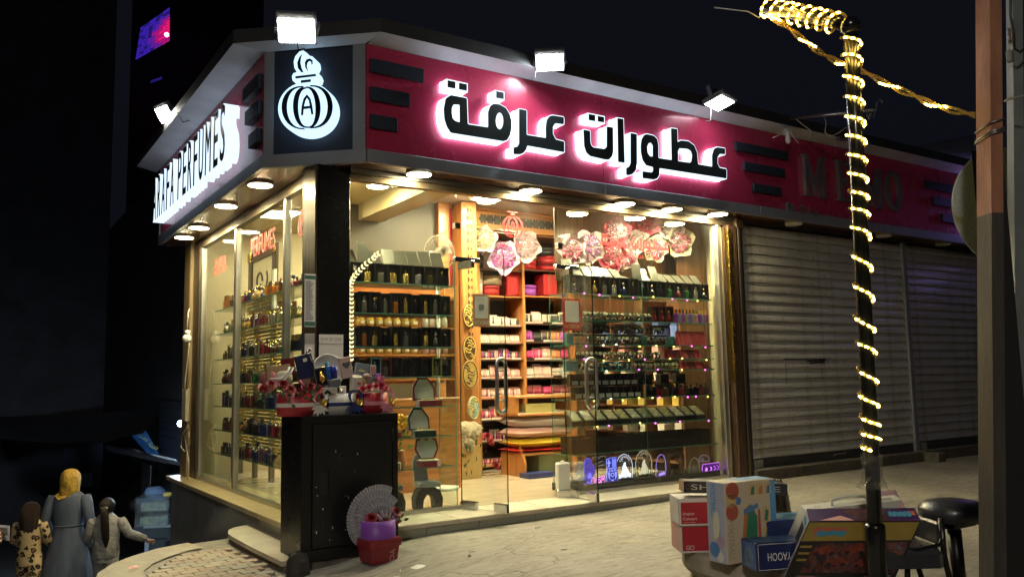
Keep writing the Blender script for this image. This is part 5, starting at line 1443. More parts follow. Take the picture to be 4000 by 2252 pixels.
# yellow flowers in a vase
vp = pick(1562,1730,1,7.15)
vs_ = thing("flower_vase","vase of yellow flowers behind the jewellery cases","vase",(vp.x,7.15,0.28))
m = MB(); m.lathe([(.05,0),(.065,.08),(.04,.16),(.05,.2)],14); m.build("vase",mat("terracotta",(0.40,0.16,0.06),.5),vs_,local=True)
m = MB(); q = random.Random(8)
for k in range(26):
    c = (q.uniform(-.08,.08),q.uniform(-.05,.05),.46+q.uniform(-.05,.06)); m.sphere(c,.022,6,4)
m.build("blossoms",mat("marigold",(0.62,0.38,0.01),.6),vs_,local=True)
m = MB()
for k in range(18):
    c = Vector((q.uniform(-.07,.07),q.uniform(-.05,.05),q.uniform(.2,.40))); a = q.random()*6
    m.add([c,c+Vector((.04*math.cos(a),-.02,.04*math.sin(a))),c+Vector((.08*math.cos(a),0,.06*math.sin(a))),c+Vector((.04*math.cos(a+.8),.01,.04*math.sin(a+.8)))],[(0,1,2,3)])
m.build("leaves",mat("bright_leaf",(0.10,0.24,0.03),.5),vs_,local=True)
# ---------------------------------------------------------------- etched night lamps on the plinth of the right window
ACR = glassmat("acrylic",(0.93,0.93,0.95),base=0.05)
def acrylic(label,sx,sy,outline,motif,col,s=1.0,edge=1.2,fill=None,base=True,Y=6.62):
    """outline and motifs in source pixels relative to (sx, sy), y up"""
    p = pick(sx,sy,1,Y); k = (p-CAM).dot(_f)/FPX; kx = k/.83
    t = thing("acrylic_lamp",label,"night lamp",(p.x,Y,p.z),0,None)
    E1 = emat("etch_%02d%02d%02d_%d" % (*[int(c*99) for c in col],int(edge*10)),col,edge)
    o = [(x*kx,y*k) for x,y in outline]
    m = MB(); m.prism(o,lambda u,v,d: (u,d,v),.008); m.build("acrylic_sheet",ACR,t,local=True)
    m = MB(); m.tube([(x,.004,y) for x,y in o],.0028,5,closed=True); m.build("glowing_edge",E1,t,local=True)
    if fill:
        m = MB(); m.prism([(x*.96,y*.97) for x,y in o],lambda u,v,d: (u,-.003+d,v),.001); m.build("tinted_face",emat("fill_%s" % E1.name,fill,.55),t,local=True)
    m = MB()
    for q in motif:
        q = [(x*kx,y*k) for x,y in q]
        p2,tr = tri_fill(q,[]); m.add([(u,-.0045,v) for u,v in p2],tr)
    if motif: m.build("etched_motif",E1,t,local=True)
    if base:
        w = max(abs(x) for x,y in o)*.8; y0 = min(y for x,y in o)
        m = MB(); m.bbox(-w,w,-.03,.04,y0-.012,y0+.008,.004); m.build("lamp_base",BLACKBOX,t,local=True)
    return t
def ring(cx,cy,r0,r1,a0=0,a1=360,n=24,sy=1.0):
    A = [math.radians(a0+(a1-a0)*i/n) for i in range(n+1)]
    return [(cx+r1*math.cos(a),cy+r1*sy*math.sin(a)) for a in A]+[(cx+r0*math.cos(a),cy+r0*sy*math.sin(a)) for a in A[::-1]]
def bar(x0,y0,x1,y1,w):
    d = Vector((x1-x0,y1-y0)).normalized(); nx,ny = -d.y*w/2,d.x*w/2
    return [(x0+nx,y0+ny),(x1+nx,y1+ny),(x1-nx,y1-ny),(x0-nx,y0-ny)]
WL_,CREAM_,BLU,PUR,VIO = (.75,.82,1.0),(.85,.75,.5),(.16,.12,1.0),(.42,.10,1.0),(.62,.16,1.0)
crest = [(24*math.cos(a),-6+26*math.sin(a)) for a in [math.radians(-60+300*0+i*(300/24.0)-0) for i in range(25)]]
acrylic("dim round football crest lamp with crown at the door end of the plinth",2264,1851,[(-24,-28),(-27,-8),(-24,8),(-16,16),(-20,30),(-10,36),(0,44),(10,36),(20,30),(16,16),(24,8),(27,-8),(24,-28)],
    [ring(0,-6,16,19.5),ring(-1,-7,8,11.5,40,330),bar(-11,-10,-8,6,2.5),bar(-8,6,0,-3,2.5),bar(0,-3,8,6,2.5),bar(8,6,12,-4,2.5),bar(1,-20,1,-6,2.5),bar(1,-6,7,-6,2.2),bar(1,-12,6,-12,2.2),ring(0,20,11,13,10,170),bar(-13,16,13,16,3),bar(-6,18,-5,31,1.6),bar(6,18,5,31,1.6),bar(0,18,0,36,1.6),bar(-2.5,35,2.5,35,1.6)],(.62,.62,.56),.55,.55)
acrylic("deep blue glowing lamp with two rounded lobes",2302,1838,[(-20,-52),(-22,-30),(-20,20),(-17,40),(-8,50),(4,48),(11,34),(12,24),(21,18),(25,4),(22,-14),(12,-26),(10,-52)],[[(-10,-28),(-4,-4),(6,-8),(10,-28)],bar(-16,-42,6,-42,2),bar(-14,-48,4,-47,2)],BLU,1.0,1.6,(.10,.08,.85))
heart = [(0,-28),(-14,-8),(-26,8),(-29,24),(-22,34),(-10,33),(0,26),(10,33),(22,34),(29,24),(26,8),(14,-8)]
acrylic("clear heart lamp with glowing purple figures at its foot",2342,1822,[(-22,-70),(-26,-40),(-30,0),(-33,24),(-24,40),(-8,40),(0,32),(8,40),(24,40),(33,24),(30,0),(26,-40),(22,-70)],[bar(-18,14,14,22,2),bar(-14,2,16,8,2)],(.55,.5,.52),.5,.5)
acrylic("pink glowing row of small hearts in front of the heart lamp",2340,1880,[(-26,-18),(-30,10),(-20,18),(-8,10),(0,16),(10,18),(22,22),(26,6),(22,-18)],[ring(-18,6,3,5.5),ring(0,4,4,6.5),ring(14,10,3,5.5),bar(-20,-14,-18,0,3),bar(-6,-16,2,-2,3.4),bar(8,-16,8,2,3.4),[(-6,-18),(8,-18),(10,-6),(0,0),(-8,-6)]],(.95,.25,.85),1.0,1.9,None,False,6.60)
acrylic("blue football crest lamp with cross and stripes in the middle of the plinth",2391,1836,[(-22,-48),(-22,-20),(-19,10),(-22,28),(-21,44),(-12,46),(-7,50),(0,46),(7,51),(12,47),(21,50),(22,32),(19,12),(23,-16),(21,-48)],
    [bar(-14,14,-14,42,5),bar(-20,30,-5,31,5)]+[bar(2+i*4.4,12,2+i*4.4,44,2.2) for i in range(4)]+[bar(-18,9,19,9,2),bar(-18,-2,19,-1,2),bar(-12,0,-12,7,1.8),bar(-12,6,-7,6,1.8),ring(0,3.5,2.4,4.4,50,310,12),bar(8,0,8,7,1.8),ring(10,3.5,1.6,3.6,-80,90,8),[(-18,-6),(-10,-6),(-12,-26),(-8,-36),(-16,-28)],[(18,-6),(10,-6),(12,-26),(8,-36),(16,-28)],ring(0,-16,5,8),[(-6,-34),(6,-34),(0,-46)]],(.22,.26,1.0),1.0,1.7,(.05,.05,.45))
couple = [(-28,-38),(-26,-24),(-18,-22),(-12,-6),(-10,8),(-6,14),(-4,20),(2,24),(5,18),(4,10),(9,0),(16,-14),(22,-20),(26,-24),(24,-38),(16,-36),(10,-33),(4,-38),(-4,-36),(-12,-34),(-20,-38)]
rnd = [(-32,-42),(-34,-20),(-35,8),(-30,30),(-18,46),(0,54),(18,46),(30,30),(35,8),(34,-20),(32,-42)]
stars = [[(x-.9,y),(x,y-.9),(x+.9,y),(x,y+.9)] for x,y in ((-24,6),(-22,-8),(-20,18),(14,24),(20,14),(24,2),(26,-8),(16,2),(22,24),(-26,-14),(12,34),(-14,2))]
scr = [ring(22*math.cos(math.radians(a)),14+30*math.sin(math.radians(a)),1.2,3,a,a+230,7) for a in (30,50,70,90,110,130,150)]
acrylic("white lit round topped lamp with seated couple and stars",2440,1826,rnd,[couple]+stars+scr+[ring(-9,30,3.2,4.4,60,300,10)],WL_,1.0,1.25)
acrylic("cream lit oval lamp with seated couple right of the white one",2516,1812,rnd,[[(x*.9,y*.95-2) for x,y in couple]]+scr+[ring(-6,26,3.2,4.4,60,300,10)],CREAM_,1.0,.75)
acrylic("lilac oval lamp with purple skyline at its foot",2583,1824,[(-18,-54),(-24,-24),(-20,16),(-12,40),(0,50),(12,46),(20,26),(22,-4),(18,-30),(12,-54)],[[(-14,-32),(-13,-22),(-8,-24),(-7,-18),(-2,-22),(0,-16),(5,-20),(8,-14),(12,-16),(14,-28)],[(-12,-48),(-6,-36),(2,-36),(0,-50)]],(.50,.30,1.0),1.0,1.0)
m_sq = thing("shadow_box_frame","dark wooden square lamp frame with curled silhouette right of the lilac lamp","night lamp",tuple(pick(2644,1872,1,6.60)),0)
k = 8.1/FPX; kx = k/.83
def rr_sq(w,h,r): return round_poly([(-w,0),(w,0),(w,h),(-w,h)],r,4)
O = [(x,y) for x,y in rr_sq(40*kx,112*k,.03)]; I = [(x,y+.022) for x,y in rr_sq(30*kx,90*k,.02)]
m = MB(); n = len(O)
for y_ in (0.0,.05): m.add([(u,y_,v) for u,v in O]+[(u,y_,v) for u,v in I],[(i,(i+1) % n,n+(i+1) % n,n+i) for i in range(n)])
m.add([(u,0,v) for u,v in O]+[(u,.05,v) for u,v in O],[(i,(i+1) % n,n+(i+1) % n,n+i) for i in range(n)]); m.add([(u,0,v) for u,v in I]+[(u,.05,v) for u,v in I],[(n+i,n+(i+1) % n,(i+1) % n,i) for i in range(n)])
m.build("frame",DKWOOD,m_sq,local=True)
m = MB(); m.tube([(kx*(x),.02,k*y) for x,y in ((-22,22),(-24,42),(-14,54),(-4,44),(-8,28),(2,22),(8,40),(18,56),(22,70))],.008,6); m.tube([(kx*x,.02,k*y) for x,y in ((2,22),(12,30),(20,24),(16,44))],.007,6); m.build("silhouette",LATT,m_sq,local=True)
m = MB(); m.box(-28*kx,26*kx,.01,.03,13*k,15*k); m.build("lit_strip",emat("lit_strip",(.9,.8,.55),1.6),m_sq,local=True)
acrylic("purple glowing handbag shaped lamp with moon phases at the far end",2778,1822,[(-38,-28),(-40,0),(-36,12),(34,14),(40,8),(36,-28)],[[(-30,-12),(-24,2),(-18,-4),(-20,-16)],ring(-6,-6,4,8,-90,90,10),ring(10,-5,6.5,8.5,-90,90,10),ring(24,-4,7,8.5,-90,90,10),bar(-32,-22,34,-21,3)],VIO,1.0,1.8,(.12,.02,.2))
acrylic("dim clear arch lamp behind the purple handbag lamp",2752,1800,ring(0,0,0.5,24,0,180,16)[:17],[ring(-8,6,4,6,60,300,10)],(.5,.42,.5),.6,.5,None,False,6.66)
acrylic("dark arch shaped lamp between the square frame and the purple lamp",2712,1822,[(-22,-34),(-22,0),(-14,24),(4,36),(18,26),(24,0),(24,-34)],[ring(-8,0,4,6,-100,100,10),bar(2,-20,8,6,2)],(.5,.42,.25),.6,.45)

# ---------------------------------------------------------------- fairy lights along the right shelves
def fairy(label,z,n,seed):
    q = random.Random(seed)
    t = thing("fairy_lights",label,"fairy lights",(6.0,6.545,z),0,"fairy lights along the right window shelves")
    pts = []
    for i in range(n*2+1):
        pts.append((-.95+1.9*i/(n*2),0,-.004-.012*(i % 2)))
    m = MB(); m.tube(pts,.0012,4); m.build("wire",mat("copper_wire",(.4,.25,.1),.3,.8),t,local=True)
    for i in range(n):
        c = q.choice((0,0,1,1,2)); x = -.95+1.9*(i+.2+.6*q.random())/n
        link("bulb",shared("bulb|%d" % c,lambda: MB().sphere((0,0,0),.0075,8,5),[emat("fairy_%d" % c,((1,.12,.65),(1,.75,.15),(1,.85,.6))[c],6.0)]),t,Vector((x,-.006,q.uniform(-.014,.012))),True)
for i,(k_,n_) in enumerate(((1,8),(3,8),(4,7),(5,6),(6,11),(7,6))):
    fairy("string of tiny pink and yellow lights on the %s right shelf" % ORD[k_-1],RZ[k_]-.008,n_,k_)
# gold crescents hanging down the pillar edge
t = thing("crescent_lights","string of golden crescents hanging inside the window along the black pillar","light string",(2.72,6.53,1.2))
CR = emat("crescent_gold",(1.0,.80,.36),2.2)
cpts = [(1482,988),(1470,995),(1462,1006),(1448,1017),(1433,1028),(1421,1040),(1409,1052),(1398,1063),(1388,1074),(1381,1086),(1376,1098),(1373,1112)]+[(1372+(i % 2),1126+i*17) for i in range(17)]
def cresc_mesh():
    m = MB(); o = []
    for i in range(9):
        a = math.radians(100+i*20); o.append((.024*math.cos(a),.024*math.sin(a)))
    for i in range(9):
        a = math.radians(260-i*20); o.append((.018*math.cos(a)+.010,.018*math.sin(a)))
    return m.prism(o,lambda u,v,d: (u,d,v),.004)
w_ = []
for i,(sx,sy) in enumerate(cpts):
    p = pick(sx,sy,1,6.525); w_.append(p-Vector((2.72,6.53,1.2)))
    link("crescent",shared("crescent|",cresc_mesh,[CR]),t,p-Vector((2.72,6.53,1.2)),True,rot=(0,R(-40 if i < 12 else -75+(i % 3)*6),0))
m = MB(); m.tube(w_,.0015,4); m.build("string_wire",GOLDP,t,local=True)

# ---------------------------------------------------------------- lettering and posters on the glass
STK = mat("red_sticker",(0.72,0.07,0.075),.45,emit=(0.72,0.07,0.075),es=0.0)
YG = 6.4835
def flat_poly(polys,place_,name,par,mt):
    m = MB()
    for o,h in polys:
        p2,tr = tri_fill(o,h); m.add([place_(u,v) for u,v in p2],tr)
    return m.build(name,mt,par)
st = thing("window_lettering","red Arabic shop name stuck on the right window glass","lettering",(6.0,YG,2.3))
xs_ = [p[0] for o,h,r in AR for p in o]; zs_ = [p[1] for o,h,r in AR for p in o]
ax0,ax1,az0,az1 = min(xs_),max(xs_),min(zs_),max(zs_)
b0 = pick(2349,945,1,YG); b1 = pick(2611,955,1,YG)
kk = (b1.x-b0.x)/(ax1-ax0); zbase = pick(2480,975,1,YG).z-.012
def small(u,v): return (b0.x+(u-ax0)*kk,YG,zbase+(v-az0)*kk*.92)
for o,h,r in AR: flat_poly([(off_poly(round_poly(o,r),.012),[off_poly(round_poly(x,.008),-.004) for x in h])],small,"letter",st,STK)
for q in zdots: flat_poly([(off_poly(q,.012),[])],small,"letter_dot",st,STK)
def build_letters(vs,fs,mt,par):
    """every separate glyph becomes a part of its own"""
    root = list(range(len(vs)))
    def find(a):
        while root[a] != a: root[a] = root[root[a]]; a = root[a]
        return a
    for p in fs:
        for a in p[1:]: root[find(a)] = find(p[0])
    gr_ = {}
    for p in fs: gr_.setdefault(find(p[0]),[]).append(p)
    for k_ in gr_:
        ids = sorted({i for p in gr_[k_] for i in p}); ix = {i: n_ for n_,i in enumerate(ids)}
        m = MB(); m.add([vs[i] for i in ids],[[ix[i] for i in p] for p in gr_[k_]]); m.build("letter",mt,par)
def glass_text(name,label,s,place_,par=None,w=None,h=None,mt=None):
    t = par or thing(name,label,"lettering",place_(0,0),0)
    v,f,tw,y0,y1 = text_shape(s)
    k1 = (w/tw) if w else None; k2 = (h/(y1-y0)) if h else k1
    if k1 is None: k1 = k2
    build_letters([place_(p[0]*k1,(p[1]-y0)*k2) for p in v],f,mt or STK,t)
    return t
def front_at(sx0,sy,sx1,Y=YG):
    a = pick(sx0,sy,1,Y); b = pick(sx1,sy,1,Y)
    return a,b.x-a.x
a,w = front_at(2418,1008,2580)
glass_text("window_lettering","small red Arabic line below the shop name on the right window","\ufed2\ufef4\ufee0\ufed0\ufe97 . \ufe8e\ufef3\ufe8d\ufeaa\ufeeb . \ufe95\ufe8e\ufecb\ufe8e\ufeb3",lambda u,v: (a.x+u,YG,a.z+v),None,w,.075)
a2,w2 = front_at(1946,966,2042)
glass_text("window_lettering","red Arabic words below the red logo over the door","\ufed5\ufeae\ufed4\ufee3 - \ufe94\ufee0\ufee4\ufe9f",lambda u,v: (a2.x+u,YG,a2.z+v),None,w2,.07)
def logo_sticker(label,place_,s):
    """the round bottle mark drawn flat, s metres wide"""
    t = thing("logo_sticker",label,"sticker",place_(0,0))
    k = s/2/240.0
    def P(pts): return [((x-484)*k,(775-y)*k) for x,y in pts]
    pol = [cres(242,292,455,570,470,982,440,450),cres(350,398,462,582,488,968,480,490),cres(725,677,510,562,510,972,512,515),cres(610,562,472,575,488,968,468,492),
        [(425,845),(432,760),(450,690),(482,650),(515,690),(532,760),(542,848),(520,848),(510,765),(500,710),(481,690),(466,710),(452,770),(446,848)],[(448,760),(520,760),(522,784),(448,784)],[(372,470),(592,470),(592,492),(372,492)],[(424,512),(538,512),(538,536),(424,536)]]
    m = MB()
    for q in pol:
        q = P(q); p2,tr = tri_fill(q,[]); m.add([place_(u,v) for u,v in p2],tr)
    m.build("mark",STK,t)
    return t
lp = pick(2004,887,1,YG)
logo_sticker("red round bottle logo sticker on the glass over the door",lambda u,v: (lp.x+u,YG,lp.z+v),.235)
XG = 2.4335
l2 = pick(1180,880,0,XG)
logo_sticker("red round logo sticker on the side street glass beside the pillar",lambda u,v: (XG,l2.y-u,l2.z+v),.22)
for (s_,xa_,ya_,xb_,h_,l) in (("ARAFA",836,1078,883,.19,"red word ARAFA on the side street glass"),("PERFUMES",980,1008,1074,.20,"red word PERFUMES on the side street glass")):
    p = pick(xa_,ya_,0,XG); p2_ = pick(xb_,ya_-35,0,XG); ww = p.y-p2_.y
    glass_text("window_lettering",l,s_,(lambda p: (lambda u,v: (XG,p.y-u,p.z+v)))(p),None,ww,h_)
# posters (their codes are left out)
TAN = mat("tan_poster",(0.50,0.26,0.13),.5); POSTW = mat("poster_white",(0.74,0.72,0.67),.5); REDPO = mat("poster_red",(0.48,0.02,0.05),.45); INK = mat("ink_dark",(0.05,0.03,0.02),.5); GOLDTX = mat("gold_text",(0.75,0.50,0.16),.5); GREYINK = mat("grey_ink",(0.16,0.15,0.15),.5)
def poster(label,c4,body,txt,tcol,Y,icon=False):
    (xa,ya),(xb,yb) = c4
    a = pick(xa,ya,1,Y); b = pick(xb,yb,1,Y)
    w = b.x-a.x; h = a.z-pick(xa,yb,1,Y).z
    t = thing("poster",label,"poster",(a.x+w/2,Y,a.z-h))
    m = MB(); m.box(a.x,b.x,Y-.003,Y,a.z-h,a.z); m.build("sheet",body,t)
    m = MB(); q = round_poly([(a.x+w*.11,a.z-h*.74),(b.x-w*.11,a.z-h*.74),(b.x-w*.11,a.z-h*.07),(a.x+w*.11,a.z-h*.07)],.012,3)
    m.prism(q,lambda u,v,d: (u,Y-.0035-d,v),.0005); m.build("white_field",POSTW,t)
    v,f,tw,y0,y1 = text_shape(txt)
    k1 = w*.84/tw
    build_letters([(a.x+w*.08+p[0]*k1,Y-.0045,a.z-h*.93+(p[1]-y0)/(y1-y0)*h*.12) for p in v],f,tcol,t)
    if icon:
        cx,cz = a.x+w/2,a.z-h*.40; s = w*.13
        m = MB()
        for q in (round_poly([(-s,-s),(s,-s),(s,s),(-s,s)],s*.5),):
            m.tube([(cx+u,Y-.0045,cz+v) for u,v in q],.003,4,closed=True)
        m.tube([(cx+s*.5*math.cos(k*.5236),Y-.0045,cz+s*.5*math.sin(k*.5236)) for k in range(12)],.0028,4,closed=True); m.sphere((cx+s*.62,Y-.0045,cz+s*.62),.003,6,4)
        m.build("camera_icon",INK,t)
poster("tan poster with white field and word INSTAGRAM on the door side glass",((1846,1146),(1913,1275)),TAN,"INSTAGRAM",POSTW,6.478,True)
poster("red poster with white field and word FACEBOOK beside the open right door",((2197,1164),(2270,1289)),REDPO,"FACEBOOK",GOLDTX,6.476)
# paper notices taped to the pillar
def notice(label,sx0,sy0,sx1,sy1,Y,parts):
    a = pick(sx0,sy0,1,Y); b = pick(sx1,sy1,1,Y); zb2 = pick(sx0,sy1,1,Y).z
    w,h = b.x-a.x,a.z-zb2
    t = thing("paper_notice",label,"notice",(a.x+w/2,Y,zb2))
    m = MB(); m.box(a.x,b.x,Y-.002,Y,zb2,a.z); m.build("sheet",PAPER,t)
    for nm,mt,u0,u1,v0,v1 in parts:
        m = MB(); m.box(a.x+w*u0,a.x+w*u1,Y-.003,Y-.0022,zb2+h*v0,zb2+h*v1); m.build(nm,mt,t)
    return t,a.x,zb2,w,h
GRN = mat("notice_green",(0.05,0.16,0.11),.5); CLRT = mat("sleeve_grey",(0.36,0.35,0.33),.2,coat=.5,bump=.4,bs=20)
t_,a_,z_,w_,h_ = notice("white sheet headed SCAN QR CODE on the black pillar",1246,1305,1340,1480,6.444,[("plastic_sleeve",CLRT,.0,1.0,.78,.80)])
v,f,tw,y0,y1 = text_shape("SCAN QR CODE"); k1 = w_*.86/tw
build_letters([(a_+w_*.07+p[0]*k1,6.4405,z_+h_*.855+(p[1]-y0)/(y1-y0)*h_*.075) for p in v],f,GREYINK,t_)
# long printed form in a crinkled sleeve
t_,a_,z_,w_,h_ = notice("long printed paper form in plastic on the left edge of the pillar",1190,1068,1231,1276,6.446,[("green_header",GRN,.02,.98,.90,.97),("green_footer",GRN,.02,.98,.02,.10)])
m = MB(); q = random.Random(6)
for i in range(20): m.box(a_+w_*.12,a_+w_*(.5+.38*q.random()),6.4425,6.4432,z_+h_*(.14+i*.037),z_+h_*(.155+i*.037))
m.build("printed_lines",GREYINK,t_)
notice("small grey paper label below the long form on the pillar",1190,1302,1228,1405,6.446,[("plastic_sleeve",CLRT,.0,1.0,.60,.98)])

# ---------------------------------------------------------------- side street window: tiers of bottles
SX = 2.70
tiers = [pick(870,v,0,SX).z for v in (1221,1312,1407,1497,1582,1671,1760)]
BK = ["block","tall","flat","round"]
for r_,z in enumerate(tiers):
    m = MB(); m.box(2.56,2.92,6.86,10.5,z-.009,z); m.m = [0,0,1,1,1,1]
    tag(m.build("glass_shelf",[SHELFGLASS,GREENEDGE]),"%s glass shelf from the top behind the side street window" % ORD[r_],"glass shelf")
    q = random.Random(40+r_); y = 10.42; i = 0
    pal = [(0,1,3,4,6,0),(7,8,8,6,9,3),(1,5,2,4,7,3),(1,3,2,1,5,7),(4,1,2,3,5,2),(3,0,3,1,2,4),(2,7,2,3,4,9)][r_]
    while y > 6.95 and i < 33:
        w = q.uniform(.070,.100); h = q.uniform(.115,.185)*(1.0 if r_ < 5 else .85); kd = (i//4+r_) % 4 if q.random() < .75 else q.randrange(4); b = pal[(i//3) % len(pal)] if q.random() < .8 else q.choice(pal); c = q.choice((0,1,2,3,4)) if r_ < 4 else q.choice((2,3,3))
        hk = round(h/.02)*.02; wk = round(w/.012)*.012
        o = bpy.data.objects.new("perfume_bottle",shared("side_bottle|%d%.3f%.3f%d%d" % (kd,wk,hk,b,c),lambda: bottle_mesh(BK[kd],wk,hk),[BOT[b],CAPS[c]])); COL.objects.link(o)
        o.location = (2.66+q.uniform(-.01,.01),y-wk/2,z+.001); o.rotation_euler[2] = R(90+q.uniform(-12,12))
        tag(o,"perfume bottle on the %s side window shelf, %s from the far end" % (ORD[r_],ORD[i]),"perfume bottle","perfume bottles on the side window shelves")
        if q.random() < .26:
            o2 = o.copy(); COL.objects.link(o2); o2.location.x += .12; o2.location.y += .02
            o2["label"] = "perfume bottle in the back row of the %s side shelf, behind the %s bottle" % (ORD[r_],ORD[i])
        y -= wk+q.uniform(.004,.03); i += 1
# gold bead curtain and framed mirrors behind the side window bottles
BEAD = mat("gold_beads",(0.70,0.55,0.16),.22,.9,bump=1.0,bs=55)
bcu = thing("bead_panel","glittering gold panel behind the side window shelves","decor panel",(3.02,9.9,0.2))
m = MB(); q = random.Random(12)
for a in range(34):
    for b in range(40):
        y,z = 9.05+a*.055,.3+b*.042
        m.add([(3.0,y,z),(3.0,y+.027,z+.021),(3.0,y+.055,z),(3.0,y+.027,z-.021),(2.975-q.random()*.012,y+.027+q.uniform(-.01,.01),z)],[(0,4,1),(1,4,2),(2,4,3),(3,4,0)])
m.build("beads",BEAD,bcu)
for a in (9.03,9.65,10.3,10.93): bx("panel_post",2.99,3.04,a-.035,a+.035,0.0,2.15,mat("grey_post",(0.16,0.14,0.09),.4),bcu)
mf = thing("ornate_frame","dark ornate picture frame with gold corners above the side window bottles","picture frame",(3.0,9.95,1.95))
for (y0_,y1_,z0_,z1_) in ((9.42,10.52,2.62,2.74),(9.42,10.52,1.98,2.10),(9.42,9.56,2.101,2.619),(10.38,10.52,2.101,2.619)): bx("frame_rail",2.96,3.0,y0_,y1_,z0_,z1_,DKWOOD,mf,.008)
for y0_ in (9.41,10.41):
    for z0_ in (1.97,2.63): bx("gold_corner",2.95,2.959,y0_,y0_+.11,z0_,z0_+.11,GOLD,mf)
bx("panel",2.985,2.995,9.56,10.38,2.10,2.62,mat("cream_print",(0.60,0.53,0.36),.5),mf)
m = MB()
m.tube([(2.984,10.1-.13*math.cos(i*.45)*(1-i*.03),2.35+.12*math.sin(i*.45)*(1-i*.03)) for i in range(14)],.016,6); m.tube([(2.984,9.8+.02*math.sin(i),2.2+i*.035) for i in range(8)],.014,6); m.build("script",INK,mf)
bx("white_board_end",2.80,2.83,8.95,9.02,1.93,2.36,WHITEP,tag(empty("white_board",(2.8,9.0,1.93)),"narrow white board leaning above the side window bottles","board"))
for k_,(y,z,w) in enumerate(((10.2,1.93,.20),(9.7,1.93,.16))):
    tag(bx("wooden_fan_plaque" if k_ else "door_panel_board",3.10,3.13,y-w,y+w,z-.1,z+.5-(.2*k_),CREAM if not k_ else WOODY),["tall cream board behind the far end of the side window","wooden plaque behind the far bottles of the side window"][k_],"board")
# ---------------------------------------------------------------- black metal cabinet on the pavement
BLKM = mat("black_metal_paint",(0.011,0.011,0.012),.34,.2,var=.5,vs=3,rv=.12,bump=.06,bs=7)
BLKM2 = mat("black_door_paint",(0.016,0.017,0.019),.36,.25,var=.55,vs=2.2,rv=.14,bump=.05,bs=5)
CX0,CX1,CY0,CY1,CZ0,CZ1 = 2.065,2.825,5.92,6.375,-.15,.872
cab = thing("metal_cabinet","scuffed black metal cabinet with one door in front of the shop corner","cabinet",((CX0+CX1)/2,6.14,CZ0))
bx("carcass",CX0,CX1,CY0+.012,CY1,CZ0,CZ1-.002,BLKM,cab,.006)
for (a,b,c,d) in ((CX0,CX1,CZ1-.055,CZ1),(CX0,CX1,CZ0,CZ0+.075),(CX0,CX0+.075,CZ0+.076,CZ1-.056),(CX1-.045,CX1,CZ0+.076,CZ1-.056)):
    bx("front_frame",a,b,CY0-.004,CY0+.011,c,d,BLKM,cab,.003)
door = bx("cabinet_door",CX0+.083,CX1-.050,CY0-.006,CY0+.010,CZ0+.084,CZ1-.064,BLKM2,cab,.004)
m = MB(); m.box(CX0+.13,CX0+.20,CY0-.010,CY0-.0065,.30,.47); m.build("latch_recess",BLK,door)
m = MB(); m.tube([(CX0+.125,CY0-.012,.475),(CX0+.205,CY0-.012,.475),(CX0+.205,CY0-.012,.30)],.005,5); m.build("latch_rim",BLKM,door)
for z in (.12,.66): m = MB(); m.tube([(CX1-.049,CY0-.008,z),(CX1-.049,CY0-.008,z+.09)],.008,6); m.build("hinge",BLKM,cab)
m = MB(); q = random.Random(9)
for i in range(16):
    x,z = CX0+.10+q.random()*.55,CZ0+.12+q.random()*.78; m.box(x,x+q.uniform(.002,.012),CY0-.0068,CY0-.0063,z,z+q.uniform(.002,.02))
tag(m.build("paint_chips",PAPER,door),None,None,None,"stuff")
# broken concrete footing
FOOT = mat("broken_concrete",(0.14,0.12,0.09),.85,var=.5,vs=9,bump=.8,bs=18)
m = MB(); m.hexa([(CX0-.05,CY0-.03,-.26),(CX1+.02,CY0-.02,-.2),(CX1,CY1,-.2),(CX0,CY1,-.26)],[(CX0+.03,CY0+.03,CZ0),(CX1-.03,CY0+.03,CZ0),(CX1-.03,CY1,CZ0),(CX0+.03,CY1,CZ0)])
m.build("footing",FOOT,cab)
q = random.Random(4)
m = MB(); n = 10
for j,(r,z) in enumerate(((.085,-.26),(.09,-.19),(.075,-.12),(.06,-.07))):
    m.v += [(CX0-.035+r*(1+q.uniform(-.15,.15))*math.cos(6.283*k/n),CY0-.05+r*(1+q.uniform(-.15,.15))*math.sin(6.283*k/n),z+q.uniform(-.012,.012)) for k in range(n)]
for j in range(3):
    for k in range(n): m.f.append([j*n+k,j*n+(k+1) % n,(j+1)*n+(k+1) % n,(j+1)*n+k]); m.m.append(0); m.sm.append(False)
m.f.append([3*n+k for k in range(n)]); m.m.append(0); m.sm.append(False)
tag(m.build("pipe_stump",mat("dark_rubble",(0.05,0.045,0.04),.8,var=.6,vs=12,bump=.8,bs=30)),"broken dark stump at the foot of the black cabinet","rubble")

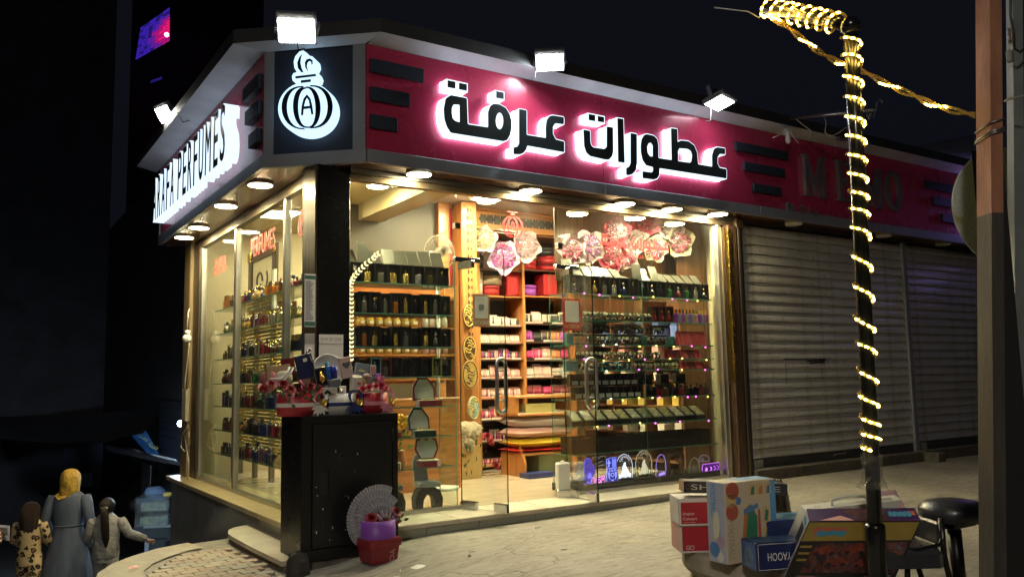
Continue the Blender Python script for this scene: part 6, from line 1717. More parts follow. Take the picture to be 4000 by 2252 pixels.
# ---- gift boxes with flowers on the cabinet
RIB = {"white": mat("ribbon_white",(0.68,0.64,0.58),.3,sheen=.3),"navy": mat("ribbon_navy",(0.02,0.035,0.14),.3),"pink": mat("ribbon_pink",(0.62,0.24,0.30),.3)}
REDBOX = mat("red_gift_card",(0.40,0.022,0.035),.42,var=.15,vs=5); WHBOX = mat("white_gift_card",(0.60,0.58,0.53),.42,var=.1,vs=5)
BUTT = mat("gold_butterfly",(0.70,0.50,0.10),.3,.9)
def yat(sx,Y): return pick(sx,1600,1,Y).x
def giftbasket(label,sx0,sx1,h,body,rib,seed,Y=CY0+.14,squash=.62):
    x0,x1 = yat(sx0,Y),yat(sx1,Y); w = (x1-x0)/2; cx = (x0+x1)/2; z0 = CZ1
    t = thing("gift_box",label,"gift box",(cx,Y,z0),0,"ribboned gift boxes on the black cabinet")
    n = 32
    def pt(a,k=1.0):
        # soft heart outline
        x = w*k*math.cos(a); y = w*k*squash*(math.sin(a)+.10*abs(math.cos(a*1.0))-.05); return x,y
    P = [pt(6.283*i/n) for i in range(n)]; I = [(x*.965,y*.955) for x,y in P]
    m = MB()
    m.add([(x,y,0) for x,y in P]+[(x,y,h) for x,y in P]+[(x,y,h) for x,y in I]+[(x,y,h-.03) for x,y in I],[(i,(i+1) % n,n+(i+1) % n,n+i) for i in range(n)]+[(n+i,n+(i+1) % n,2*n+(i+1) % n,2*n+i) for i in range(n)]+[(2*n+i,2*n+(i+1) % n,3*n+(i+1) % n,3*n+i) for i in range(n)]+[tuple(range(3*n,4*n)),tuple(range(n))[::-1]],0,True)
    m.sm[-1] = m.sm[-2] = False
    m.build("box_wall",body,t,local=True)
    m = MB(); P2 = [(x*1.006,y*1.008) for x,y in P]; zr0,zr1 = h*.40,h*.58
    m.add([(x,y,zr0) for x,y in P2]+[(x,y,zr1) for x,y in P2],[(i,(i+1) % n,n+(i+1) % n,n+i) for i in range(n)],0,True); m.build("ribbon_band",rib,t,local=True)
    bxp = w*.72; byp = -w*squash*.72-.012; bz = (zr0+zr1)/2
    m = MB(); q = random.Random(seed)
    def strip(pts,wd):
        vs = []
        for (x,y,z),(nx,nz) in pts: vs += [(x-nx*wd/2,y,z-nz*wd/2),(x+nx*wd/2,y,z+nz*wd/2)]
        m.add(vs,[(2*i,2*i+1,2*i+3,2*i+2) for i in range(len(pts)-1)],0,True)
    for sgn in (-1,1):          # loops and tails
        strip([((bxp+sgn*(.006+.045*math.sin(a)),byp-.018-.012*math.sin(a*2),bz+.05*(1-math.cos(a))),(.8,.6*sgn)) for a in [i*.55 for i in range(7)]],.026)
    for a in (-150,-125,-105,-85,-65,-40):
        L_ = q.uniform(.07,.10); dx,dz = math.cos(math.radians(a)),math.sin(math.radians(a)); x0_,z0_ = bxp,bz
        m.add([(x0_-dz*.004,byp-.016,z0_+dx*.004),(x0_+dz*.004,byp-.016,z0_-dx*.004),(x0_+dx*L_*.7-dz*-.012,byp-.022,z0_+dz*L_*.7-dx*.012),(x0_+dx*L_,byp-.02,z0_+dz*L_),(x0_+dx*L_*.7-dz*.012,byp-.022,z0_+dz*L_*.7+dx*.012)],[(0,1,2,3,4)])
    m.build("bow",rib,t,local=True)
    m = MB(); c = (bxp+.024,byp-.030,bz+.008)
    for sgn in (-1,1):
        m.add([c,(c[0]+.007*sgn,c[1]-.008,c[2]+.027),(c[0]+.028*sgn,c[1]-.004,c[2]+.030),(c[0]+.024*sgn,c[1]-.004,c[2]+.007),(c[0]+.018*sgn,c[1]-.005,c[2]-.013),(c[0]+.006*sgn,c[1],c[2]-.02)],[(0,1,2,3,4,5)])
    m.tube([(c[0],c[1]-.004,c[2]-.02),(c[0],c[1]-.006,c[2]+.02)],.004,5); m.build("butterfly",BUTT,t,local=True)
    return t,cx,Y,z0+h,w
def prop(name,label,cat,sx,sy,Y,parts,tilt=(0,0,0),group=None):
    """a small thing whose lower middle shows at (sx, sy); parts: (name, material, builder)"""
    p = pick(sx,sy,1,Y)
    t = thing(name,label,cat,p,0,group); t.rotation_euler = tilt
    for nm,mt,m in parts: m.build(nm,mt,t,local=True)
    return t
def bb(x0,x1,y0,y1,z0,z1,bv=.003): return MB().bbox(x0,x1,y0,y1,z0,z1,bv)
YC = CY0+.12
giftbasket("red ribboned gift box at the left on the black cabinet with white bow",1083,1254,.165,REDBOX,RIB["white"],1)
giftbasket("white ribboned gift box with navy bow in the middle of the cabinet",1248,1390,.155,WHBOX,RIB["navy"],2)
giftbasket("red ribboned gift box with pink bow at the right end of the cabinet",1388,1513,.155,REDBOX,RIB["pink"],3)
def roses(label,pts,Y,leaves=True,r=.036,seed=1,mt=None):
    t = thing("rose_row",label,"roses",pick(pts[0][0],pts[0][1],1,Y),0,None)
    o = Vector(t.location); q = random.Random(seed)
    for i,(sx,sy) in enumerate(pts):
        p = pick(sx,sy,1,Y+q.uniform(-.02,.03))-o; m = MB(); rose_mb(m,p,r*q.uniform(.9,1.15),i+seed,up=(q.uniform(-.5,.5),-.8,.7)); m.build("rose",mt or ROSE,t,local=True)
    if leaves:
        m = MB()
        for i in range(34):
            sx,sy = q.choice(pts); p = pick(sx+q.uniform(-30,30),sy+q.uniform(10,50),1,Y+q.uniform(-.01,.05))-o; a = q.random()*6.28
            d1 = Vector((math.cos(a),-.3,math.sin(a)))*.022; d2 = Vector((-math.sin(a),-.2,math.cos(a)))*.013
            m.add([p,p+d1+d2,p+d1*2,p+d1-d2],[(0,1,2,3)])
        tag(m.build("leaves",LEAFM,t,local=True),None,None,None,"stuff")
    return t
roses("row of red artificial roses along the left red gift box",[(1028,1516),(1058,1500),(1104,1500),(1134,1520),(1166,1528),(1192,1516),(1214,1508),(1240,1516)],CY0+.03)
roses("red artificial roses in the right red gift box",[(1416,1520),(1442,1512),(1468,1508),(1488,1506),(1506,1514)],CY0+.05,False,.034,5,mat("rose_crimson",(0.42,0.010,0.05),.5,var=.3,vs=14))
KR2 = mat("kraft_box",(0.42,0.30,0.17),.6,var=.15,vs=6)
prop("ribboned_box","open kraft gift box tied with white satin ribbon behind the roses","gift box",1100,1505,YC+.02,[("kraft_frame",KR2,MB().box(-.10,-.08,-.02,.03,0,.17).box(-.08,.085,.01,.03,0,.15)),("straw_fill",mat("straw",(0.58,0.50,0.36),.8,var=.4,vs=40,bump=.8,bs=60),MB().sphere((.015,-.01,.05),.06,10,7,sc=(1.2,.5,.95))),
    ("ribbon",RIB["white"],MB().tube([(-.08,-.022,.06),(-.02,-.05,.05),(.03,-.055,.075),(.06,-.05,.125),(.09,-.045,.12),(.06,-.05,.08),(.015,-.055,.05),(-.03,-.06,.02)],.009,6)),("board",MAROON,MB().box(.03,.13,.035,.05,.06,.19))],(0,R(-8),0))
prop("round_pink_cover","round pink box lid leaning at the left end of the cabinet","box lid",1050,1520,YC+.06,[("lid",mat("lid_pink",(0.55,0.16,0.17),.4),MB().lathe([(.075,-.012),(.078,0),(.078,.012),(0.0001,.014)],20).xf(Matrix.Rotation(R(90),4,'X') @ Matrix.Translation((0,.06,0))))],(0,0,R(-60)))
prop("makeup_palette","open makeup palette with mirror lid among the roses","palette",1180,1520,YC-.01,[("palette_base",mat("palette_dark",(0.03,0.015,0.018),.3),bb(-.06,.05,-.03,.01,0,.05)),("palette_print",mat("palette_print",(0.36,0.20,0.17),.4,var=.8,vs=30),MB().box(-.01,.06,-.034,-.031,.004,.075)),("blush_tube",mat("blush_tube",(0.40,0.06,0.10),.3,coat=.4),MB().tube([(-.03,-.04,.07),(.005,-.05,.01)],.011,8))],(0,R(-6),0))
prop("navy_gift_bag","navy paper bag with silver ribbon standing tilted on the cabinet","gift bag",1205,1475,YC+.06,[("bag_body",mat("navy_paper",(0.012,0.02,0.075),.5),bb(-.065,.065,0,.03,0,.18)),("bag_label",PAPER,MB().box(-.01,.02,-.004,-.001,.125,.15)),("silver_bow",SILV,MB().sphere((.035,-.012,.185),.016,8,6).sphere((.055,-.012,.20),.014,8,6).tube([(.04,-.012,.18),(.05,-.014,.11)],.005,5))],(0,R(-14),0))
prop("watch_gift_case","open navy case holding a gold and black watch in the middle box","watch case",1262,1508,YC-.02,[("case_frame",mat("navy_case",(0.01,0.014,0.05),.35,coat=.3),MB().box(-.045,-.03,0,.04,0,.14).box(.03,.045,0,.04,0,.14).box(-.03,.03,0,.04,0,.015).box(-.03,.03,0,.04,.125,.14).box(-.03,.03,.035,.04,.015,.125)),("case_trim",GOLDP,MB().tube([(-.046,-.001,.002),(-.046,-.001,.14),(.046,-.001,.14)],.003,5)),("watch",GOLD,MB().tube([(0,.01,.02),(0,-.012,.05),(0,-.016,.075),(0,.01,.115)],.016,8).sphere((0,-.012,.055),.024,10,6,sc=(1,.5,1)))],(0,R(-12),0))
prop("spray_can","bright blue spray can standing beside the open watch case","spray can",1290,1482,YC+.02,[("can",mat("can_blue",(0.02,0.13,0.50),.25,coat=.5),MB().lathe([(.019,0),(.019,.10),(.013,.11)],14)),("cap",mat("can_cyan",(0.06,0.36,0.55),.25,coat=.4),MB().lathe([(.0155,.11),(.0155,.135),(.0001,.137)],14))],(0,R(-14),0))
prop("blue_cup","dark blue glossy cup beside the blue spray can","cup",1306,1478,YC+.02,[("cup",mat("cup_blue",(0.012,0.018,0.22),.2,coat=.6),MB().lathe([(.024,0),(.029,.10),(.026,.10),(.022,.01)],18))],(0,R(-6),0))
prop("round_white_lid","large round white box lid leaning behind the middle gift box","box lid",1284,1500,YC+.10,[("lid_disc",WHBOX,MB().lathe([(.125,-.01),(.13,0),(.13,.02),(.122,.024),(.118,.016),(0.0001,.016)],36).xf(Matrix.Rotation(R(78),4,'X') @ Matrix.Translation((0,.105,0))))],(0,0,0))
prop("grey_card_box","small plain grey box leaning in the middle gift box","box",1312,1512,YC-.04,[("box_body",mat("grey_card",(0.09,0.095,0.105),.5),bb(-.045,.045,0,.04,0,.062))],(R(-8),R(-6),0))
prop("watch_box","white box with pictured watch at the front of the middle gift box","watch box",1300,1536,YC-.075,[("box_body",mat("watch_box_print",(0.60,0.57,0.50),.4,var=.5,vs=28),bb(-.07,.035,0,.03,0,.045)),("silhouette",BLK,MB().sphere((-.04,-.002,.018),.012,8,5,sc=(1,.3,1)).sphere((-.055,-.002,.008),.012,8,5,sc=(1,.3,1)).sphere((-.025,-.002,.008),.012,8,5,sc=(1,.3,1))),("watch_face",GOLDP,MB().lathe([(.017,0),(.019,.006),(.0001,.009)],16).xf(Matrix.Translation((.055,-.01,.018)) @ Matrix.Rotation(R(80),4,'X'))),("dial",mat("dial_blue",(0.22,0.34,0.50),.2,coat=.6),MB().lathe([(.0125,0.0095),(.0001,.0105)],14).xf(Matrix.Translation((.055,-.01,.018)) @ Matrix.Rotation(R(80),4,'X'))),("white_packet",PAPER,bb(.06,.11,.01,.03,.0,.055))])
prop("heart_print_box","pale pink perfume box with dark heart print standing tilted","perfume box",1362,1474,YC+.05,[("box_body",mat("pink_box",(0.60,0.42,0.37),.5,var=.1,vs=12,bump=.2,bs=40),bb(-.045,.045,0,.04,0,.16)),("heart_print",mat("heart_ink",(0.10,0.11,0.12),.5),MB().prism([(.03*math.sin(a)**3*1.1,.026*(math.cos(a)-.38*math.cos(2*a)-.15*math.cos(3*a))) for a in [6.283*i/24 for i in range(24)]],lambda u,v,d: (u,-.001-d,.10+v),.001))],(0,R(-12),0))
prop("silver_picture_box","shiny silver blue picture box behind the pink ribbon gift box","box",1412,1466,YC+.06,[("box_body",mat("silver_print",(0.40,0.50,0.58),.2,.3,var=.6,vs=12),bb(-.055,.055,0,.025,0,.095)),("gold_sticker",mat("pale_gold_label",(0.62,0.55,0.25),.4),MB().box(-.03,.025,-.003,-.001,.03,.045))],(0,R(8),0))
prop("white_carton","small white open carton with red flower print in the right gift box","carton",1394,1524,YC-.03,[("carton_body",mat("white_carton_card",(0.58,0.54,0.47),.5,var=.15,vs=10),bb(-.04,.042,0,.05,0,.095)),("open_flap",mat("carton_inside",(0.36,0.31,0.23),.6),MB().hexa([(-.04,.0,.096),(.042,.0,.096),(.042,.004,.096),(-.04,.004,.096)],[(-.03,.035,.122),(.045,.035,.118),(.045,.039,.118),(-.03,.039,.122)])),("flower_print",mat("print_red",(0.50,0.09,0.07),.5),MB().sphere((.014,-.002,.055),.014,8,5,sc=(1.3,.15,.8)))],(0,R(4),0))
prop("beauty_set","small clear pack with printed portrait beside the white carton","cosmetic pack",1448,1506,YC-.02,[("pack",mat("portrait_print",(0.42,0.36,0.34),.25,var=.8,vs=30,coat=.5),bb(-.03,.03,0,.03,0,.08,.008)),("bow",mat("bow_satin",(0.50,0.36,0.30),.3),MB().sphere((-.03,-.01,.085),.02,8,6,sc=(1.6,.6,.8)))],(0,R(-8),0))
prop("lipstick_pair","pink lip gloss tubes standing in the right gift box","cosmetics",1480,1500,YC-.01,[("gloss_tube",mat("gloss_pink",(0.62,0.10,0.20),.2,coat=.6),MB().lathe([(.011,0),(.011,.05),(.007,.06),(.0001,.075)],10)),("gloss_pack",mat("gloss_pack",(0.55,0.14,0.25),.3,var=.3,vs=30),bb(.018,.05,0,.012,0,.062))],(0,R(-3),0))
prop("blush_compact","small framed pink blush compact behind the lip gloss","cosmetics",1456,1462,YC+.07,[("compact_frame",mat("compact_frame",(0.50,0.44,0.42),.3),bb(-.024,.024,0,.012,0,.075)),("powder",mat("powder_pink",(0.46,0.24,0.22),.6),MB().box(-.018,.018,-.002,-.0005,.008,.066)),("purple_pack",mat("purple_pack",(0.30,0.12,0.50),.3),bb(.015,.065,-.01,0,-.03,.01))],(0,R(3),0))

# ---- banknote fan bouquet on a red gift bag at the foot of the cabinet
GY = 5.66
RBAG = mat("red_bag_card",(0.26,0.018,0.028),.42,var=.2,vs=5); PURC = mat("purple_card",(0.20,0.055,0.34),.45)
bp = pick(1482,2150,1,GY);
bag = thing("red_gift_bag","red gift box lettered YOU standing on the pavement before the cabinet","gift bag",(bp.x,GY+.02,gz(bp.x)),R(6))
hb = pick(1482,2098,1,GY).z-gz(bp.x)
m = MB(); m.hexa([(-.095,-.09,0),(.10,-.09,0),(.10,.09,0),(-.095,.09,0)],[(-.115,-.10,hb-.04),(.118,-.10,hb-.04),(.118,.10,hb-.04),(-.115,.10,hb-.04)]); m.build("bag_body",RBAG,bag,local=True)
m = MB(); m.bbox(-.125,.128,-.108,.108,hb-.055,hb,.004); m.build("bag_lid",RBAG,bag,local=True)
v,f,tw,y0,y1 = text_shape("YOU"); LINE = mat("pale_line_print",(0.55,0.35,0.33),.5)
m = MB(); es = rim_edges(f); k1 = .13/tw
for i,j in es:
    a_,b_ = v[i],v[j]; A_ = Vector((.075-(y1-a_[1])*.05-.0,0,hb-.075-a_[0]*k1)); B_ = Vector((.075-(y1-b_[1])*.05,0,hb-.075-b_[0]*k1))
    yy_ = lambda p: -.0915-.0095*(p.z/(hb-.04))
    A_.y,B_.y = yy_(A_),yy_(B_); d_ = (B_-A_)
    if d_.length > 1e-5:
        n_ = Vector((-d_.z,0,d_.x)).normalized()*.0018; m.add([A_-n_,B_-n_,B_+n_,A_+n_],[(0,1,2,3)])
tag(m.build("outline_lettering",LINE,bag,local=True),None,None,None,"stuff")
pc = thing("purple_flower_box","round purple card collar of roses standing on the red gift box","flower box",(bp.x,GY+.02,gz(bp.x)+hb))
hc = .125
m = MB(); n = 30; m.add([(.127*math.cos(6.283*k/n),.115*math.sin(6.283*k/n),z) for z in (0,hc) for k in range(n)]+[(.121*math.cos(6.283*k/n),.109*math.sin(6.283*k/n),z) for z in (hc,.05) for k in range(n)],[(r*n+k,r*n+(k+1) % n,(r+1)*n+(k+1) % n,(r+1)*n+k) for r in (0,1,2) for k in range(n)]+[tuple(3*n+k for k in range(n))],0,True); m.build("card_collar",PURC,pc,local=True)
roses("red roses standing in the purple collar before the banknote fan",[(1450,2022),(1482,2020),(1518,2016),(1536,2030),(1548,1998),(1500,2034),(1465,2036)],GY+.01,True,.042,9)
NOTE = [mat("banknote_%d" % i,c,.6,var=.45,vs=45,col2=c2) for i,(c,c2) in enumerate((((0.44,0.44,0.45),(0.20,0.22,0.27)),((0.46,0.43,0.43),(0.24,0.21,0.24)),((0.42,0.41,0.39),(0.20,0.21,0.23))))]
fan = thing("banknote_fan","layered fan of folded banknotes behind the red roses","banknote fan",pick(1492,2050,1,GY+.10))
def note_mesh():
    m = MB(); L_,w = .085,.030
    m.add([(0.0,0,-w*.35),(L_*.5,-.007,-w*.45),(L_,0,-w*.5),(L_,0.002,w*.5),(L_*.5,-.006,w*.45),(0,0,w*.35),(L_*1.0,-.010,0),(L_*.5,-.016,0),(0,-.008,0)],[(0,1,7,8),(1,2,6,7),(8,7,4,5),(7,6,3,4)])
    return m
for ring_,(r0,cnt_,a0,a1,dy) in enumerate(((.155,30,62,232,0.0),(.105,24,40,225,-.022),(.055,18,20,220,-.044))):
    for k in range(cnt_):
        a = math.radians(a0+(a1-a0)*k/(cnt_-1))
        link("banknote",shared("banknote|%d" % (k % 2),note_mesh,[NOTE[k % 2 + (0 if ring_ < 2 else 1)]]),fan,Vector((-.035+r0*math.cos(a),dy+.0015*(k % 2),.055+r0*math.sin(a))),True,rot=(R(25),-a,0))
for k in range(6):
    a = math.radians(15+k*24)
    link("banknote",shared("banknote|c",note_mesh,[NOTE[1]]),fan,Vector((-.01+.02*math.cos(a),-.085,.02+.02*math.sin(a))),True,rot=(R(20),-a,0))
# litter near the step
LIT = random.Random(21)
tag(MB().add([(0,0,0),(.10,.01,.004),(.12,.06,.002),(.05,.08,.012),(-.02,.05,.003),(.05,.04,.018)],[(0,1,5),(1,2,5),(2,3,5),(3,4,5),(4,0,5)]).build("paper_scrap",PAPER,None,local=True),"crumpled white paper scrap on the pavement before the red gift box","litter").location = (2.62,5.22,gz(2.62)+.003)
for i,(x,y) in enumerate(((2.45,5.2),(2.53,5.28),(3.1,5.25),(4.0,5.72),(5.3,4.6),(5.6,5.6),(3.6,4.9),(4.3,4.3))):
    o = MB().tube([(0,0,.004),(.045*math.cos(i),.045*math.sin(i),.004)],.004,6).build("cigarette_butt",PAPER,None,local=True); o.location = (x,y,gz(x)); tag(o,("white cigarette butt on the pavement, %s from the black cabinet" % ORD[i]),"litter","cigarette butts on the pavement")
o = MB().lathe([(.0001,0),(.012,.006),(.014,.014),(.0001,.02)],7).build("pebble",mat("pebble",(0.45,0.42,0.36),.8),None,local=True); o.location = (3.0,5.15,gz(3.0)); tag(o,"small pale pebble on the pavement","litter")
rp = pick(500,2222,2,-.213); o = MB().add([(0,0,0),(.07,.02,.004),(.08,.045,.01),(.02,.03,.015)],[(0,1,2,3)]).build("red_wrapper",mat("wrapper_red",(0.45,0.02,0.02),.3,coat=.4),None,local=True); o.location = rp; tag(o,"small red sweet wrapper on the rounded pavement edge","litter")
# ---------------------------------------------------------------- round planter with boxed toys, stool and chair
PLX,PLY = 3.74,3.06
ZP = .195
STONEP = mat("planter_stone",(0.38,0.33,0.25),.75,var=.4,vs=7,bump=.4,bs=18)
pl_ = thing("round_planter","round stone tree planter carrying boxed toys beside the rope light pole","planter",(PLX,PLY,gz(PLX)))
hp_ = ZP-gz(PLX)
m = MB(); m.lathe([(.47,hp_-.115),(.53,hp_-.115),(.545,hp_-.09),(.545,hp_-.02),(.53,hp_),(.40,hp_),(.40,hp_-.115)],48,smooth=False); m.build("rim",STONEP,pl_,local=True)
for k in range(24):
    a0,a1 = 6.283*k/24+.008,6.283*(k+1)/24-.008
    m = MB(); m.hexa([(r_*math.cos(a),r_*math.sin(a),-.05) for r_,a in ((.44,a0),(.50,a0),(.50,a1),(.44,a1))],[(r_*math.cos(a),r_*math.sin(a),hp_-.116) for r_,a in ((.44,a0),(.50,a0),(.50,a1),(.44,a1))]); m.build("wall_stone",STONEP,pl_,local=True)
m = MB(); m.lathe([(.405,hp_-.03),(.0001,hp_-.02)],24); m.build("soil",mat("soil",(0.10,0.08,0.055),.9,bump=.8,bs=40),pl_,local=True)
# cut palm stump
st_ = thing("tree_stump","thin frayed tree stump standing between the toy boxes","tree stump",dep(3052,2110,4.55))
q = random.Random(3); m = MB(); n = 14
prof = [(.060,-.02),(.062,.08),(.054,.18),(.050,.245),(.036,.275),(.018,.305)]
for r,z in prof: m.v += [(r*(1+.12*math.sin(5*6.283*k/n+z*9)+q.uniform(-.06,.06))*math.cos(6.283*k/n),r*(1+q.uniform(-.1,.1))*math.sin(6.283*k/n),z+(q.uniform(0,.03) if z > .24 else 0)) for k in range(n)]
for j in range(len(prof)-1):
    for k in range(n): m.f.append([j*n+k,j*n+(k+1) % n,(j+1)*n+(k+1) % n,(j+1)*n+k]); m.m.append(0); m.sm.append(False)
m.build("trunk",woodmat("stump_bark",(0.10,0.075,0.04),(0.26,0.21,0.13),.9,4.0,'Z',0.0),st_,local=True)
m = MB()
for i in range(30):
    a = q.random()*6.283; z = q.uniform(.05,.28); p = Vector((.055*math.cos(a),.055*math.sin(a),z)); m.add([p,p+Vector((.004,0,.0)),p+Vector((.02*math.cos(a),.02*math.sin(a),q.uniform(.02,.06)))],[(0,1,2)])
tag(m.build("bark_fibres",mat("fibre",(0.30,0.25,0.15),.9),st_,local=True),None,None,None,"stuff")

def frame(o,ex,ey):
    """right-handed local frame: origin o, x along the front edge, y into the box"""
    ex = Vector(ex).normalized(); ey = Vector(ey); ey = (ey-ex*ey.dot(ex)).normalized(); ez = ex.cross(ey)
    return Matrix((ex,ey,ez)).transposed().to_4x4(),Vector(o)
def boxthing(name,label,cat,o,ex,ey,w,d,h,mt,group=None,bv=.003):
    t = thing(name,label,cat,o,0,group)
    ex = Vector(ex).normalized(); ey = Vector(ey); ey = (ey-ex*ey.dot(ex)).normalized(); ez = ex.cross(ey)
    t.rotation_euler = Matrix((ex,ey,ez)).transposed().to_euler()
    if mt: MB().bbox(0,w,0,d,0,h,bv).build("box_body",mt,t,local=True)
    return t
def sheet(par,name,mt,x0,x1,z0,z1,face,off=.0012,w=0,d=0,h=0,pts=None):
    """flat print on one face of the box: front (x, z), left (y, z), top (x, y), right (y, z)"""
    to = {"front": lambda u,v: (u,-off,v),"left": lambda u,v: (-off,d-u,v),"right": lambda u,v: (w+off,u,v),"top": lambda u,v: (u,v,h+off)}[face]
    q = pts or [(x0,z0),(x1,z0),(x1,z1),(x0,z1)]
    m = MB(); p2,tr = tri_fill(q,[]); m.add([to(u,v) for u,v in p2],tr); return m.build(name,mt,par,local=True)
def label_text(par,s,mt,x,z,hgt,face,w=0,d=0,h=0,wid=None,vert=False,off=.0018,flip=False):
    to = {"front": lambda u,v: (u,-off,v),"left": lambda u,v: (-off,d-u,v),"right": lambda u,v: (w+off,u,v),"top": lambda u,v: (u,v,h+off)}[face]
    v,f,tw,y0,y1 = text_shape(s); k2 = hgt/(y1-y0); k1 = (wid/tw) if wid else k2
    P = []
    for p in v:
        a,b = p[0]*k1,(p[1]-y0)*k2
        if flip: a,b = tw*k1-a,hgt-b
        P.append(to(x+(b if vert else a),z+(-a if vert else b)))
    root = list(range(len(v)))
    m = MB(); m.add(P,f); o = m.build("lettering",mt,par,local=True); o["kind"] = "stuff"; return o
LAT = Vector((_r.x,_r.y,0)).normalized(); FWD = Vector((_f.x,_f.y,0)).normalized()
def yawdir(deg): a = R(deg); return LAT*math.cos(a)+FWD*math.sin(a)
WTXT = mat("white_text",(0.72,0.70,0.66),.5); REDC = mat("dolphin_red",(0.40,0.025,0.035),.4,var=.1,vs=5); PINKC = mat("dolphin_side",(0.60,0.30,0.25),.5); CREAMC = mat("dolphin_white",(0.62,0.58,0.52),.5)
for i,(sx,sy,sh,l) in enumerate(((2658,2150,0,"red Dolphin Concert box lowest on the planter edge"),(2653,2046,.005,"red Dolphin Concert box stacked on an equal red box"))):
    o = dep(sx,sy,4.32)
    o.z = ZP+.002+i*.139
    ex = yawdir(2); b = boxthing("toy_box",l,"toy box",o,ex,yawdir(92),.235,.20,.137,CREAMC,"red Dolphin Concert boxes")
    sheet(b,"red_front",REDC,.012,.226,.009,.118 if i else .130,"front"); sheet(b,"pink_side",PINKC if not i else CREAMC,.004,.196,.004,.133,"left",d=.20)
    if i:
        label_text(b,"Dolphin",WTXT,.022,.050,.017,"front"); label_text(b,"Concert",WTXT,.022,.028,.015,"front")
        label_text(b,"----- -----",WTXT,.024,.016,.002,"front",wid=.06)
    else:
        m = MB()
        for cx in (.042,.062): m.tube([(cx+.010*math.cos(k*.5236),-.002,.026+.010*math.sin(k*.5236)) for k in range(12)],.0014,4,closed=True)
        m.tube([(.036,-.002,.020),(.042,-.002,.026),(.048,-.002,.020)],.0012,4); m.build("ring_mark",WTXT,b,local=True)
# long dark box on the red ones
NAVB = mat("ship_navy",(0.012,0.015,0.026),.3,var=.3,vs=8,coat=.3)
o = dep(2672,1922,4.36)
b = boxthing("toy_box","long dark box lettered SHIPTOURE lying across the red boxes","toy box",o,yawdir(1)+Vector((0,0,-.05)),yawdir(91),.545,.13,.058,NAVB)
label_text(b,"SHIPTOURE",mat("silver_print_text",(0.42,0.43,0.44),.4),.036,.016,.028,"front",wid=.47)
m = MB(); m.tube([(.018+.009*math.cos(k*.5236),-.002,.03+.012*math.sin(k*.5236)) for k in range(12)],.0012,4,closed=True); m.build("badge",mat("badge_red",(0.30,0.05,0.05),.4),b,local=True)
sheet(b,"pale_top_print",mat("ship_top",(0.26,0.27,0.28),.3,var=.6,vs=9),.01,.5,.02,.12,"top",h=.058)
# tall football table box
FBW = mat("football_side_grey",(0.42,0.44,0.52),.4,var=.2,vs=6,coat=.2); FBC = mat("football_cream",(0.60,0.50,0.36),.45,coat=.2,var=.08,vs=4); FBB = mat("football_blue",(0.10,0.32,0.58),.4)
o = dep(2842,2196,4.02); o.z = ZP+.003
ex = yawdir(28); ey = yawdir(118)
b = boxthing("toy_box","tall FOOTBALL table game box with carrying handle on the planter","toy box",o,ex,ey,.335,.13,.385,None)
hw,hd,hh_ = .335,.13,.385
MB().bbox(0,hw,0,hd,0,hh_,.003).build("box_body",FBC,b,local=True)
sheet(b,"grey_side",FBW,.002,.128,.002,.383,"left",d=hd); sheet(b,"blue_edge",FBB,.295,.333,.004,.38,"front"); sheet(b,"blue_top",FBB,.12,.333,.03,.128,"top",h=hh_)
FBT = mat("football_text",(0.06,0.30,0.62),.4); FBO = mat("football_text2",(0.40,0.34,0.22),.5)
label_text(b,"FOOTBALL",FBT,.030,.372,.038,"left",d=hd,wid=.155,vert=True,off=.003)
label_text(b,"FOOTBALL",FBO,.014,.205,.034,"front",wid=.19,vert=True)
def disc2(par,name,col,x,z,r,face="front",**k): return sheet(par,name,col,0,0,0,0,face,.0022,pts=[(x+r*math.cos(6.283*i/20),z+r*math.sin(6.283*i/20)) for i in range(20)],**k)
cR,cY,cB,cG,cO,cP = [mat("print_%s" % n_,c,.45) for n_,c in (("brick",(0.42,0.10,0.06)),("tan",(0.58,0.42,0.20)),("blue",(0.08,0.20,0.42)),("green",(0.04,0.20,0.12)),("orange",(0.50,0.20,0.06)),("mauve",(0.40,0.28,0.36)))]
for (x,z,r,c) in ((.05,.345,.042,cR),(.035,.30,.036,cY),(.085,.295,.019,cB),(.02,.245,.04,cR)): disc2(b,"printed_dot",c,max(x,r+.003),z,r)
for k in range(3):
    x = .155+k*.052
    sheet(b,"picture_tile",cY,x,x+.045,.315,.37,"front",.002); sheet(b,"picture_figure",(cG,cO,cB)[k],0,0,0,0,"front",.0028,pts=[(x+.012,.318),(x+.034,.318),(x+.040,.362),(x+.018,.352)])
sheet(b,"table_picture",cG,0,0,0,0,"front",.0024,pts=[(.12,.10),(.20,.11),(.205,.21),(.165,.275),(.145,.26)])
sheet(b,"table_legs",cO,0,0,0,0,"front",.0028,pts=[(.095,.06),(.115,.06),(.15,.27),(.12,.25)]); sheet(b,"table_rods",cB,0,0,0,0,"front",.003,pts=[(.12,.225),(.215,.255),(.21,.275),(.115,.25)])
sheet(b,"table_leg_print",cR,0,0,0,0,"front",.0028,pts=[(.205,.09),(.225,.09),(.225,.24),(.21,.25)])
for z in (.11,.21): sheet(b,"picture_tile",cY,.243,.287,z-.035,z+.045,"front",.002); sheet(b,"picture_figure",cG,0,0,0,0,"front",.0028,pts=[(.25,z-.02),(.27,z-.028),(.282,z+.02),(.262,z+.034)])
for (x,z,r,c) in ((.045,.06,.036,cB),(.09,.10,.03,cP),(.085,.03,.024,CREAMC)): disc2(b,"printed_dot",c,x,z,r,"left",d=hd)
m = MB(); m.prism([(-.018,.0),(-.022,.06),(-.012,.12),(.0,.13),(.014,.11),(.02,.06),(.012,.01),(0,-.004)],lambda u,v,d: (-.001-d*(1),.062-u,.115+v),.006)
m.build("carry_handle",mat("handle_cream",(0.60,0.56,0.40),.3,coat=.3),b,local=True)
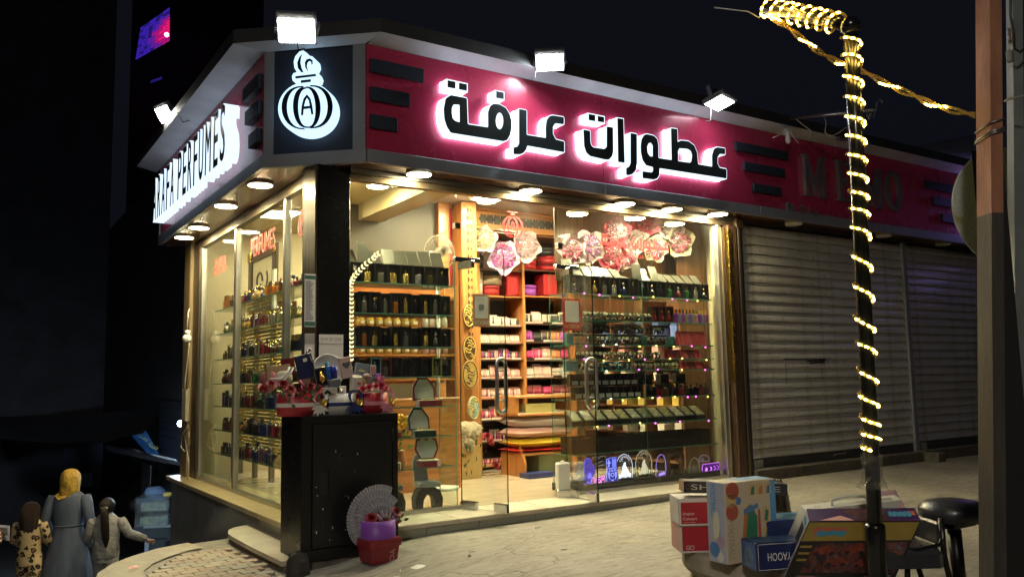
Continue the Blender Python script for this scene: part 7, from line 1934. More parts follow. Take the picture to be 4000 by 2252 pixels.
# small blue box
BLUB = mat("robot_box_blue",(0.015,0.025,0.11),.35,var=.2,vs=6,coat=.3)
o = dep(2958,2212,3.86); o.z = ZP+.004
b = boxthing("toy_box","small dark blue toy box in front of the FOOTBALL box","toy box",o,yawdir(12),yawdir(102),.27,.15,.128,BLUB)
sheet(b,"light_blue_print",mat("robot_print",(0.06,0.16,0.42),.35,var=.5,vs=12),.01,.14,.008,.12,"left",d=.15); sheet(b,"round_picture",mat("robot_window",(0.16,0.26,0.42),.3,var=.7,vs=20),0,0,0,0,"left",.002,d=.15,pts=[(.075+.045*math.cos(6.283*i/20),.058+.045*math.sin(6.283*i/20)) for i in range(20)])
label_text(b,"YAOOH",WTXT,.055,.045,.036,"front",wid=.12,flip=True)
m = MB()
for p_,q_ in (((.008,.006),(.262,.006)),((.262,.006),(.262,.122)),((.262,.122),(.008,.122)),((.008,.122),(.008,.006))): m.tube([(p_[0],-.0015,p_[1]),(q_[0],-.0015,q_[1])],.0013,4)
m.build("cream_border",CREAMC,b,local=True)
sheet(b,"top_print",mat("robot_top",(0.05,0.12,0.30),.4,var=.7,vs=12),.01,.26,.01,.14,"top",h=.128)
# long light blue box lying behind
LBB = mat("long_box_blue",(0.02,0.04,0.15),.4,var=.3,vs=5); LBT = mat("long_box_top",(0.10,0.27,0.52),.4,var=.15,vs=4)
o = dep(2998,2105,4.15); o.z = ZP+.006
b = boxthing("toy_box","long blue box lying behind the leaning toy boxes","toy box",o,yawdir(18),yawdir(108),.66,.20,.175,LBB)
sheet(b,"light_blue_top",LBT,.004,.656,.004,.196,"top",h=.175); sheet(b,"orange_line",cO,.20,.60,.13,.137,"front")
for k in range(5): sheet(b,"printed_oval",(CREAMC,cG,cP,CREAMC,cR)[k],0,0,0,0,"top",.002,h=.175,pts=[(.10+k*.125+.045*math.cos(6.283*i/16),.07+(k % 2)*.05+.022*math.sin(6.283*i/16)) for i in range(16)])
# pink prism packet
p0 = dep(3405,1990,4.2); t = thing("pink_packet","pale pink roof shaped packet behind the leaning toy boxes","packet",p0)
t.rotation_euler[2] = math.atan2(yawdir(10).y,yawdir(10).x)
m = MB(); m.add([(0,0,0),(.19,0,0),(.21,.10,0),(.02,.10,0),(.035,.06,.085),(.175,.05,.085)],[(0,1,5,4),(2,3,4,5),(0,3,2,1),(3,0,4)]); m.build("packet_body",mat("packet_pale",(0.60,0.40,0.38),.35,var=.15,vs=6,coat=.2),t,local=True)
m = MB(); m.add([(.1905,0,0),(.2105,.10,0),(.1755,.05,.085)],[(0,1,2)]); m.build("pink_end",mat("packet_pink",(0.58,0.12,0.20),.35),t,local=True)
# two big flat boxes leaning together: white topped one behind, dark racing one in front
def hexthing(name,label,cat,F4,B4,mt,group=None):
    """F4, B4: front and back corner points bl, br, tr, tl"""
    o = (F4[0]+F4[1])/2; t = thing(name,label,cat,o,0,group)
    v = [p-o for p in F4]+[p-o for p in B4]
    m = MB(); m.add(v,[(0,1,2,3),(5,4,7,6),(4,0,3,7),(1,5,6,2),(3,2,6,7),(4,5,1,0)],0); m.m = [0,1,2,1,3,1]; m.build("box_body",mt,t,local=True)
    def bil(a,b,c,d,u,v_,off=0.0):
        p = (a*(1-u)+b*u)*(1-v_)+(d*(1-u)+c*u)*v_; n_ = (b-a).cross(d-a).normalized(); return p-o+n_*off
    return t,lambda u,v_,off=.0015: bil(*F4,u,v_,off),lambda u,v_,off=.0015: bil(F4[3],F4[2],B4[2],B4[3],u,v_,off),lambda u,v_,off=.0015: bil(B4[0],F4[0],F4[3],B4[3],u,v_,off)
def pr(par,name,mt,fn,pts,off=.0015):
    m = MB(); p2,tr = tri_fill(pts,[]); m.add([fn(u,v,off) for u,v in p2],tr); return m.build(name,mt,par,local=True)
RACE = mat("racing_box_dark",(0.014,0.011,0.010),.4,var=.5,vs=9,coat=.08); YEL = mat("racing_yellow",(0.30,0.21,0.035),.35,coat=.3,var=.25,vs=6); WHT = mat("box_white_card",(0.50,0.49,0.42),.45); VIOL = mat("racing_violet",(0.07,0.02,0.12),.35,var=.6,vs=10)
Dn = 3.62
F4 = [dep(3048,2290,3.88),None,dep(3598,2032,3.72),dep(3160,2034,3.84)]; F4[1] = F4[0]+(F4[2]-F4[3])
bo = dep(3150,1985,3.98)-F4[3]; B4 = [p+bo for p in F4]
t,fF,fT,fS = hexthing("toy_box","big dark racing car toy box leaning against the rope light pole","toy box",F4,B4,[RACE,RACE,mat("racing_side_white",(0.46,0.42,0.42),.4),VIOL])
pr(t,"yellow_band",YEL,fF,[(.01,.70),(.99,.72),(.99,.985),(.01,.985)])
BLT = mat("comic_blue",(0.05,0.24,0.36),.4)
def jag(x0,y0,w,h,seed,n=9):
    q = random.Random(seed); top = [(x0+w*i/n,y0+h*(.75+.25*(i % 2))+q.uniform(-.01,.01)) for i in range(n+1)]; bot = [(x0+w*i/n,y0+h*.25*(i % 2)+q.uniform(-.01,.01)) for i in range(n+1)]
    return top+bot[::-1]
pr(t,"title_shape",cR,fF,jag(.08,.80,.30,.12,1),.002); pr(t,"title_shape",BLT,fF,jag(.12,.77,.26,.10,2),.0028)
pr(t,"title_shape",BLT,fT,jag(.74,.25,.20,.5,3),.002); pr(t,"pink_patch",cR,fT,[(.92,.4),(.98,.4),(.98,.75),(.92,.75)]); pr(t,"white_patch",PINKC,fT,[(.10,.03),(.42,.03),(.30,.42)])
for k,(x,y,w,h) in enumerate(((.14,.50,.26,.14),(.42,.52,.24,.15),(.66,.46,.24,.14),(.30,.34,.24,.12),(.56,.32,.22,.12))):
    pr(t,"car_picture",mat("car_red_print",(0.24,0.045,0.02),.4,var=.7,vs=30),fF,[(x,y),(x+w*.9,y+.01),(x+w,y+h*.4),(x+w*.75,y+h*.6),(x+w*.6,y+h),(x+w*.3,y+h*.95),(x+w*.15,y+h*.5),(x,y+h*.35)],.002)
    for cx in (.22,.74): pr(t,"wheel_picture",BLK,fF,[(x+w*cx+.022*math.cos(6.283*i/10),y+.012+.03*math.sin(6.283*i/10)) for i in range(10)],.0028)
GRID = mat("part_list_print",(0.26,0.25,0.23),.45,var=.7,vs=30)
pr(t,"parts_panel",GRID,fF,[(.66,.03),(.90,.05),(.95,.20),(.72,.19)],.002)
for a in range(4):
    for c in range(2): pr(t,"parts_picture",BLK,fF,[(.72+a*.05+.015*math.cos(6.283*i/8),.08+c*.06+.018*math.sin(6.283*i/8)) for i in range(8)],.0028)
for k in range(3): pr(t,"yellow_caption",YEL,fF,[(.02+.01*k,.60-.10*k),(.13,.60-.10*k),(.13,.635-.10*k),(.02+.01*k,.635-.10*k)],.002)
BUSY = bpy.data.materials.new("busy_print"); BUSY.use_nodes = True
_n = BUSY.node_tree; _b = _n.nodes["Principled BSDF"]; _b.inputs["Roughness"].default_value = .35; _t = _n.nodes.new("ShaderNodeTexCoord"); _w = _n.nodes.new("ShaderNodeTexNoise"); _w.inputs["Scale"].default_value = 11; _w.inputs["Detail"].default_value = 7; _w.inputs["Distortion"].default_value = 2.2
_r2 = _n.nodes.new("ShaderNodeValToRGB"); _e = _r2.color_ramp.elements; _e[0].position = .30; _e[0].color = (.008,.008,.012,1); _e[1].position = .72; _e[1].color = (.26,.20,.10,1)
for _p,_c in ((.42,(.02,.016,.02)),(.49,(.14,.03,.012)),(.54,(.03,.03,.05)),(.60,(.20,.055,.02)),(.65,(.03,.07,.11))): _k = _e.new(_p); _k.color = (*_c,1)
_n.links.new(_t.outputs["Object"],_w.inputs["Vector"]); _n.links.new(_w.outputs[0],_r2.inputs[0]); _n.links.new(_r2.outputs[0],_b.inputs["Base Color"])
pr(t,"busy_picture",BUSY,fF,[(.12,.22),(.97,.24),(.985,.69),(.16,.67)],.0012); pr(t,"busy_top",BUSY,fT,[(.45,.04),(.72,.04),(.72,.95),(.3,.95)],.001)
for k in range(9): pr(t,"caption_line",PINKC,fF,[(.10,.06+.014*k),(.10+.25*(.6+.4*((k*7) % 5)/5),.06+.014*k),(.10+.25*(.6+.4*((k*7) % 5)/5),.064+.014*k),(.10,.064+.014*k)],.002)
pr(t,"side_picture",BLK,fS,[(.2,.45),(.8,.45),(.8,.85),(.2,.85)]); pr(t,"side_title",BLT,fS,jag(.25,.88,.6,.08,5))
F4 = [dep(3040,2240,4.02),None,dep(3524,1950,3.90),dep(3148,1992,4.00)]; F4[1] = F4[0]+(F4[2]-F4[3])
bo = dep(3128,1972,4.13)-F4[3]; B4 = [p+bo for p in F4]
t,fF,fT,fS = hexthing("toy_box","white topped toy box with clear handle leaning behind the racing box","toy box",F4,B4,[WHT,WHT,WHT,WHT])
m = MB(); m.tube([fT(.30,.3,.004),fT(.32,.6,.02),fT(.5,.7,.026),fT(.66,.6,.02),fT(.70,.3,.004)],.007,6); m.build("carry_handle",mat("clear_handle",(0.50,0.52,0.46),.2,coat=.5),t,local=True)
for k in range(6): pr(t,"barcode_bar",BLK,fT,[(.80+k*.022,.12),(.812+k*.022,.12),(.812+k*.022,.6),(.80+k*.022,.6)])
v,f,tw,y0,y1 = text_shape("M"); m = MB(); m.add([fT(.12+p[0]*.08,.2+(p[1]-y0)*.5,.002) for p in v],f); m.build("lettering",cR,t,local=True)

# ---- round stool and black chair
VINYL = mat("black_vinyl",(0.035,0.037,0.042),.32,var=.3,vs=6,rv=.08,bump=.12,bs=9,coat=.15)
sp = dep(3722,1995,4.2)
stl = thing("round_stool","round black padded stool on a single leg beside the toy boxes","stool",(sp.x,sp.y,gz(sp.x)))
hs = sp.z-gz(sp.x); rs = .163
m = MB(); m.lathe([(rs*.80,hs-.045),(rs*.97,hs-.04),(rs,hs-.01),(rs*.97,hs+.025),(rs*.75,hs+.05),(rs*.35,hs+.062),(.0001,hs+.064)],36); m.build("seat",VINYL,stl,local=True)
m = MB(); m.bbox(-.10,.10,-.06,.06,hs-.072,hs-.048,.004); m.build("seat_plate",BLKM,stl,local=True)
m = MB(); m.tube([(0,0,hs-.09),(.02,.0,.02)],.033,14); m.tube([(0,0,hs-.075),(0,0,hs-.088)],.018,10); m.build("leg",BLKM,stl,local=True)
m = MB(); m.lathe([(.19,0),(.19,.015),(.04,.03)],28,(.02,0,0)); m.build("foot_plate",BLKM,stl,local=True)
cpnt = dep(3578,2150,3.9)
chr_ = thing("black_chair","black tubular chair with padded seat behind the racing toy box","chair",(cpnt.x,cpnt.y,gz(cpnt.x)),math.atan2(LAT.y,LAT.x))
z0 = gz(cpnt.x); hz = cpnt.z-z0
m = MB(); m.bbox(-.24,.06,-.16,.20,hz-.045,hz+.045,.03); m.build("seat",VINYL,chr_,local=True)
ztp = dep(3640,2012,3.9).z-z0
for nm,pts in (("leg",[(.078,-.10,ztp),(.080,-.10,hz),(.10,-.10,hz-.12),(.16,-.10,0)]),("leg",[(.078,.2,ztp),(.080,.2,hz),(.10,.2,hz-.12),(.16,.2,0)]),("leg",[(-.10,-.12,hz-.05),(-.12,-.12,0)]),("leg",[(-.22,.2,hz-.05),(-.25,.2,0)])):
    m = MB(); m.tube(pts,.0135,8); m.build(nm,BLKM,chr_,local=True)
for y in (-.10,.2):
    m = MB(); m.tube([(.075,y-.0,ztp-.09),(.05,y-.03,ztp-.11),(-.05,y-.04,ztp-.13),(-.20,y-.04,ztp-.14)],.010,8); m.build("armrest",BLKM,chr_,local=True)
m = MB(); m.bbox(.066,.092,-.085,.185,ztp-.12,ztp-.02,.01); m.build("backrest",VINYL,chr_,local=True)

# ---- pole wrapped in rope light
_pt,_pb = dep(3322,95,3.55),dep(3428,2252,3.55); PTX,PTY,PBX,PBY = _pt.x,_pt.y,_pb.x,_pb.y
def pol(z): t_ = (z-_pb.z)/(_pt.z-_pb.z); return Vector((PBX+(PTX-PBX)*t_,PBY+(PTY-PBY)*t_,z))
PZT = dep(3325,85,3.55).z
POLEM = mat("black_pole",(0.012,0.013,0.012),.25,.3,coat=.3,var=.3,vs=6)
pole = thing("lamp_pole","black street pole with bent top wound in warm rope light","pole",(PBX,PBY,gz(PBX)))
RP = .0305
m = MB(); m.tube([pol(gz(PBX)),pol(1.0),pol(2.0),pol(PZT-.03)],RP,18); m.build("shaft",POLEM,pole)
m = MB(); zs_ = dep(3420,2045,3.55).z; m.tube([pol(gz(PBX)),pol(zs_-.01),pol(zs_)],[.041,.041,.037],18); m.build("base_sleeve",POLEM,pole)
arm_a = pol(PZT-.02); arm_dir = (dep(2990,12,3.95)-dep(3325,85,3.55)).normalized(); arm_len = (dep(2990,12,3.95)-dep(3325,85,3.55)).length
arm_b = arm_a+arm_dir*arm_len
m = MB(); m.tube([arm_a-arm_dir*.03,arm_a+arm_dir*.1,arm_b],.026,14); m.sphere(arm_a,.042,12,8); m.build("arm",POLEM,pole)
# crumpled clear wrap round the lower shaft
WRAPM = glassmat("clear_film",(0.9,0.9,0.88),base=.12,rough=.15,basecol=(.5,.5,.48))
m = MB(); q = random.Random(15); z_a,z_b = dep(3400,1905,3.55).z,dep(3400,1770,3.55).z
for i in range(9):
    c = pol(z_a+(z_b-z_a)*i/8); r_ = RP*(1.25+.5*(i < 2)+q.uniform(0,.18)); m.v += [tuple(c+Vector((r_*(1+q.uniform(-.15,.2))*math.cos(6.283*k/14),r_*(1+q.uniform(-.15,.2))*math.sin(6.283*k/14),q.uniform(-.008,.008)))) for k in range(14)]
for i in range(8):
    for k in range(14): m.f.append([i*14+k,i*14+(k+1) % 14,(i+1)*14+(k+1) % 14,(i+1)*14+k]); m.m.append(0); m.sm.append(False)
m.build("plastic_wrap",WRAPM,pole)
# the rope light: spiral round pole and arm, then a strand hanging across to the rusty post
ROPE = glassmat("rope_sleeve",(1.0,.86,.42),base=.30,rough=.1,basecol=(.8,.62,.22))
BULB = emat("rope_bulb",(1.0,.78,.30),34.0)
rope = thing("rope_light","warm yellow rope light spiralling up the pole and across to the post","rope light",pol(1.5))
turns = [100,195,283,392,490,590,678,768,858,948,1024,1112,1262,1420,1532,1706]
# measured crossings of the front of the pole, top to bottom (source rows)
rows_ = [110,203,280,392,486,582,668,760,850,936,1015,1108,1255,1320]
rows_ = [v*1.0 for v in (88,165,228,318,395,472,545,620,693,763,828,905,1030,1145,1275,1360,1475,1570,1650,1705,1760)]
zr = [dep(3380,v,3.55).z for v in rows_]
sp_pts = []
base_a = math.atan2(-FWD.y,-FWD.x)
for i in range(len(zr)-1):
    for k in range(14):
        t_ = k/14; z = zr[i]+(zr[i+1]-zr[i])*t_
        if z > PZT-.03: continue
        a = base_a+6.283*t_; c = pol(z); r_ = RP+.009
        sp_pts.append(c+Vector((r_*math.cos(a),r_*math.sin(a),0)))
arm_pts = []
x_ = arm_dir.cross(Vector((0,0,1))).normalized(); y_ = arm_dir.cross(x_)
NT = 8
for i in range(NT*18+1):
    t_ = i/(NT*18); a = 6.283*NT*t_; r_ = .045
    arm_pts.append(arm_b+(arm_a+arm_dir*.06-arm_b)*t_+x_*r_*math.cos(a)+y_*r_*math.sin(a))
P_a = arm_b+arm_dir*-.02;
str_pix = [(2990,60,3.93),(3060,95,3.88),(3130,150,3.83),(3200,205,3.78),(3270,243,3.72),(3320,258,3.68),(3400,295,3.62),(3480,338,3.57),(3560,370,3.51),(3640,408,3.45),(3720,432,3.40),(3800,450,3.35),(3830,455,3.33)]
strand = [dep(*p) for p in str_pix]
def resample(pts,step):
    out = []; acc = 0.0
    for a,b in zip(pts,pts[1:]):
        L_ = (b-a).length; t_ = (step-acc) if acc else 0.0
        while t_ <= L_: out.append(a+(b-a)*(t_/max(L_,1e-6))); t_ += step
        acc = L_-(t_-step)
    return out
bulbm = MB().sphere((0,0,0),.0050,6,4,sc=(1,1,2.1)).mesh("bulb",[BULB])
o_r = Vector(rope.location)
nb = 0
for nm,pts,st_ in (("pole_spiral",sp_pts,.031),("arm_spiral",arm_pts,.033)):
    m = MB(); m.tube(pts,.0068,6); m.build(nm,ROPE,rope)
    rsp = resample(pts,st_)
    for ip,p in enumerate(rsp):
        tg = (rsp[min(ip+1,len(rsp)-1)]-rsp[max(ip-1,0)])
        vw = (p-CAM).normalized()
        if nm == "arm_spiral" and (p-(arm_a+arm_dir*(p-arm_a).dot(arm_dir))).dot(vw) > .006: continue
        if nm == "pole_spiral":
            c = pol(p.z); d_ = Vector((p.x-c.x,p.y-c.y,0)).normalized()
            if d_.dot(-FWD) < -.12: continue
        link("bulb",bulbm,rope,p-o_r,True,rot=tg.to_track_quat("Z","Y").to_euler()); nb += 1
# two twisted strands
tw = []
for s_ in (0,math.pi):
    pts = []
    rs_ = resample(strand,.02)
    for i,p in enumerate(rs_): pts.append(p+Vector((0,.008*math.cos(i*.55+s_),.010*math.sin(i*.55+s_))))
    m = MB(); m.tube(pts,.0065,5); m.build("hanging_strand",ROPE,rope); tw.append(pts)
for i,p in enumerate(tw[0]):
    if (i % 11) < 5: link("bulb",bulbm,rope,p-o_r,True,rot=(strand[-1]-strand[0]).to_track_quat("Z","Y").to_euler()); nb += 1
m = MB(); m.tube([arm_b,arm_b+Vector((-.02,.02,-.05)),arm_b+(dep(2880,45,4.0)-arm_b)*.6+Vector((0,0,-.01)),dep(2790,30,4.1)],.003,5); m.build("loose_wire_end",WIREM,rope)
print("rope bulbs",nb)
# rusty square post close to the camera
RUST = mat("rusty_orange_post",(0.36,0.155,0.08),.6,.1,var=.55,vs=5,bump=.3,bs=22,col2=(0.20,0.085,0.05),stretch=(3,3,.8));
GRYP = mat("grey_brown_post",(0.06,0.05,0.04),.65,.1,var=.5,vs=5,bump=.3,bs=24,stretch=(3,3,.6)); DKP = mat("dark_post",(0.010,0.009,0.008),.6,.1,var=.4,vs=6)
pA = dep(3866,-60,3.25); pB = dep(3884,2300,3.05)
post = thing("square_post","rusty square steel post at the right with upper part orange","post",(pB.x,pB.y,gz(pB.x)))
def post_at(z): t_ = (z-pB.z)/(pA.z-pB.z); return pB+(pA-pB)*t_
PE1,PE2 = yawdir(4)*.048,yawdir(92)*.095
def post_seg(nm,za,zb_,mt):
    a,b = post_at(za),post_at(zb_)
    m = MB(); m.hexa([a,a+PE1,a+PE1+PE2,a+PE2],[b,b+PE1,b+PE1+PE2,b+PE2]); m.build(nm,mt,post)
zmid = dep(3866,830,3.17).z
post_seg("lower_shaft",gz(pB.x)-.02,zmid,GRYP); post_seg("upper_shaft",zmid,post_at(2.9).z,RUST)
m = MB()
for sy in (480,515,525):
    c = post_at(dep(3866,sy,3.2).z)
    m.tube([c-PE1*.08-PE2*.06,c+PE1*1.08-PE2*.06+Vector((0,0,.015)),c+PE1*1.08+PE2*1.05+Vector((0,0,.02)),c-PE1*.08+PE2*1.05-Vector((0,0,.01))],.0035,5,closed=True)
m.build("binding_wire",STEEL,post)
# grey steel pole behind it with insulator and hook, and a dark kiosk wall at the edge
g0 = dep(3955,-60,3.7); g1 = dep(3975,2300,3.55)
gp = thing("steel_angle_pole","grey steel pole with clamps behind the rusty post","pole",(g1.x,g1.y,gz(g1.x)))
GST = mat("grey_steel",(0.20,0.22,0.22),.55,.4,var=.3,vs=5)
e1 = yawdir(0)*.045; e2 = yawdir(90)*.05
m = MB(); m.hexa([g1,g1+e1,g1+e1+e2,g1+e2],[g0,g0+e1,g0+e1+e2,g0+e2]); m.build("shaft",GST,gp)
c = dep(3950,140,3.62); m = MB(); m.lathe([(.012,-.03),(.018,-.02),(.012,-.008),(.018,.004),(.012,.016),(.016,.03),(.0001,.032)],12,c); m.build("insulator",mat("dark_ceramic",(0.06,0.045,0.035),.3,coat=.4),gp)
m = MB(); m.tube([dep(3948,-40,3.6),dep(3946,60,3.6),dep(3958,130,3.6),dep(3962,190,3.6),dep(3985,205,3.6),dep(4010,180,3.6)],.006,6); m.build("cable",BLK,gp)
m = MB(); c = dep(3945,215,3.58); m.bbox(c.x-.015,c.x+.015,c.y-.012,c.y+.012,c.z-.03,c.z+.02,.005); m.build("clamp",GST,gp)
m = MB(); m.tube([dep(3925,395,3.6),dep(3940,388,3.55),dep(4010,372,3.5)],.005,6); m.build("hook",GST,gp)
ko = dep(3935,2300,3.3);
kio = thing("metal_hoarding","dark metal panel at the right edge behind the rusty post","hoarding",(ko.x+.3,ko.y,gz(ko.x)))
e1 = yawdir(0)*.13; e2 = Vector((ko.x,ko.y,0)).normalized()*.06; a = Vector((ko.x,ko.y,gz(ko.x))); zt = dep(3960,560,3.4).z-gz(ko.x)
m = MB(); up = Vector((.0,.0,zt)); m.hexa([a,a+e1,a+e1+e2,a+e2],[a+up,a+e1+up,a+e1+e2+up,a+e2+up]); m.build("metal_wall",DKP,kio)
# back of a round traffic sign
dc = dep(3941,812,3.95)
ds = thing("round_sign","grey sparkling back of a round sign behind the rusty post","sign",dc)
rd = 240*3.95/FPX
nrm_ = -FWD+LAT*.12; nrm_.normalize(); xx = nrm_.cross(Vector((0,0,1))).normalized(); yy2 = xx.cross(nrm_)
m = MB(); m.lathe([(rd,0),(rd,.004),(rd-.006,.007),(.0001,.007)],56); m.xf(Matrix((xx,yy2,nrm_)).transposed().to_4x4())
SPK = mat("sparkle_grey",(0.40,0.46,0.42),.5,.0,var=.55,vs=170)
m.build("disc",SPK,ds,local=True)
m = MB(); c = -xx*(-rd*.42)+yy2*rd*.82+nrm_*.012;
c2 = dep(3822,622,3.93)-dc; m.tube([c2,c2+Vector((0,0,-.05))],.012,6); m.build("bracket",GST,ds,local=True)
# ---------------------------------------------------------------- the closed neighbour shop
nbr = thing("neighbour_shop","closed neighbour shop with two grey roller shutters under an unlit MEMO sign","shop",(11.0,8.5,0))
NX1 = 14.6
for a,b in ((7.463,9.9),(9.903,12.3),(12.303,NX1)):
    bx("sign_panel",a,b,YF,YF+.028,3.006,3.90,REDP,nbr); bx("lower_trim",a,b,YF-.022,YF+.028,ZS-.005,3.004,GREYTRIM,nbr,.004); bx("soffit_panel",a,b,YF+.03,6.45,ZS-.004,ZS,SOFF,nbr)
for a,b in ((7.463,10.2),(10.203,NX1)):
    m = MB(); m.add([(a,YF,3.902),(b,YF,3.902),(b,OR,3.955),(a,OR,3.955)],[(0,1,2,3)]); m.add([(a,YF,3.93),(b,YF,3.93),(b,OR,3.957),(a,OR,3.957)],[(3,2,1,0)]); m.build("cornice_underside",BEVELW,nbr)
    bx("cornice_edge",a,b,OR,YF,3.958,4.075,DARKTOP,nbr)
for k,(a,b,zt) in enumerate(((7.10,7.99,3.70),(7.22,7.92,3.485),(7.36,7.84,3.255))):
    bx("louvre_bar",a,b,YF-.035,YF-.001,zt-.10,zt,NAVY,nbr,.004)
for k,(a,b,zt) in enumerate(((10.85,12.05,3.70),(11.0,12.0,3.49),(11.2,11.9,3.27))):
    bx("louvre_bar",a,b,YF-.035,YF-.001,zt-.11,zt,NAVY,nbr,.004)
bx("upper_wall",7.42,NX1,6.46,6.60,2.86,2.899,DARKTOP,nbr)
SLAT = slatmat("shutter_galvanised",(0.74,0.72,0.67),.36)
SLAT2 = slatmat("shutter_dark",(0.60,0.585,0.56),.4)
def slat_mesh(w,h,mt,key):
    def mk():
        m = MB(); prof = [(0.006,0.0),(-.014,.003),(-.022,h*.10),(-.022,h*.30),(-.012,h*.62),(-.004,h*.74),(-.012,h*.78),(-.008,h*.88),(.006,h*.985)]
        n = len(prof); m.add([(x,y,z) for x in (0,w) for y,z in prof],[(i,n+i,n+i+1,i+1) for i in range(n-1)],0,False)
        return m
    return shared("slat|"+key,mk,[mt])
for sx0,sx1,zb_,zt_,mt,key in ((7.415,10.60,.17,2.84,SLAT,"a"),(10.70,13.9,.18,2.85,SLAT2,"b")):
    sh = empty("roller_shutter",((sx0+sx1)/2,6.49,zb_)); sh.parent = nbr; sh.location = Vector(((sx0+sx1)/2,6.49,zb_))-wloc(nbr)
    n = 24; h = (zt_-zb_)/n
    for i in range(n): link("slat",slat_mesh(sx1-sx0,h,mt,key),sh,Vector((sx0,6.49,zb_+i*h)))
    m = MB(); m.bbox(sx0,sx1,6.475,6.50,zb_-.10,zb_-.002,.004); m.build("bottom_rail",mat("rail_grey",(0.10,0.10,0.10),.45,.5,var=.3,vs=5),sh)
    m = MB(); xm = (sx0+sx1)/2; m.tube([(xm-.11,6.47,zb_-.05),(xm-.10,6.45,zb_-.035),(xm+.10,6.45,zb_-.03),(xm+.12,6.47,zb_-.02)],.008,6); m.build("rail_handle",STEEL,sh)
    m = MB(); m.bbox(sx0+.06,sx0+.20,6.462,6.474,zb_-.11,zb_-.01,.004); m.build("lock_plate",mat("lock_plate",(0.42,0.40,0.34),.5,var=.5,vs=20),sh)
    bx("threshold",sx0-.02,sx1+.02,6.36,6.52,-.12,zb_-.105,FOOT,nbr,.01)
bx("shutter_post",10.605,10.695,6.44,6.50,-.06,2.86,GREYTRIM,nbr,.006)
bx("concrete_block",10.62,10.80,6.15,6.36,-.12,.06,FOOT,nbr,.015)
# painted-over scrawl on the first shutter
m = MB(); q = random.Random(31)
for (sa,sb,sy) in ((3060,3245,1405),(3150,3225,1412),(3160,3222,1420)):
    a = pick(sa,sy,1,6.468); b = pick(sb,sy-4,1,6.468); m.add([a,b,b+Vector((0,0,.022)),a+Vector((.02,0,.018))],[(0,1,2,3)])
for sx in (3067,3208): a = pick(sx,1420,1,6.468); m.add([a,a+Vector((.012,0,0)),a+Vector((.010,0,-.22)),a+Vector((.004,0,-.24))],[(0,1,2,3)])
m.build("paint_scrawl",mat("scrawl_black",(0.02,0.02,0.02),.6),nbr)
# unlit raised letters
memo = thing("memo_sign","unlit grey metal MEMO letters on the neighbour red band","sign",(9.3,YF,3.2))
MET = mat("letter_dull_metal",(0.24,0.22,0.22),.38,.4,var=.3,vs=5)
def serif_M(w,h):
    t = w*.13
    return [[(0,0),(t*1.9,0),(t*1.9,h*.04),(t*1.3,h*.06),(t*1.3,h*.80),(w*.5,h*.02),(w-t*1.3,h*.80),(w-t*1.3,h*.06),(w-t*1.9,h*.04),(w-t*1.9,0),(w,0),(w,h*.04),(w-t*.35,h*.06),(w-t*.35,h*.94),(w,h*.96),(w,h),(w-t*1.4,h),(w*.5,h*.28),(t*1.4,h),(0,h),(0,h*.96),(t*.35,h*.94),(t*.35,h*.06),(0,h*.04)],[]]
def serif_E(w,h):
    t = w*.24
    return [[(0,0),(w,0),(w,h*.2),(w*.9,h*.2),(w*.85,h*.06),(t*1.4,h*.06),(t*1.4,h*.48),(w*.65,h*.48),(w*.68,h*.40),(w*.76,h*.40),(w*.76,h*.62),(w*.68,h*.62),(w*.65,h*.54),(t*1.4,h*.54),(t*1.4,h*.94),(w*.82,h*.94),(w*.88,h*.82),(w*.97,h*.82),(w*.97,h),(0,h),(0,h*.96),(t*.4,h*.94),(t*.4,h*.06),(0,h*.04)],[]]
def serif_O(w,h): return [[(w/2+w/2*math.cos(6.283*k/28),h/2+h/2*math.sin(6.283*k/28)) for k in range(28)],[[(w/2+w*.30*math.cos(6.283*k/24),h/2+h*.44*math.sin(6.283*k/24)) for k in range(24)]]]
def xat(sx): return pick(sx,760,1,YF-.05).x
for fn,a,b,(ya,yb) in ((serif_M,3148,3232,(600,765)),(serif_E,3278,3332,(625,785)),(serif_M,3372,3450,(645,805)),(serif_O,3466,3526,(663,820))):
    x0_,x1_ = xat(a),xat(b); z1_ = pick(a,ya,1,YF-.05).z; z0_ = pick(a,yb-4,1,YF-.05).z
    o,hs_ = fn(x1_-x0_,z1_-z0_); m = MB(); to = lambda u,v,d: (x0_+u,YF-.002-d,z0_+v)
    for loop in [o]+hs_:
        k = len(loop); m.add([to(u,v,0) for u,v in loop]+[to(u,v,.05) for u,v in loop],[(i,(i+1) % k,k+(i+1) % k,k+i) for i in range(k)])
    p2,tr = tri_fill(o,hs_); m.add([to(u,v,.05) for u,v in p2],tr); m.build("letter",MET,memo)
sml = thing("small_sign_letters","small dull raised characters below the MEMO letters","sign",(8.3,YF,3.0))
for k,(c,sx,sy) in enumerate((("B",3078,822),("1",3102,828),("2",3130,832),("\u0668",3158,838),("o",3180,845))):
    p = pick(sx,sy,1,YF-.03); m = MB(); solid_text(c,lambda u,v,d: (p.x+u,YF-.002-d,p.z+v),.03,m,h=.10 if c != "o" else .07); m.build("letter",MET,sml)
# violet tube lamp at the far end of the neighbour sign, hidden from here behind the round sign
vt = thing("violet_tube","violet neon tube at the far end of the neighbour sign band","neon lamp",(12.75,6.0,3.05))
m = MB(); m.tube([(12.75,6.0,3.05),(12.75,6.0,3.85)],.02,8); m.build("tube",emat("violet_neon",(.38,.25,1.0),26.0),vt); m = MB(); m.tube([(12.75,6.0,3.86),(12.75,6.2,3.86)],.015,8); m.build("holder",BLKM,vt)
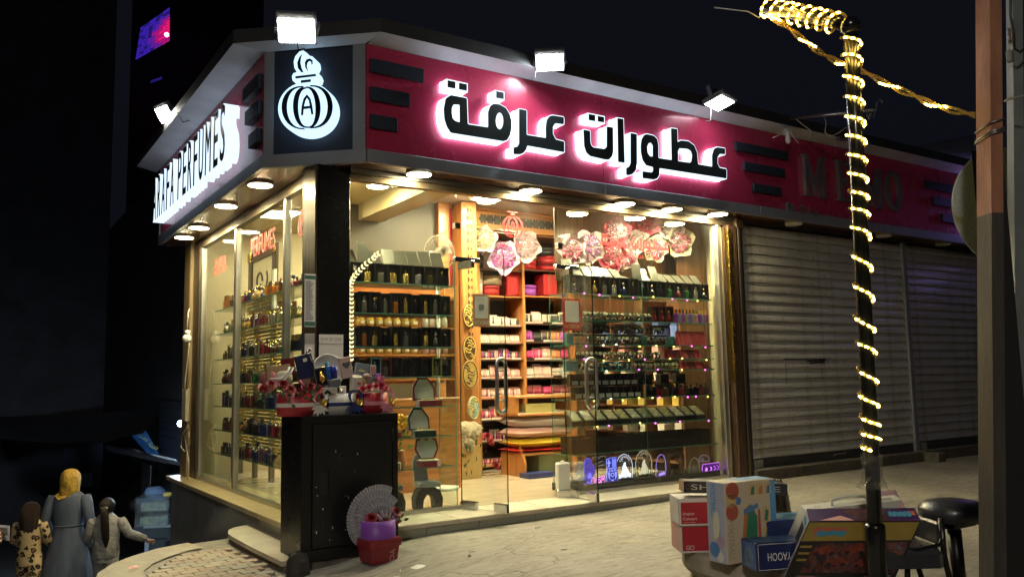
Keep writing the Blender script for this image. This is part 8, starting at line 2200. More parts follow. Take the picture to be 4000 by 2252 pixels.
# violet lit corrugated awning behind
aw = thing("corrugated_awning","corrugated metal awning catching violet light behind the neighbour roof","awning",dep(3700,580,14))
c0,c1,c2,c3 = dep(3545,592,13.2),dep(3860,640,12.4),dep(3860,520,14.5),dep(3560,585,15.5)
m = MB(); n = 26; vs = []
for i in range(n+1):
    t_ = i/n; off = Vector((0,0,.05 if i % 2 else 0)); vs += [c0+(c3-c0)*t_+off,c1+(c2-c1)*t_+off]
m.add(vs,[(2*i,2*i+1,2*i+3,2*i+2) for i in range(n)],0,False); m.build("sheet",mat("awning_zinc",(0.34,0.34,0.36),.4,.4),aw)
la = dep(3905,610,12.3)
m = MB(); m.tube([la,la+Vector((.3,.5,.05))],.03,6); m.build("violet_lamp",emat("violet_lamp",(.35,.28,1.0),40.0),aw)
# bracket with scroll, cables and a hanging bulb holder on the neighbour roof
br = thing("scroll_bracket","grey steel bracket with scroll end reaching over the neighbour roof edge","bracket",dep(3085,463,9.6))
b0_,b1_ = dep(3085,463,9.6),dep(3415,428,8.8)
m = MB(); m.tube([b0_,b1_],.022,6); m.build("bar",STEEL,br)
m = MB(); m.tube([dep(x,y,8.8) for x,y in ((3390,440),(3385,452),(3398,458),(3404,448),(3398,440))]+[dep(x,y,8.8) for x,y in ((3392,466),(3412,458),(3422,432),(3424,402),(3436,388),(3448,394),(3444,404))],.008,6); m.build("scroll",STEEL,br)
m = MB(); m.tube([dep(x,y,9.4) for x,y in ((3218,448),(3228,480),(3222,515),(3240,535),(3275,520),(3300,500),(3318,498))],.005,5); m.tube([dep(x,y,9.5) for x,y in ((3108,465),(3140,490),(3170,512),(3165,540))],.004,5); m.build("cable",WIREM,br)
hb_ = thing("bulb_holder","white hanging lamp holder with loose wires above the neighbour sign","lamp holder",dep(3076,520,9.6))
c = dep(3076,520,9.6)
m = MB(); m.lathe([(.03,.05),(.045,.02),(.045,-.01),(.025,-.02),(.03,-.09),(.02,-.12),(.0001,-.125)],14,c); m.build("socket",WHITEP,hb_); m = MB(); m.tube([dep(x,y,9.55) for x,y in ((3072,508),(3052,522),(3038,530),(3018,538))],.005,5); m.tube([dep(x,y,9.55) for x,y in ((3082,508),(3096,530),(3120,560))],.005,5); m.build("wires",WIREM,hb_)
for i,(x,y) in enumerate(((3287,542),(3425,572),(3530,597))):
    c = dep(x,y,10.2+i*.7); o = bx("roof_clip",c.x-.09,c.x+.09,c.y-.04,c.y+.04,c.z-.02,c.z+.015,STEEL); tag(o,["pale flat fitting on the neighbour roof edge nearest the pole","pale flat fitting in the middle of the neighbour roof edge","pale flat fitting at the far end of the neighbour roof edge"][i],"fitting","fittings on the neighbour roof edge")
# power boxes and cables on the far end of the side wall
pb = thing("power_box","cream power socket box with hanging cables at the far jamb of the side window","socket box",(2.33,11.2,.6))
a = pick(727,1590,0,2.33)
m = MB(); m.bbox(2.30,2.35,a.y-.10,a.y+.10,a.z-.16,a.z+.22,.008); m.build("box_body",mat("box_cream",(0.50,0.45,0.32),.5),pb)
m = MB(); m.tube([pick(x,y,0,2.29) for x,y in ((742,1290),(735,1380),(724,1480),(722,1540))],.008,6); m.tube([pick(x,y,0,2.28) for x,y in ((735,1660),(712,1700),(708,1745),(722,1762),(742,1730),(738,1690),(722,1700),(730,1760),(738,1800),(735,1870))],.007,6); m.build("cable",WIREM,pb)
c = pick(731,1312,0,2.27); hbv = thing("hanging_bulb","unlit white bulb hanging on a cable by the far jamb","bulb",c)
m = MB(); m.sphere((0,0,-.03),.055,12,8); m.lathe([(.028,.01),(.026,.07),(.0001,.075)],10); m.build("bulb_glass",WHITEP,hbv,local=True); m = MB(); m.tube([(0,0,.07),(.01,.02,.28),(.03,.05,.34)],.007,6); m.build("cable",WIREM,hbv,local=True)
# ---------------------------------------------------------------- people
def skin_body(name,joints,edges,mt,parent,root="pelvis"):
    names = list(joints); idx = {n: i for i,n in enumerate(names)}
    me = bpy.data.meshes.new(name); me.from_pydata([joints[n][0] for n in names],[(idx[a],idx[b]) for a,b in edges],[])
    o = bpy.data.objects.new(name,me); COL.objects.link(o)
    sk = o.modifiers.new("skin",'SKIN'); sk.use_smooth_shade = True
    for n,i in idx.items():
        s = me.skin_vertices[0].data[i]; r = joints[n][1]; s.radius = r if isinstance(r,tuple) else (r,r); s.use_root = (n == root)
    ss = o.modifiers.new("smooth",'SUBSURF'); ss.levels = 1; ss.render_levels = 1
    bpy.context.view_layer.update()
    m2 = bpy.data.meshes.new_from_object(o.evaluated_get(bpy.context.evaluated_depsgraph_get()))
    bpy.data.objects.remove(o); bpy.data.meshes.remove(me)
    m2.materials.clear(); m2.materials.append(mt)
    for p in m2.polygons: p.use_smooth = True
    m2.name = name
    return link(name,m2,parent,Vector((0,0,0)),True)
SKINM = mat("skin",(0.42,0.24,0.16),.5,var=.1,vs=6)
def body(par,H,armL,armR,legL=(0,0),legR=(0,0),lean=(0,0),mt=None):
    """standing figure facing +y; arm: elbow, wrist offsets from the shoulder in units of H; lean: spine offset of chest (x, y)"""
    J = {}; lx,ly = lean
    J["pelvis"] = ((0,0,.515*H),(.070*H,.055*H)); J["waist"] = ((lx*.4*H,ly*.4*H,.61*H),(.064*H,.046*H)); J["chest"] = ((lx*H,ly*H,.735*H),(.078*H,.052*H)); J["neck0"] = ((lx*1.1*H,ly*1.15*H,.822*H),.034*H); J["neck"] = ((lx*1.1*H,ly*1.2*H+.005*H,.86*H),.030*H); J["head"] = ((lx*1.1*H,ly*1.25*H+.012*H,.915*H),(.050*H,.060*H)); J["crown"] = ((lx*1.1*H,ly*1.25*H+.006*H,.965*H),(.042*H,.05*H)); J["brow"] = ((lx*1.1*H,ly*1.25*H+.058*H,.905*H),.014*H)
    E = [("pelvis","waist"),("waist","chest"),("chest","neck0"),("neck0","neck"),("neck","head"),("head","crown"),("head","brow")]
    for s,arm,leg,nm in ((-1,armL,legL,"l"),(1,armR,legR,"r")):
        S = Vector((lx*H+s*.112*H,ly*H,.795*H)); J["sh"+nm] = (tuple(S),.036*H); E.append(("chest","sh"+nm))
        el = S+Vector(arm[0])*H; wr = el+Vector(arm[1])*H; J["el"+nm] = (tuple(el),.026*H); J["wr"+nm] = (tuple(wr),.018*H); E += [("sh"+nm,"el"+nm),("el"+nm,"wr"+nm)]
        d = (wr-el).normalized(); pal = wr+d*.045*H; J["palm"+nm] = (tuple(pal),(.022*H,.012*H)); E.append(("wr"+nm,"palm"+nm))
        side = d.cross(Vector((0,1,0.01))).normalized(); cur = d.cross(side)
        for k in range(4):
            b_ = pal+side*(k-1.5)*.011*H+d*.018*H; t_ = b_+d*(.024+.004*(k in (1,2)))*H+cur*.012*H
            J["k%d%s" % (k,nm)] = (tuple(b_),.0062*H); J["f%d%s" % (k,nm)] = (tuple(t_),.0052*H); E += [("palm"+nm,"k%d%s" % (k,nm)),("k%d%s" % (k,nm),"f%d%s" % (k,nm))]
        th = wr+d*.02*H-side*.024*H+cur*.01*H; J["th"+nm] = (tuple(th),.008*H); J["tt"+nm] = (tuple(th+d*.03*H+cur*.008*H),.006*H); E += [("palm"+nm,"th"+nm),("th"+nm,"tt"+nm)]
        hp2 = Vector((s*.052*H,0,.49*H)); kn = Vector((s*.056*H,leg[0]*.24*H,.275*H)); an = Vector((s*.056*H,(leg[0]*.24+leg[1]*.24)*H,.045*H+max(0,-leg[1])*.06*H))
        J["hp"+nm] = (tuple(hp2),.056*H); J["kn"+nm] = (tuple(kn),.036*H); J["cf"+nm] = (tuple(kn.lerp(an,.35)),.034*H); J["an"+nm] = (tuple(an),.023*H); J["to"+nm] = (tuple(an+Vector((0,.085*H,-.025*H))),.020*H)
        E += [("pelvis","hp"+nm),("hp"+nm,"kn"+nm),("kn"+nm,"cf"+nm),("cf"+nm,"an"+nm),("an"+nm,"to"+nm)]
    skin_body("body",J,E,mt or SKINM,par)
    return J
def loft(rings,n=24,fold=0.0,seed=0):
    """rings: (cx, cy, z, rx, ry, fold amount)"""
    q = random.Random(seed); ph = q.random()*6
    m = MB(); vs = []
    for (cx,cy,z,rx,ry,fo) in rings:
        for k in range(n):
            a = 6.283*k/n; w = 1+fo*(math.sin(7*a+ph)+.6*math.sin(11*a+ph*2))
            vs.append((cx+rx*w*math.cos(a),cy+ry*w*math.sin(a),z))
    m.add(vs,[(j*n+k,j*n+(k+1) % n,(j+1)*n+(k+1) % n,(j+1)*n+k) for j in range(len(rings)-1) for k in range(n)],0,True)
    m.f.append([(len(rings)-1)*n+k for k in range(n)]); m.m.append(0); m.sm.append(True)
    return m
def sleeve(J,nm,r0,r1,H,m):
    a,b,c = [Vector(J[k+nm][0]) for k in ("sh","el","wr")]
    m.tube([a+Vector((0,0,.012*H)),a.lerp(b,.15),a.lerp(b,.5),b,b.lerp(c,.5),c],[r0*.8*H,r0*H,r0*.95*H,(r0+r1)/2*H,(r0*.3+r1*.7)*H,r1*H],12)
def legs(J,r0,r1,H,m,fold=0.0):
    for nm in ("l","r"):
        h,k,c,a = [Vector(J[q_+nm][0]) for q_ in ("hp","kn","cf","an")]
        m.tube([h+Vector((0,0,.03*H)),h.lerp(k,.5),k,c,a.lerp(c,.15),a],[r0*H,r0*.92*H,(r0+r1)*.48*H,r1*1.05*H,r1*H,r1*.95*H],12)
def shoes(J,H,m):
    for nm in ("l","r"):
        a,t_ = Vector(J["an"+nm][0]),Vector(J["to"+nm][0]); m.tube([a+Vector((0,-.03*H,-.02*H)),a+Vector((0,.02*H,-.022*H)),t_,t_+Vector((0,.02*H,-.004*H))],[.022*H,.028*H,.026*H,.016*H],10)
DENIM = mat("denim_blue_coat",(0.115,0.14,0.20),.7,var=.35,vs=7,bump=.7,bs=9,stretch=(1.6,1.6,.6)); YELS = mat("mustard_scarf",(0.60,0.36,0.05),.65,var=.3,vs=9,bump=1.0,bs=12); NVT = mat("navy_trousers",(0.016,0.022,0.045),.7); SHOE = mat("dark_shoes",(0.02,0.02,0.022),.5)
sp_ = dep(262,2200,9.9)
hd = math.atan2(FWD.y,FWD.x)-R(90)+R(6)
# woman in mustard headscarf
w_ = thing("person","person in mustard yellow headscarf and long denim blue coat walking away","person",(sp_.x,sp_.y,street_z(0,sp_.y)),hd)
H = 1.62
J = body(w_,H,((-.045,-.03,-.155),(-.01,.10,-.10)),((.05,-.045,-.155),(.02,.11,-.09)),(.10,-.25),(-.06,-.05))
m = loft([(0,0,.215*H,.175*H,.135*H,.035),(0,0,.28*H,.165*H,.122*H,.03),(0,0,.40*H,.140*H,.10*H,.022),(0,0,.50*H,.118*H,.088*H,.015),(0,0,.585*H,.100*H,.074*H,.006),(0,0,.60*H,.098*H,.072*H,.002),(0,0,.66*H,.104*H,.074*H,0),(0,0,.735*H,.120*H,.078*H,0),(0,0,.79*H,.118*H,.068*H,0),(0,0,.825*H,.085*H,.055*H,0),(0,.004,.845*H,.045*H,.042*H,0)],30,seed=2)
sleeve(J,"l",.043,.034,H,m); sleeve(J,"r",.043,.034,H,m); m.build("coat",DENIM,w_,local=True)
m = MB(); m.tube([(.104*H*math.cos(6.283*k/24),.077*H*math.sin(6.283*k/24),.593*H) for k in range(24)],.006,6,closed=True); m.build("waist_seam",DENIM,w_,local=True)
m = MB(); legs(J,.056,.030,H,m); m.build("trousers",NVT,w_,local=True); m = MB(); shoes(J,H,m); m.build("shoes",SHOE,w_,local=True)
m = loft([(-.01,-.012,.805*H,.062*H,.056*H,.05),(-.004,-.01,.84*H,.070*H,.062*H,.05),(0,-.002,.875*H,.066*H,.066*H,.03),(0,.004,.92*H,.071*H,.078*H,.015),(0,.004,.962*H,.064*H,.070*H,.01),(0,.004,.99*H,.042*H,.046*H,0),(0,.004,1.0*H,.014*H,.016*H,0)],24,seed=5)
m.add([(-.06*H,-.03*H,.84*H),(-.085*H,-.05*H,.815*H),(-.05*H,-.075*H,.785*H),(.0,-.07*H,.80*H),(.01*H,-.055*H,.84*H)],[(0,1,2,3,4)]); m.build("headscarf",YELS,w_,local=True)
m = MB(); m.tube([(.03,.16*H,.40*H),(.06,.20*H,.30*H),(.13,.20*H,.26*H),(.19,.19*H,.32*H)],.05,8); m.build("carried_bag",mat("blue_bag",(0.03,0.05,0.10),.6),w_,local=True)
# girl in leopard print
LEO = bpy.data.materials.new("leopard_print"); LEO.use_nodes = True
nt = LEO.node_tree; N = nt.nodes; L = nt.links; b_ = N["Principled BSDF"]; b_.inputs["Roughness"].default_value = .75
tc = N.new("ShaderNodeTexCoord"); vo = N.new("ShaderNodeTexVoronoi"); vo.inputs["Scale"].default_value = 15.0; vo.inputs["Randomness"].default_value = .9
nz = N.new("ShaderNodeTexNoise"); nz.inputs["Scale"].default_value = 22; ad = N.new("ShaderNodeMixRGB"); ad.blend_type = 'ADD'; ad.inputs[0].default_value = .06
L.new(tc.outputs["Object"],ad.inputs[1]); L.new(tc.outputs["Object"],nz.inputs["Vector"]); L.new(nz.outputs["Color"],ad.inputs[2]); L.new(ad.outputs[0],vo.inputs["Vector"])
rp = N.new("ShaderNodeValToRGB"); rp.color_ramp.interpolation = 'CONSTANT'; e = rp.color_ramp.elements; e[0].color = (.26,.13,.045,1); e[0].position = 0; e[1].position = .20; e[1].color = (.015,.010,.008,1); k_ = e.new(.46); k_.color = (.52,.38,.20,1)
L.new(vo.outputs["Distance"],rp.inputs[0]); L.new(rp.outputs[0],b_.inputs["Base Color"])
BRH = mat("brown_hair",(0.055,0.026,0.014),.45,var=.5,vs=20,stretch=(6,6,1),bump=1.0,bs=30); DKH = mat("dark_hair",(0.022,0.013,0.009),.4,var=.4,vs=20,stretch=(8,8,1),bump=.8,bs=50)
sp_ = dep(112,2200,9.75)
g1_ = thing("person","child in leopard print suit with loose brown hair at the left","person",(sp_.x,sp_.y,street_z(0,sp_.y)),hd-R(4))
H = 1.27
J = body(g1_,H,((-.04,.02,-.15),(.04,.11,-.06)),((.04,.02,-.15),(-.03,.11,-.05)),(.12,-.3),(-.05,-.1))
m = loft([(0,0,.44*H,.105*H,.086*H,.02),(0,0,.52*H,.108*H,.088*H,.02),(0,0,.62*H,.104*H,.082*H,.015),(0,0,.73*H,.118*H,.082*H,.01),(0,0,.79*H,.116*H,.070*H,0),(0,0,.83*H,.08*H,.055*H,0),(0,0,.85*H,.045*H,.042*H,0)],26,seed=3)
sleeve(J,"l",.046,.036,H,m); sleeve(J,"r",.046,.036,H,m); m.build("leopard_top",LEO,g1_,local=True)
m = MB(); legs(J,.064,.046,H,m); m.add(loft([(0,0,.42*H,.11*H,.085*H,0),(0,0,.50*H,.106*H,.084*H,0)],20).v,[],0); m2 = loft([(0,0,.43*H,.112*H,.082*H,.01),(0,0,.46*H,.112*H,.084*H,.01),(0,0,.52*H,.104*H,.084*H,0)],22)
m.v = m.v[:len(m.v)]; m.add(m2.v,m2.f,0,True); m.build("leopard_trousers",LEO,g1_,local=True)
m = MB(); shoes(J,H,m); m.build("shoes",SHOE,g1_,local=True)
m = loft([(.01,-.055*H,.70*H,.050*H,.02*H,.10),(.01,-.05*H,.76*H,.075*H,.034*H,.08),(0,-.035*H,.83*H,.088*H,.055*H,.06),(0,-.012*H,.89*H,.086*H,.080*H,.04),(0,0,.95*H,.076*H,.078*H,.02),(0,0,.99*H,.045*H,.05*H,0),(0,0,1.0*H,.01*H,.01*H,0)],28,seed=8); m.build("hair",BRH,g1_,local=True)
# girl in pale grey jacket with a ponytail
PGJ = mat("pale_grey_jacket",(0.40,0.385,0.36),.6,var=.35,vs=8,bump=1.0,bs=11); PGT = mat("grey_trousers",(0.30,0.295,0.28),.65,var=.25,vs=8,bump=.4,bs=14)
sp_ = dep(412,2200,9.6)
g2_ = thing("person","child in pale grey jacket with long dark ponytail reaching out an arm","person",(sp_.x,sp_.y,street_z(0,sp_.y)),hd+R(4))
J = body(g2_,H,((-.05,.0,-.15),(-.01,.09,-.06)),((.085,-.01,-.125),(.13,.05,-.065)),(.14,-.45),(-.08,-.05))
m = loft([(0,0,.455*H,.100*H,.08*H,.03),(0,0,.475*H,.112*H,.09*H,.03),(0,0,.52*H,.116*H,.092*H,.03),(0,0,.60*H,.110*H,.082*H,.02),(0,0,.73*H,.120*H,.080*H,.015),(0,0,.79*H,.116*H,.068*H,0),(0,0,.825*H,.085*H,.056*H,0),(0,0,.86*H,.05*H,.046*H,0)],26,seed=6)
sleeve(J,"l",.05,.034,H,m); sleeve(J,"r",.05,.034,H,m); m.build("jacket",PGJ,g2_,local=True)
m = MB(); legs(J,.062,.042,H,m); m2 = loft([(0,0,.43*H,.108*H,.08*H,.01),(0,0,.47*H,.104*H,.08*H,.01),(0,0,.5*H,.1*H,.078*H,0)],22); m.add(m2.v,m2.f,0,True); m.build("trousers",PGT,g2_,local=True)
m = MB(); shoes(J,H,m); m.build("shoes",mat("pale_shoes",(0.4,0.4,0.38),.6),g2_,local=True)
m = loft([(0,-.012*H,.875*H,.052*H,.045*H,.02),(0,-.008*H,.90*H,.066*H,.066*H,.01),(0,0,.945*H,.066*H,.074*H,0),(0,0,.98*H,.048*H,.055*H,0),(0,0,1.0*H,.012*H,.012*H,0)],22,seed=4)
m.tube([(0,-.07*H,.93*H),(.004,-.105*H,.91*H),(.01,-.105*H,.84*H),(.018,-.10*H,.74*H),(.03,-.10*H,.64*H),(.035,-.10*H,.57*H)],[.02*H,.026*H,.034*H,.036*H,.03*H,.008*H],12); m.build("hair",DKH,g2_,local=True)
m = MB(); m.lathe([(.026*H,-.012),(.032*H,0),(.026*H,.012)],14,(.002,-.092*H,.915*H)); m.build("hair_tie",mat("gold_tie",(.5,.42,.22),.5),g2_,local=True)
# person just outside the frame holding out a banknote: only the hand shows at the left edge
sp_ = dep(-420,2060,4.3)
g3_ = thing("person","person at the left edge of whom only a hand holding a phone shows","person",(sp_.x,sp_.y,sp_.z-1.10),hd+R(20))
H = 1.68
tgt = dep(6,2082,4.25)
rotm = Matrix.Rotation(-(hd+R(20)),3,'Z'); lt = rotm @ (tgt-Vector(g3_.location))
S = Vector((.112*H,0,.795*H)); wv = (lt-S)/H; el = Vector((wv.x*.35+.02,wv.y*.2,-.17)); wr = wv-el-Vector((.03,.0,0))
J = body(g3_,H,((-.03,0,-.16),(-.01,.05,-.14)),(tuple(el),tuple(wr)))
m = loft([(0,0,.48*H,.11*H,.085*H,.01),(0,0,.60*H,.104*H,.08*H,.01),(0,0,.735*H,.118*H,.078*H,0),(0,0,.80*H,.112*H,.066*H,0),(0,0,.85*H,.046*H,.044*H,0)],24); sleeve(J,"l",.044,.034,H,m); sleeve(J,"r",.044,.036,H,m); m.build("dark_shirt",mat("dark_shirt",(0.02,0.02,0.025),.7),g3_,local=True)
m = MB(); legs(J,.06,.04,H,m); m.build("trousers",NVT,g3_,local=True)
m = loft([(0,0,.88*H,.06*H,.06*H,0),(0,0,.95*H,.066*H,.07*H,0),(0,0,1.0*H,.012*H,.012*H,0)],18); m.build("hair",DKH,g3_,local=True)
ph = thing("mobile_phone","pale mobile phone held in the hand at the left edge","phone",dep(14,2085,4.22)); ph.rotation_euler = (R(20),R(8),hd)
m = MB(); m.bbox(-.035,.03,-.005,.005,-.03,.05,.004); m.build("phone_body",PAPER,ph,local=True); m = MB(); m.box(-.02,.022,-.0065,-.0055,.0,.04); m.build("printed_label",mat("label_print",(0.35,0.33,0.3),.5,var=.6,vs=60),ph,local=True)

# ---------------------------------------------------------------- side street: stall, man, shutters, awnings
DKST = mat("dark_stall_panel",(0.045,0.06,0.065),.5,var=.3,vs=4); CASEG = glassmat("case_glass",(0.85,0.93,0.95),base=.10)
so = dep(650,2170,13.6); zst = street_z(0,so.y)
stall = thing("food_stall","dark street stall counter with a glass food case on its left end","stall",(so.x,so.y,zst))
ex_ = yawdir(8); ey_ = yawdir(98)
def sbox(nm,u0,u1,v0,v1,z0,z1,mt):
    f2 = lambda u,v,z: Vector((so.x,so.y,zst))+ex_*u+ey_*v+Vector((0,0,z))
    m = MB(); m.hexa([f2(u0,v0,z0),f2(u1,v0,z0),f2(u1,v1,z0),f2(u0,v1,z0)],[f2(u0,v0,z1),f2(u1,v0,z1),f2(u1,v1,z1),f2(u0,v1,z1)]); return m.build(nm,mt,stall)
zc2 = dep(650,2052,13.6).z-zst
sbox("counter_body",-.32,.55,0,.6,.0,zc2-.03,DKST); sbox("counter_top",-.36,.6,-.04,.64,zc2-.029,zc2,mat("stall_top",(0.22,0.25,0.27),.4)); sbox("side_strip",-.34,-.28,-.012,-.002,.05,zc2-.04,mat("stall_strip",(0.25,0.32,0.40),.4))
sbox("round_vent",-.02,.18,-.012,-.002,.18,.34,BLK)
hg = dep(600,1945,13.6).z-zst
for (u0,u1,v0,v1) in ((-.50,.02,-.02,-.012),(-.50,-.492,-.012,.45),(.012,.02,-.012,.45),(-.50,.02,.45,.458)): sbox("case_pane",u0,u1,v0,v1,zc2+.002 if u0 > -.4 else zc2-.0,hg,CASEG)
sbox("case_top",-.50,.02,-.02,.458,hg+.001,hg+.012,CASEG); sbox("case_shelf",-.48,.0,.0,.44,(zc2+hg)/2,(zc2+hg)/2+.01,CASEG); sbox("case_floor",-.50,.02,-.02,.46,zc2-.2,zc2-.001,DKST)
FOOD = mat("food_packets",(0.50,0.42,0.22),.3,var=.9,vs=18,col2=(0.14,0.18,0.20),bump=.8,bs=20)
sbox("food_row",-.44,-.02,.05,.35,zc2+.003,zc2+.14,FOOD); sbox("food_row",-.44,-.04,.08,.36,(zc2+hg)/2+.011,(zc2+hg)/2+.14,FOOD)
sbox("yellow_packet",-.10,.03,.1,.25,hg+.014,hg+.06,mat("packet_gold",(0.55,0.40,0.10),.4)); sbox("white_bag",.20,.50,.05,.4,zc2+.001,zc2+.06,mat("bag_white",(0.40,0.44,0.48),.3,bump=.8,bs=12))
# man bending over behind the stall
mp_ = dep(668,2060,14.3)
man = thing("person","person in light blue shirt and jeans bending over beside the glass food case","person",(mp_.x,mp_.y,street_z(0,mp_.y)),hd+R(85))
H = 1.70
J = {"pelvis": ((0,0,.50*H),(.075*H,.06*H)),"waist": ((0,.07*H,.565*H),(.068*H,.06*H)),"chest": ((0,.18*H,.60*H),(.08*H,.06*H)),"neck0": ((0,.27*H,.575*H),.034*H),"neck": ((0,.30*H,.555*H),.03*H),"head": ((0,.345*H,.52*H),(.05*H,.058*H)),"crown": ((0,.38*H,.48*H),.04*H)}
E = [("pelvis","waist"),("waist","chest"),("chest","neck0"),("neck0","neck"),("neck","head"),("head","crown")]
for s,nm in ((-1,"l"),(1,"r")):
    for k_,v_,r_ in (("sh",(s*.11*H,.22*H,.585*H),.036),("el",(s*.13*H,.25*H,.43*H),.026),("wr",(s*.09*H,.31*H,.33*H),.018),("palm",(s*.085*H,.335*H,.29*H),.018),("hp",(s*.055*H,0,.475*H),.056),("kn",(s*.06*H,.02*H,.265*H),.037),("cf",(s*.06*H,.0,.19*H),.034),("an",(s*.06*H,-.02*H,.045*H),.023),("to",(s*.06*H,.07*H,.02*H),.02)): J[k_+nm] = (v_,r_*H)
    for k in range(4): J["f%d%s" % (k,nm)] = ((s*.085*H+(k-1.5)*.011*H,.345*H,.25*H),.006*H); E.append(("palm"+nm,"f%d%s" % (k,nm)))
    J["tt"+nm] = ((s*.06*H,.325*H,.27*H),.007*H); E.append(("palm"+nm,"tt"+nm))
    E += [("chest","sh"+nm),("sh"+nm,"el"+nm),("el"+nm,"wr"+nm),("wr"+nm,"palm"+nm),("pelvis","hp"+nm),("hp"+nm,"kn"+nm),("kn"+nm,"cf"+nm),("cf"+nm,"an"+nm),("an"+nm,"to"+nm)]
skin_body("body",J,E,SKINM,man)
m = MB(); m.tube([(0,-.02*H,.52*H),(0,.06*H,.57*H),(0,.15*H,.605*H),(0,.22*H,.60*H),(0,.27*H,.58*H)],[.088*H,.09*H,.10*H,.095*H,.05*H],16)
for s in (-1,1): m.tube([(s*.09*H,.215*H,.59*H),(s*.12*H,.225*H,.52*H),(s*.13*H,.235*H,.47*H)],[.045*H,.042*H,.04*H],10)
m.build("shirt",mat("light_blue_shirt",(0.20,0.33,0.55),.65,var=.2,vs=9,bump=.4,bs=14),man,local=True)
m = MB(); legs(J,.062,.036,H,m); m.sphere((0,-.01*H,.50*H),.088*H,12,8,sc=(1,.85,.8)); m.build("jeans",mat("jeans",(0.05,0.10,0.25),.7,var=.3,vs=8),man,local=True)
m = MB(); m.sphere((0,.365*H,.505*H),.066*H,12,8,sc=(.9,1,1)); m.build("hair",DKH,man,local=True); m = MB(); shoes(J,H,m); m.build("shoes",SHOE,man,local=True)
# dark shop fronts down the lane
DKWL = mat("dark_lane_wall",(0.06,0.066,0.08),.75,var=.5,vs=2.0); DKSH = mat("lane_shutter",(0.085,0.10,0.13),.5,.4,var=.3,vs=3)
ln = thing("lane_building","dark building along the lane beyond the shop with a ribbed shutter","building",(4.2,17,-1.6))
bx("wall",3.05,7.5,11.5,24.0,-2.6,5.2,DKWL,ln)
zz0 = street_z(0,14)
for i in range(24): m = MB(); z = zz0-.35+i*.12; m.hexa([(3.0,12.2,z),(3.035,12.2,z),(3.035,16.2,z),(3.0,16.2,z)],[(3.02,12.2,z+.112),(3.035,12.2,z+.112),(3.035,16.2,z+.112),(3.02,16.2,z+.112)]); m.build("shutter_slat",DKSH,ln)
en = thing("lane_end_building","dark row of closed shops across the end of the lane","building",(-2,24,-2.4))
bx("wall",-16,3.04,23.5,27,-3.2,17.0,DKWL,en)
for i,(sx0,sx1,sy0,sy1,c) in enumerate(((250,400,1660,1800,(0.03,0.05,0.10)),(405,470,1690,1790,(0.02,0.03,0.05)))):
    a = pick(sx0,sy0,1,23.45); b = pick(sx1,sy1,1,23.45); bx("shop_sign_board",a.x,b.x,23.40,23.49,b.z,a.z,mat("lane_sign_%d" % i,c,.5,var=.5,vs=3),en)
for i,(sx0,sx1,sy0,sy1,Yp,l) in enumerate(((549,585,1803,1888,19.0,"pale poster pasted on the dark front beside the stall"),(300,360,1850,1897,23.39,"grey poster on the dark front behind the headscarf"))):
    a = pick(sx0,sy0,1,Yp); b = pick(sx1,sy1,1,Yp); pm_ = mat("poster_pale_%d" % i,(0.34,0.36,0.40),.6,var=.3,vs=8)
    tag(bx("wall_poster",3.03,3.045,17.0,17.9,-.95,-.35,pm_) if i == 0 else bx("wall_poster",a.x,b.x,Yp,Yp+.01,b.z,a.z,pm_),l,"poster")
# awnings over the lane
AWN = mat("dark_tarpaulin",(0.045,0.047,0.056),.6,var=.4,vs=3); BLUT = mat("blue_tarpaulin",(0.03,0.17,0.48),.5,var=.2,vs=3); PIPE = mat("pale_pipe",(0.45,0.48,0.55),.4)
def tarp(name,label,pts,mt,sag=.25,n=8):
    a,b,c,d = pts; t = thing(name,label,"awning",(a+c)/2); o = Vector(t.location); m = MB(); vs = []
    for i in range(n+1):
        for j in range(n+1):
            u,v = i/n,j/n; p = (a*(1-u)+b*u)*(1-v)+(d*(1-u)+c*u)*v; p = p-Vector((0,0,sag*4*u*(1-u)*(.3+.7*v*(1-v)*4)*.5)); vs.append(p-o)
    m.add(vs,[(i*(n+1)+j,(i+1)*(n+1)+j,(i+1)*(n+1)+j+1,i*(n+1)+j+1) for i in range(n) for j in range(n)],0,True)
    m.add([v-Vector((0,0,.006)) for v in vs],[(i*(n+1)+j,i*(n+1)+j+1,(i+1)*(n+1)+j+1,(i+1)*(n+1)+j) for i in range(n) for j in range(n)],0,True)
    m.build("sheet",mt,t,local=True); return t,o
t,o = tarp("dark_awning","large dark tarpaulin awning sagging across the lane",[dep(-60,1622,19),dep(668,1572,17),dep(560,1690,13.5),dep(-60,1700,15)],AWN,.9)
m = MB(); m.tube([dep(668,1572,16.9)-o,dep(600,1605,17)-o,dep(520,1630,17.2)-o],.022,6); m.build("pale_hem",PIPE,t,local=True)
t,o = tarp("blue_awning","small bright blue tarpaulin with yellow Arabic writing beside the jamb",[dep(505,1690,15),dep(560,1664,15.2),dep(622,1772,14.6),dep(575,1768,14.2)],BLUT,.05)
v,f,tw,y0,y1 = text_shape("\ufeed\ufe8d\ufeae\ufed7\ufe8d \ufee0\ufef4\ufedf\ufe8d")
a,b,c,d = dep(522,1688,14.6),dep(602,1760,14.2),dep(600,1735,14.4),dep(545,1675,14.7)
m = MB(); m.add([(a+(b-a)*(p[0]/tw)+(d-a)*((p[1]-y0)/(y1-y0)*.8)-o) for p in v],f); q_ = m.build("lettering",mat("tarp_yellow",(0.55,0.50,0.12),.5),t,local=True); q_["kind"] = "stuff"
t,o = tarp("ridge_awning","low dark awning with pale edge pipe above the stall",[dep(410,1728,15.5),dep(735,1805,13.5),dep(735,1822,13),dep(420,1760,15)],AWN,.05)
m = MB(); m.tube([dep(410,1728,15.4)-o,dep(580,1772,14.4)-o,dep(735,1808,13.4)-o],.022,6); m.build("pale_pipe",PIPE,t,local=True)
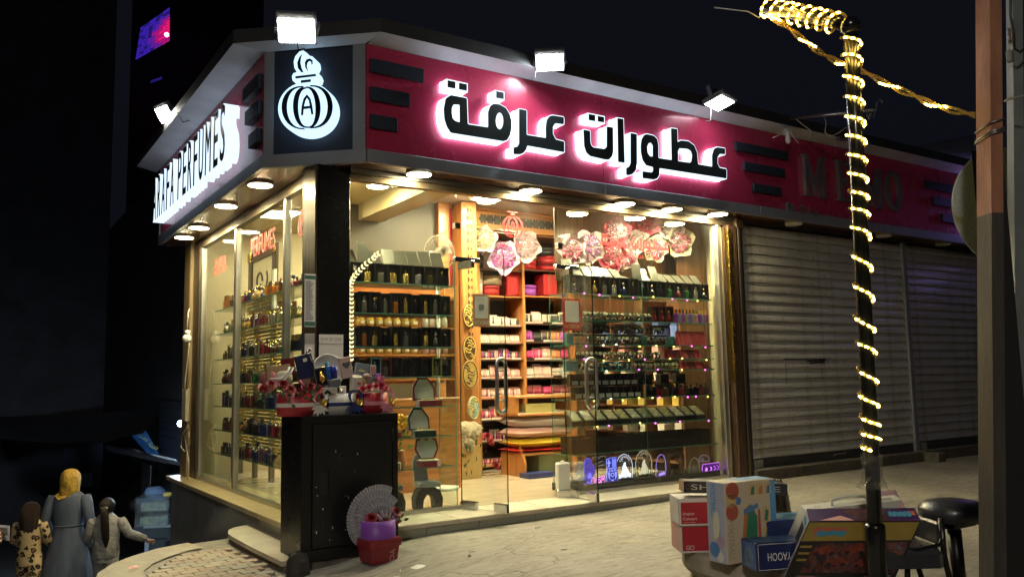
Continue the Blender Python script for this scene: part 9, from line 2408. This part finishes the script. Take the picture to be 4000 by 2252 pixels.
t,o = tarp("far_blue_awning","dim blue printed awning deeper in the lane",[dep(345,1650,19),dep(470,1632,18),dep(525,1650,17),dep(400,1690,18)],mat("dim_blue_awning",(0.05,0.10,0.22),.6,var=.7,vs=4),.2)
# small far lamps of the lane
for i,(sx,sy,D_,s_,col,st__,l) in enumerate(((20,1697,23,.035,(.85,.93,1),60,"small white lamp far down the dark lane at the left"),(686,1612,18,.12,(1,.45,.70),.9,"pink and white lit stall lamp behind the side jamb"))):
    c = dep(sx,sy,D_); o = thing("lane_lamp",l,"lamp",c)
    m = MB(); m.sphere((0,0,0),s_,10,6,sc=(1,1,1.2 if i else 1)); m.build("bulb",emat("lane_lamp_%d" % i,col,st__),o,local=True); m = MB(); m.lathe([(s_*1.3,s_*.6),(s_*.4,s_*1.4),(.0001,s_*1.5)],12); m.build("shade",BLKM,o,local=True)
c = dep(772,1650,12.0); o = thing("lane_lamp","added bluish tube lamp hidden behind the far jamb to brighten the awnings","lamp",c); m = MB(); m.tube([(-.25,0,0),(.2,.3,0)],.04,8); m.build("bulb",emat("added_lane_tube",(.62,.80,1.0),420.0),o,local=True); m = MB(); m.box(-.27,.22,-.03,.3,.045,.06); m.build("shade",BLKM,o,local=True)  # added unseen lamp that brightens the tarpaulins
# tall dark building with a violet and red lit screen
TWR = mat("tower_dark",(0.045,0.040,0.040),.8,var=.4,vs=.2)
tw_ = thing("tall_building","tall dark building behind the shop carrying a violet and red lit screen","building",dep(600,1200,62))
p0_ = dep(470,1500,62); p1_ = dep(1010,1500,66)
e1 = Vector((p1_.x-p0_.x,p1_.y-p0_.y,0)); e2 = Vector((-e1.y,e1.x,0)).normalized()*14; b0v = Vector((p0_.x,p0_.y,-3)); up = Vector((0,0,48))
m = MB(); m.hexa([b0v,b0v+e1,b0v+e1+e2,b0v+e2],[b0v+up,b0v+e1+up,b0v+e1+e2+up,b0v+e2+up]); m.build("wall",TWR,tw_)
q4 = [dep(528,235,61.5),dep(662,160,59),dep(662,28,59),dep(548,108,61.5)]
SCR = [emat("screen_%d" % i,c,s_) for i,(c,s_) in enumerate((((.06,.02,.55),.55),((.16,.02,.45),.6),((.45,.01,.22),.75),((.75,.01,.16),.9),((.03,.02,.30),.4)))]
q = random.Random(18)
scr_mesh = {}
nn = 0
for i in range(9):
    for j in range(11):
        u0,u1,v0,v1 = i/9+.008,(i+1)/9-.012,j/11+.012,(j+1)/11-.012
        B2 = lambda u,v: (q4[0]*(1-u)+q4[1]*u)*(1-v)+(q4[3]*(1-u)+q4[2]*u)*v
        red = max(0,1-math.hypot((i/9-.95)*1.0,(j/11-.32)*1.3)/.75); k_ = 3 if red > .62+q.uniform(-.1,.1) else 2 if red > .35+q.uniform(-.1,.1) else 1 if red > .15 else (0 if q.random() < .7 else 4)
        m = MB(); P_ = [B2(u0,v0),B2(u1,v0),B2(u1,v1),B2(u0,v1)]; n_ = (P_[1]-P_[0]).cross(P_[3]-P_[0]).normalized()*.05; m.hexa([P_[0],P_[1],P_[1]-n_,P_[0]-n_],[P_[3],P_[2],P_[2]-n_,P_[3]-n_]); m.build("screen_tile",SCR[k_],tw_)
c = dep(651,136,58.5); m = MB(); m.sphere(c,.16,10,6); m.build("red_lamp",emat("red_lamp",(1,.08,.12),22),tw_)
m = MB(); c = dep(590,322,60); m.hexa([c,c+Vector((.7,-.2,.35)),c+Vector((.7,0,.35)),c+Vector((0,.2,0))],[c+Vector((0,0,.15)),c+Vector((.7,-.2,.5)),c+Vector((.7,0,.5)),c+Vector((0,.2,.15))]); m.build("screen_tile",SCR[4],tw_)
# added unseen street lamp that lights the pavement and the fronts of the boxes
sl = thing("added_street_lamp","tall added street lamp standing unseen to the left behind the view","street lamp",(-4.2,-3.6,street_z(0,-1)))
m = MB(); m.tube([(-4.2,-3.6,street_z(0,-1)),(-4.2,-3.6,5.5),(-4.0,-3.4,6.0),(-3.1,-2.8,6.15)],.05,10); m.build("pole",BLKM,sl)
m = MB(); m.bbox(-3.35,-2.85,-3.0,-2.6,6.08,6.16,.01); m.build("lamp_head",ALU,sl); m = MB(); m.box(-3.32,-2.88,-2.98,-2.62,6.055,6.075); m.build("lamp_face",emat("added_street_lamp_face",(1.0,.93,.82),760.0),sl)
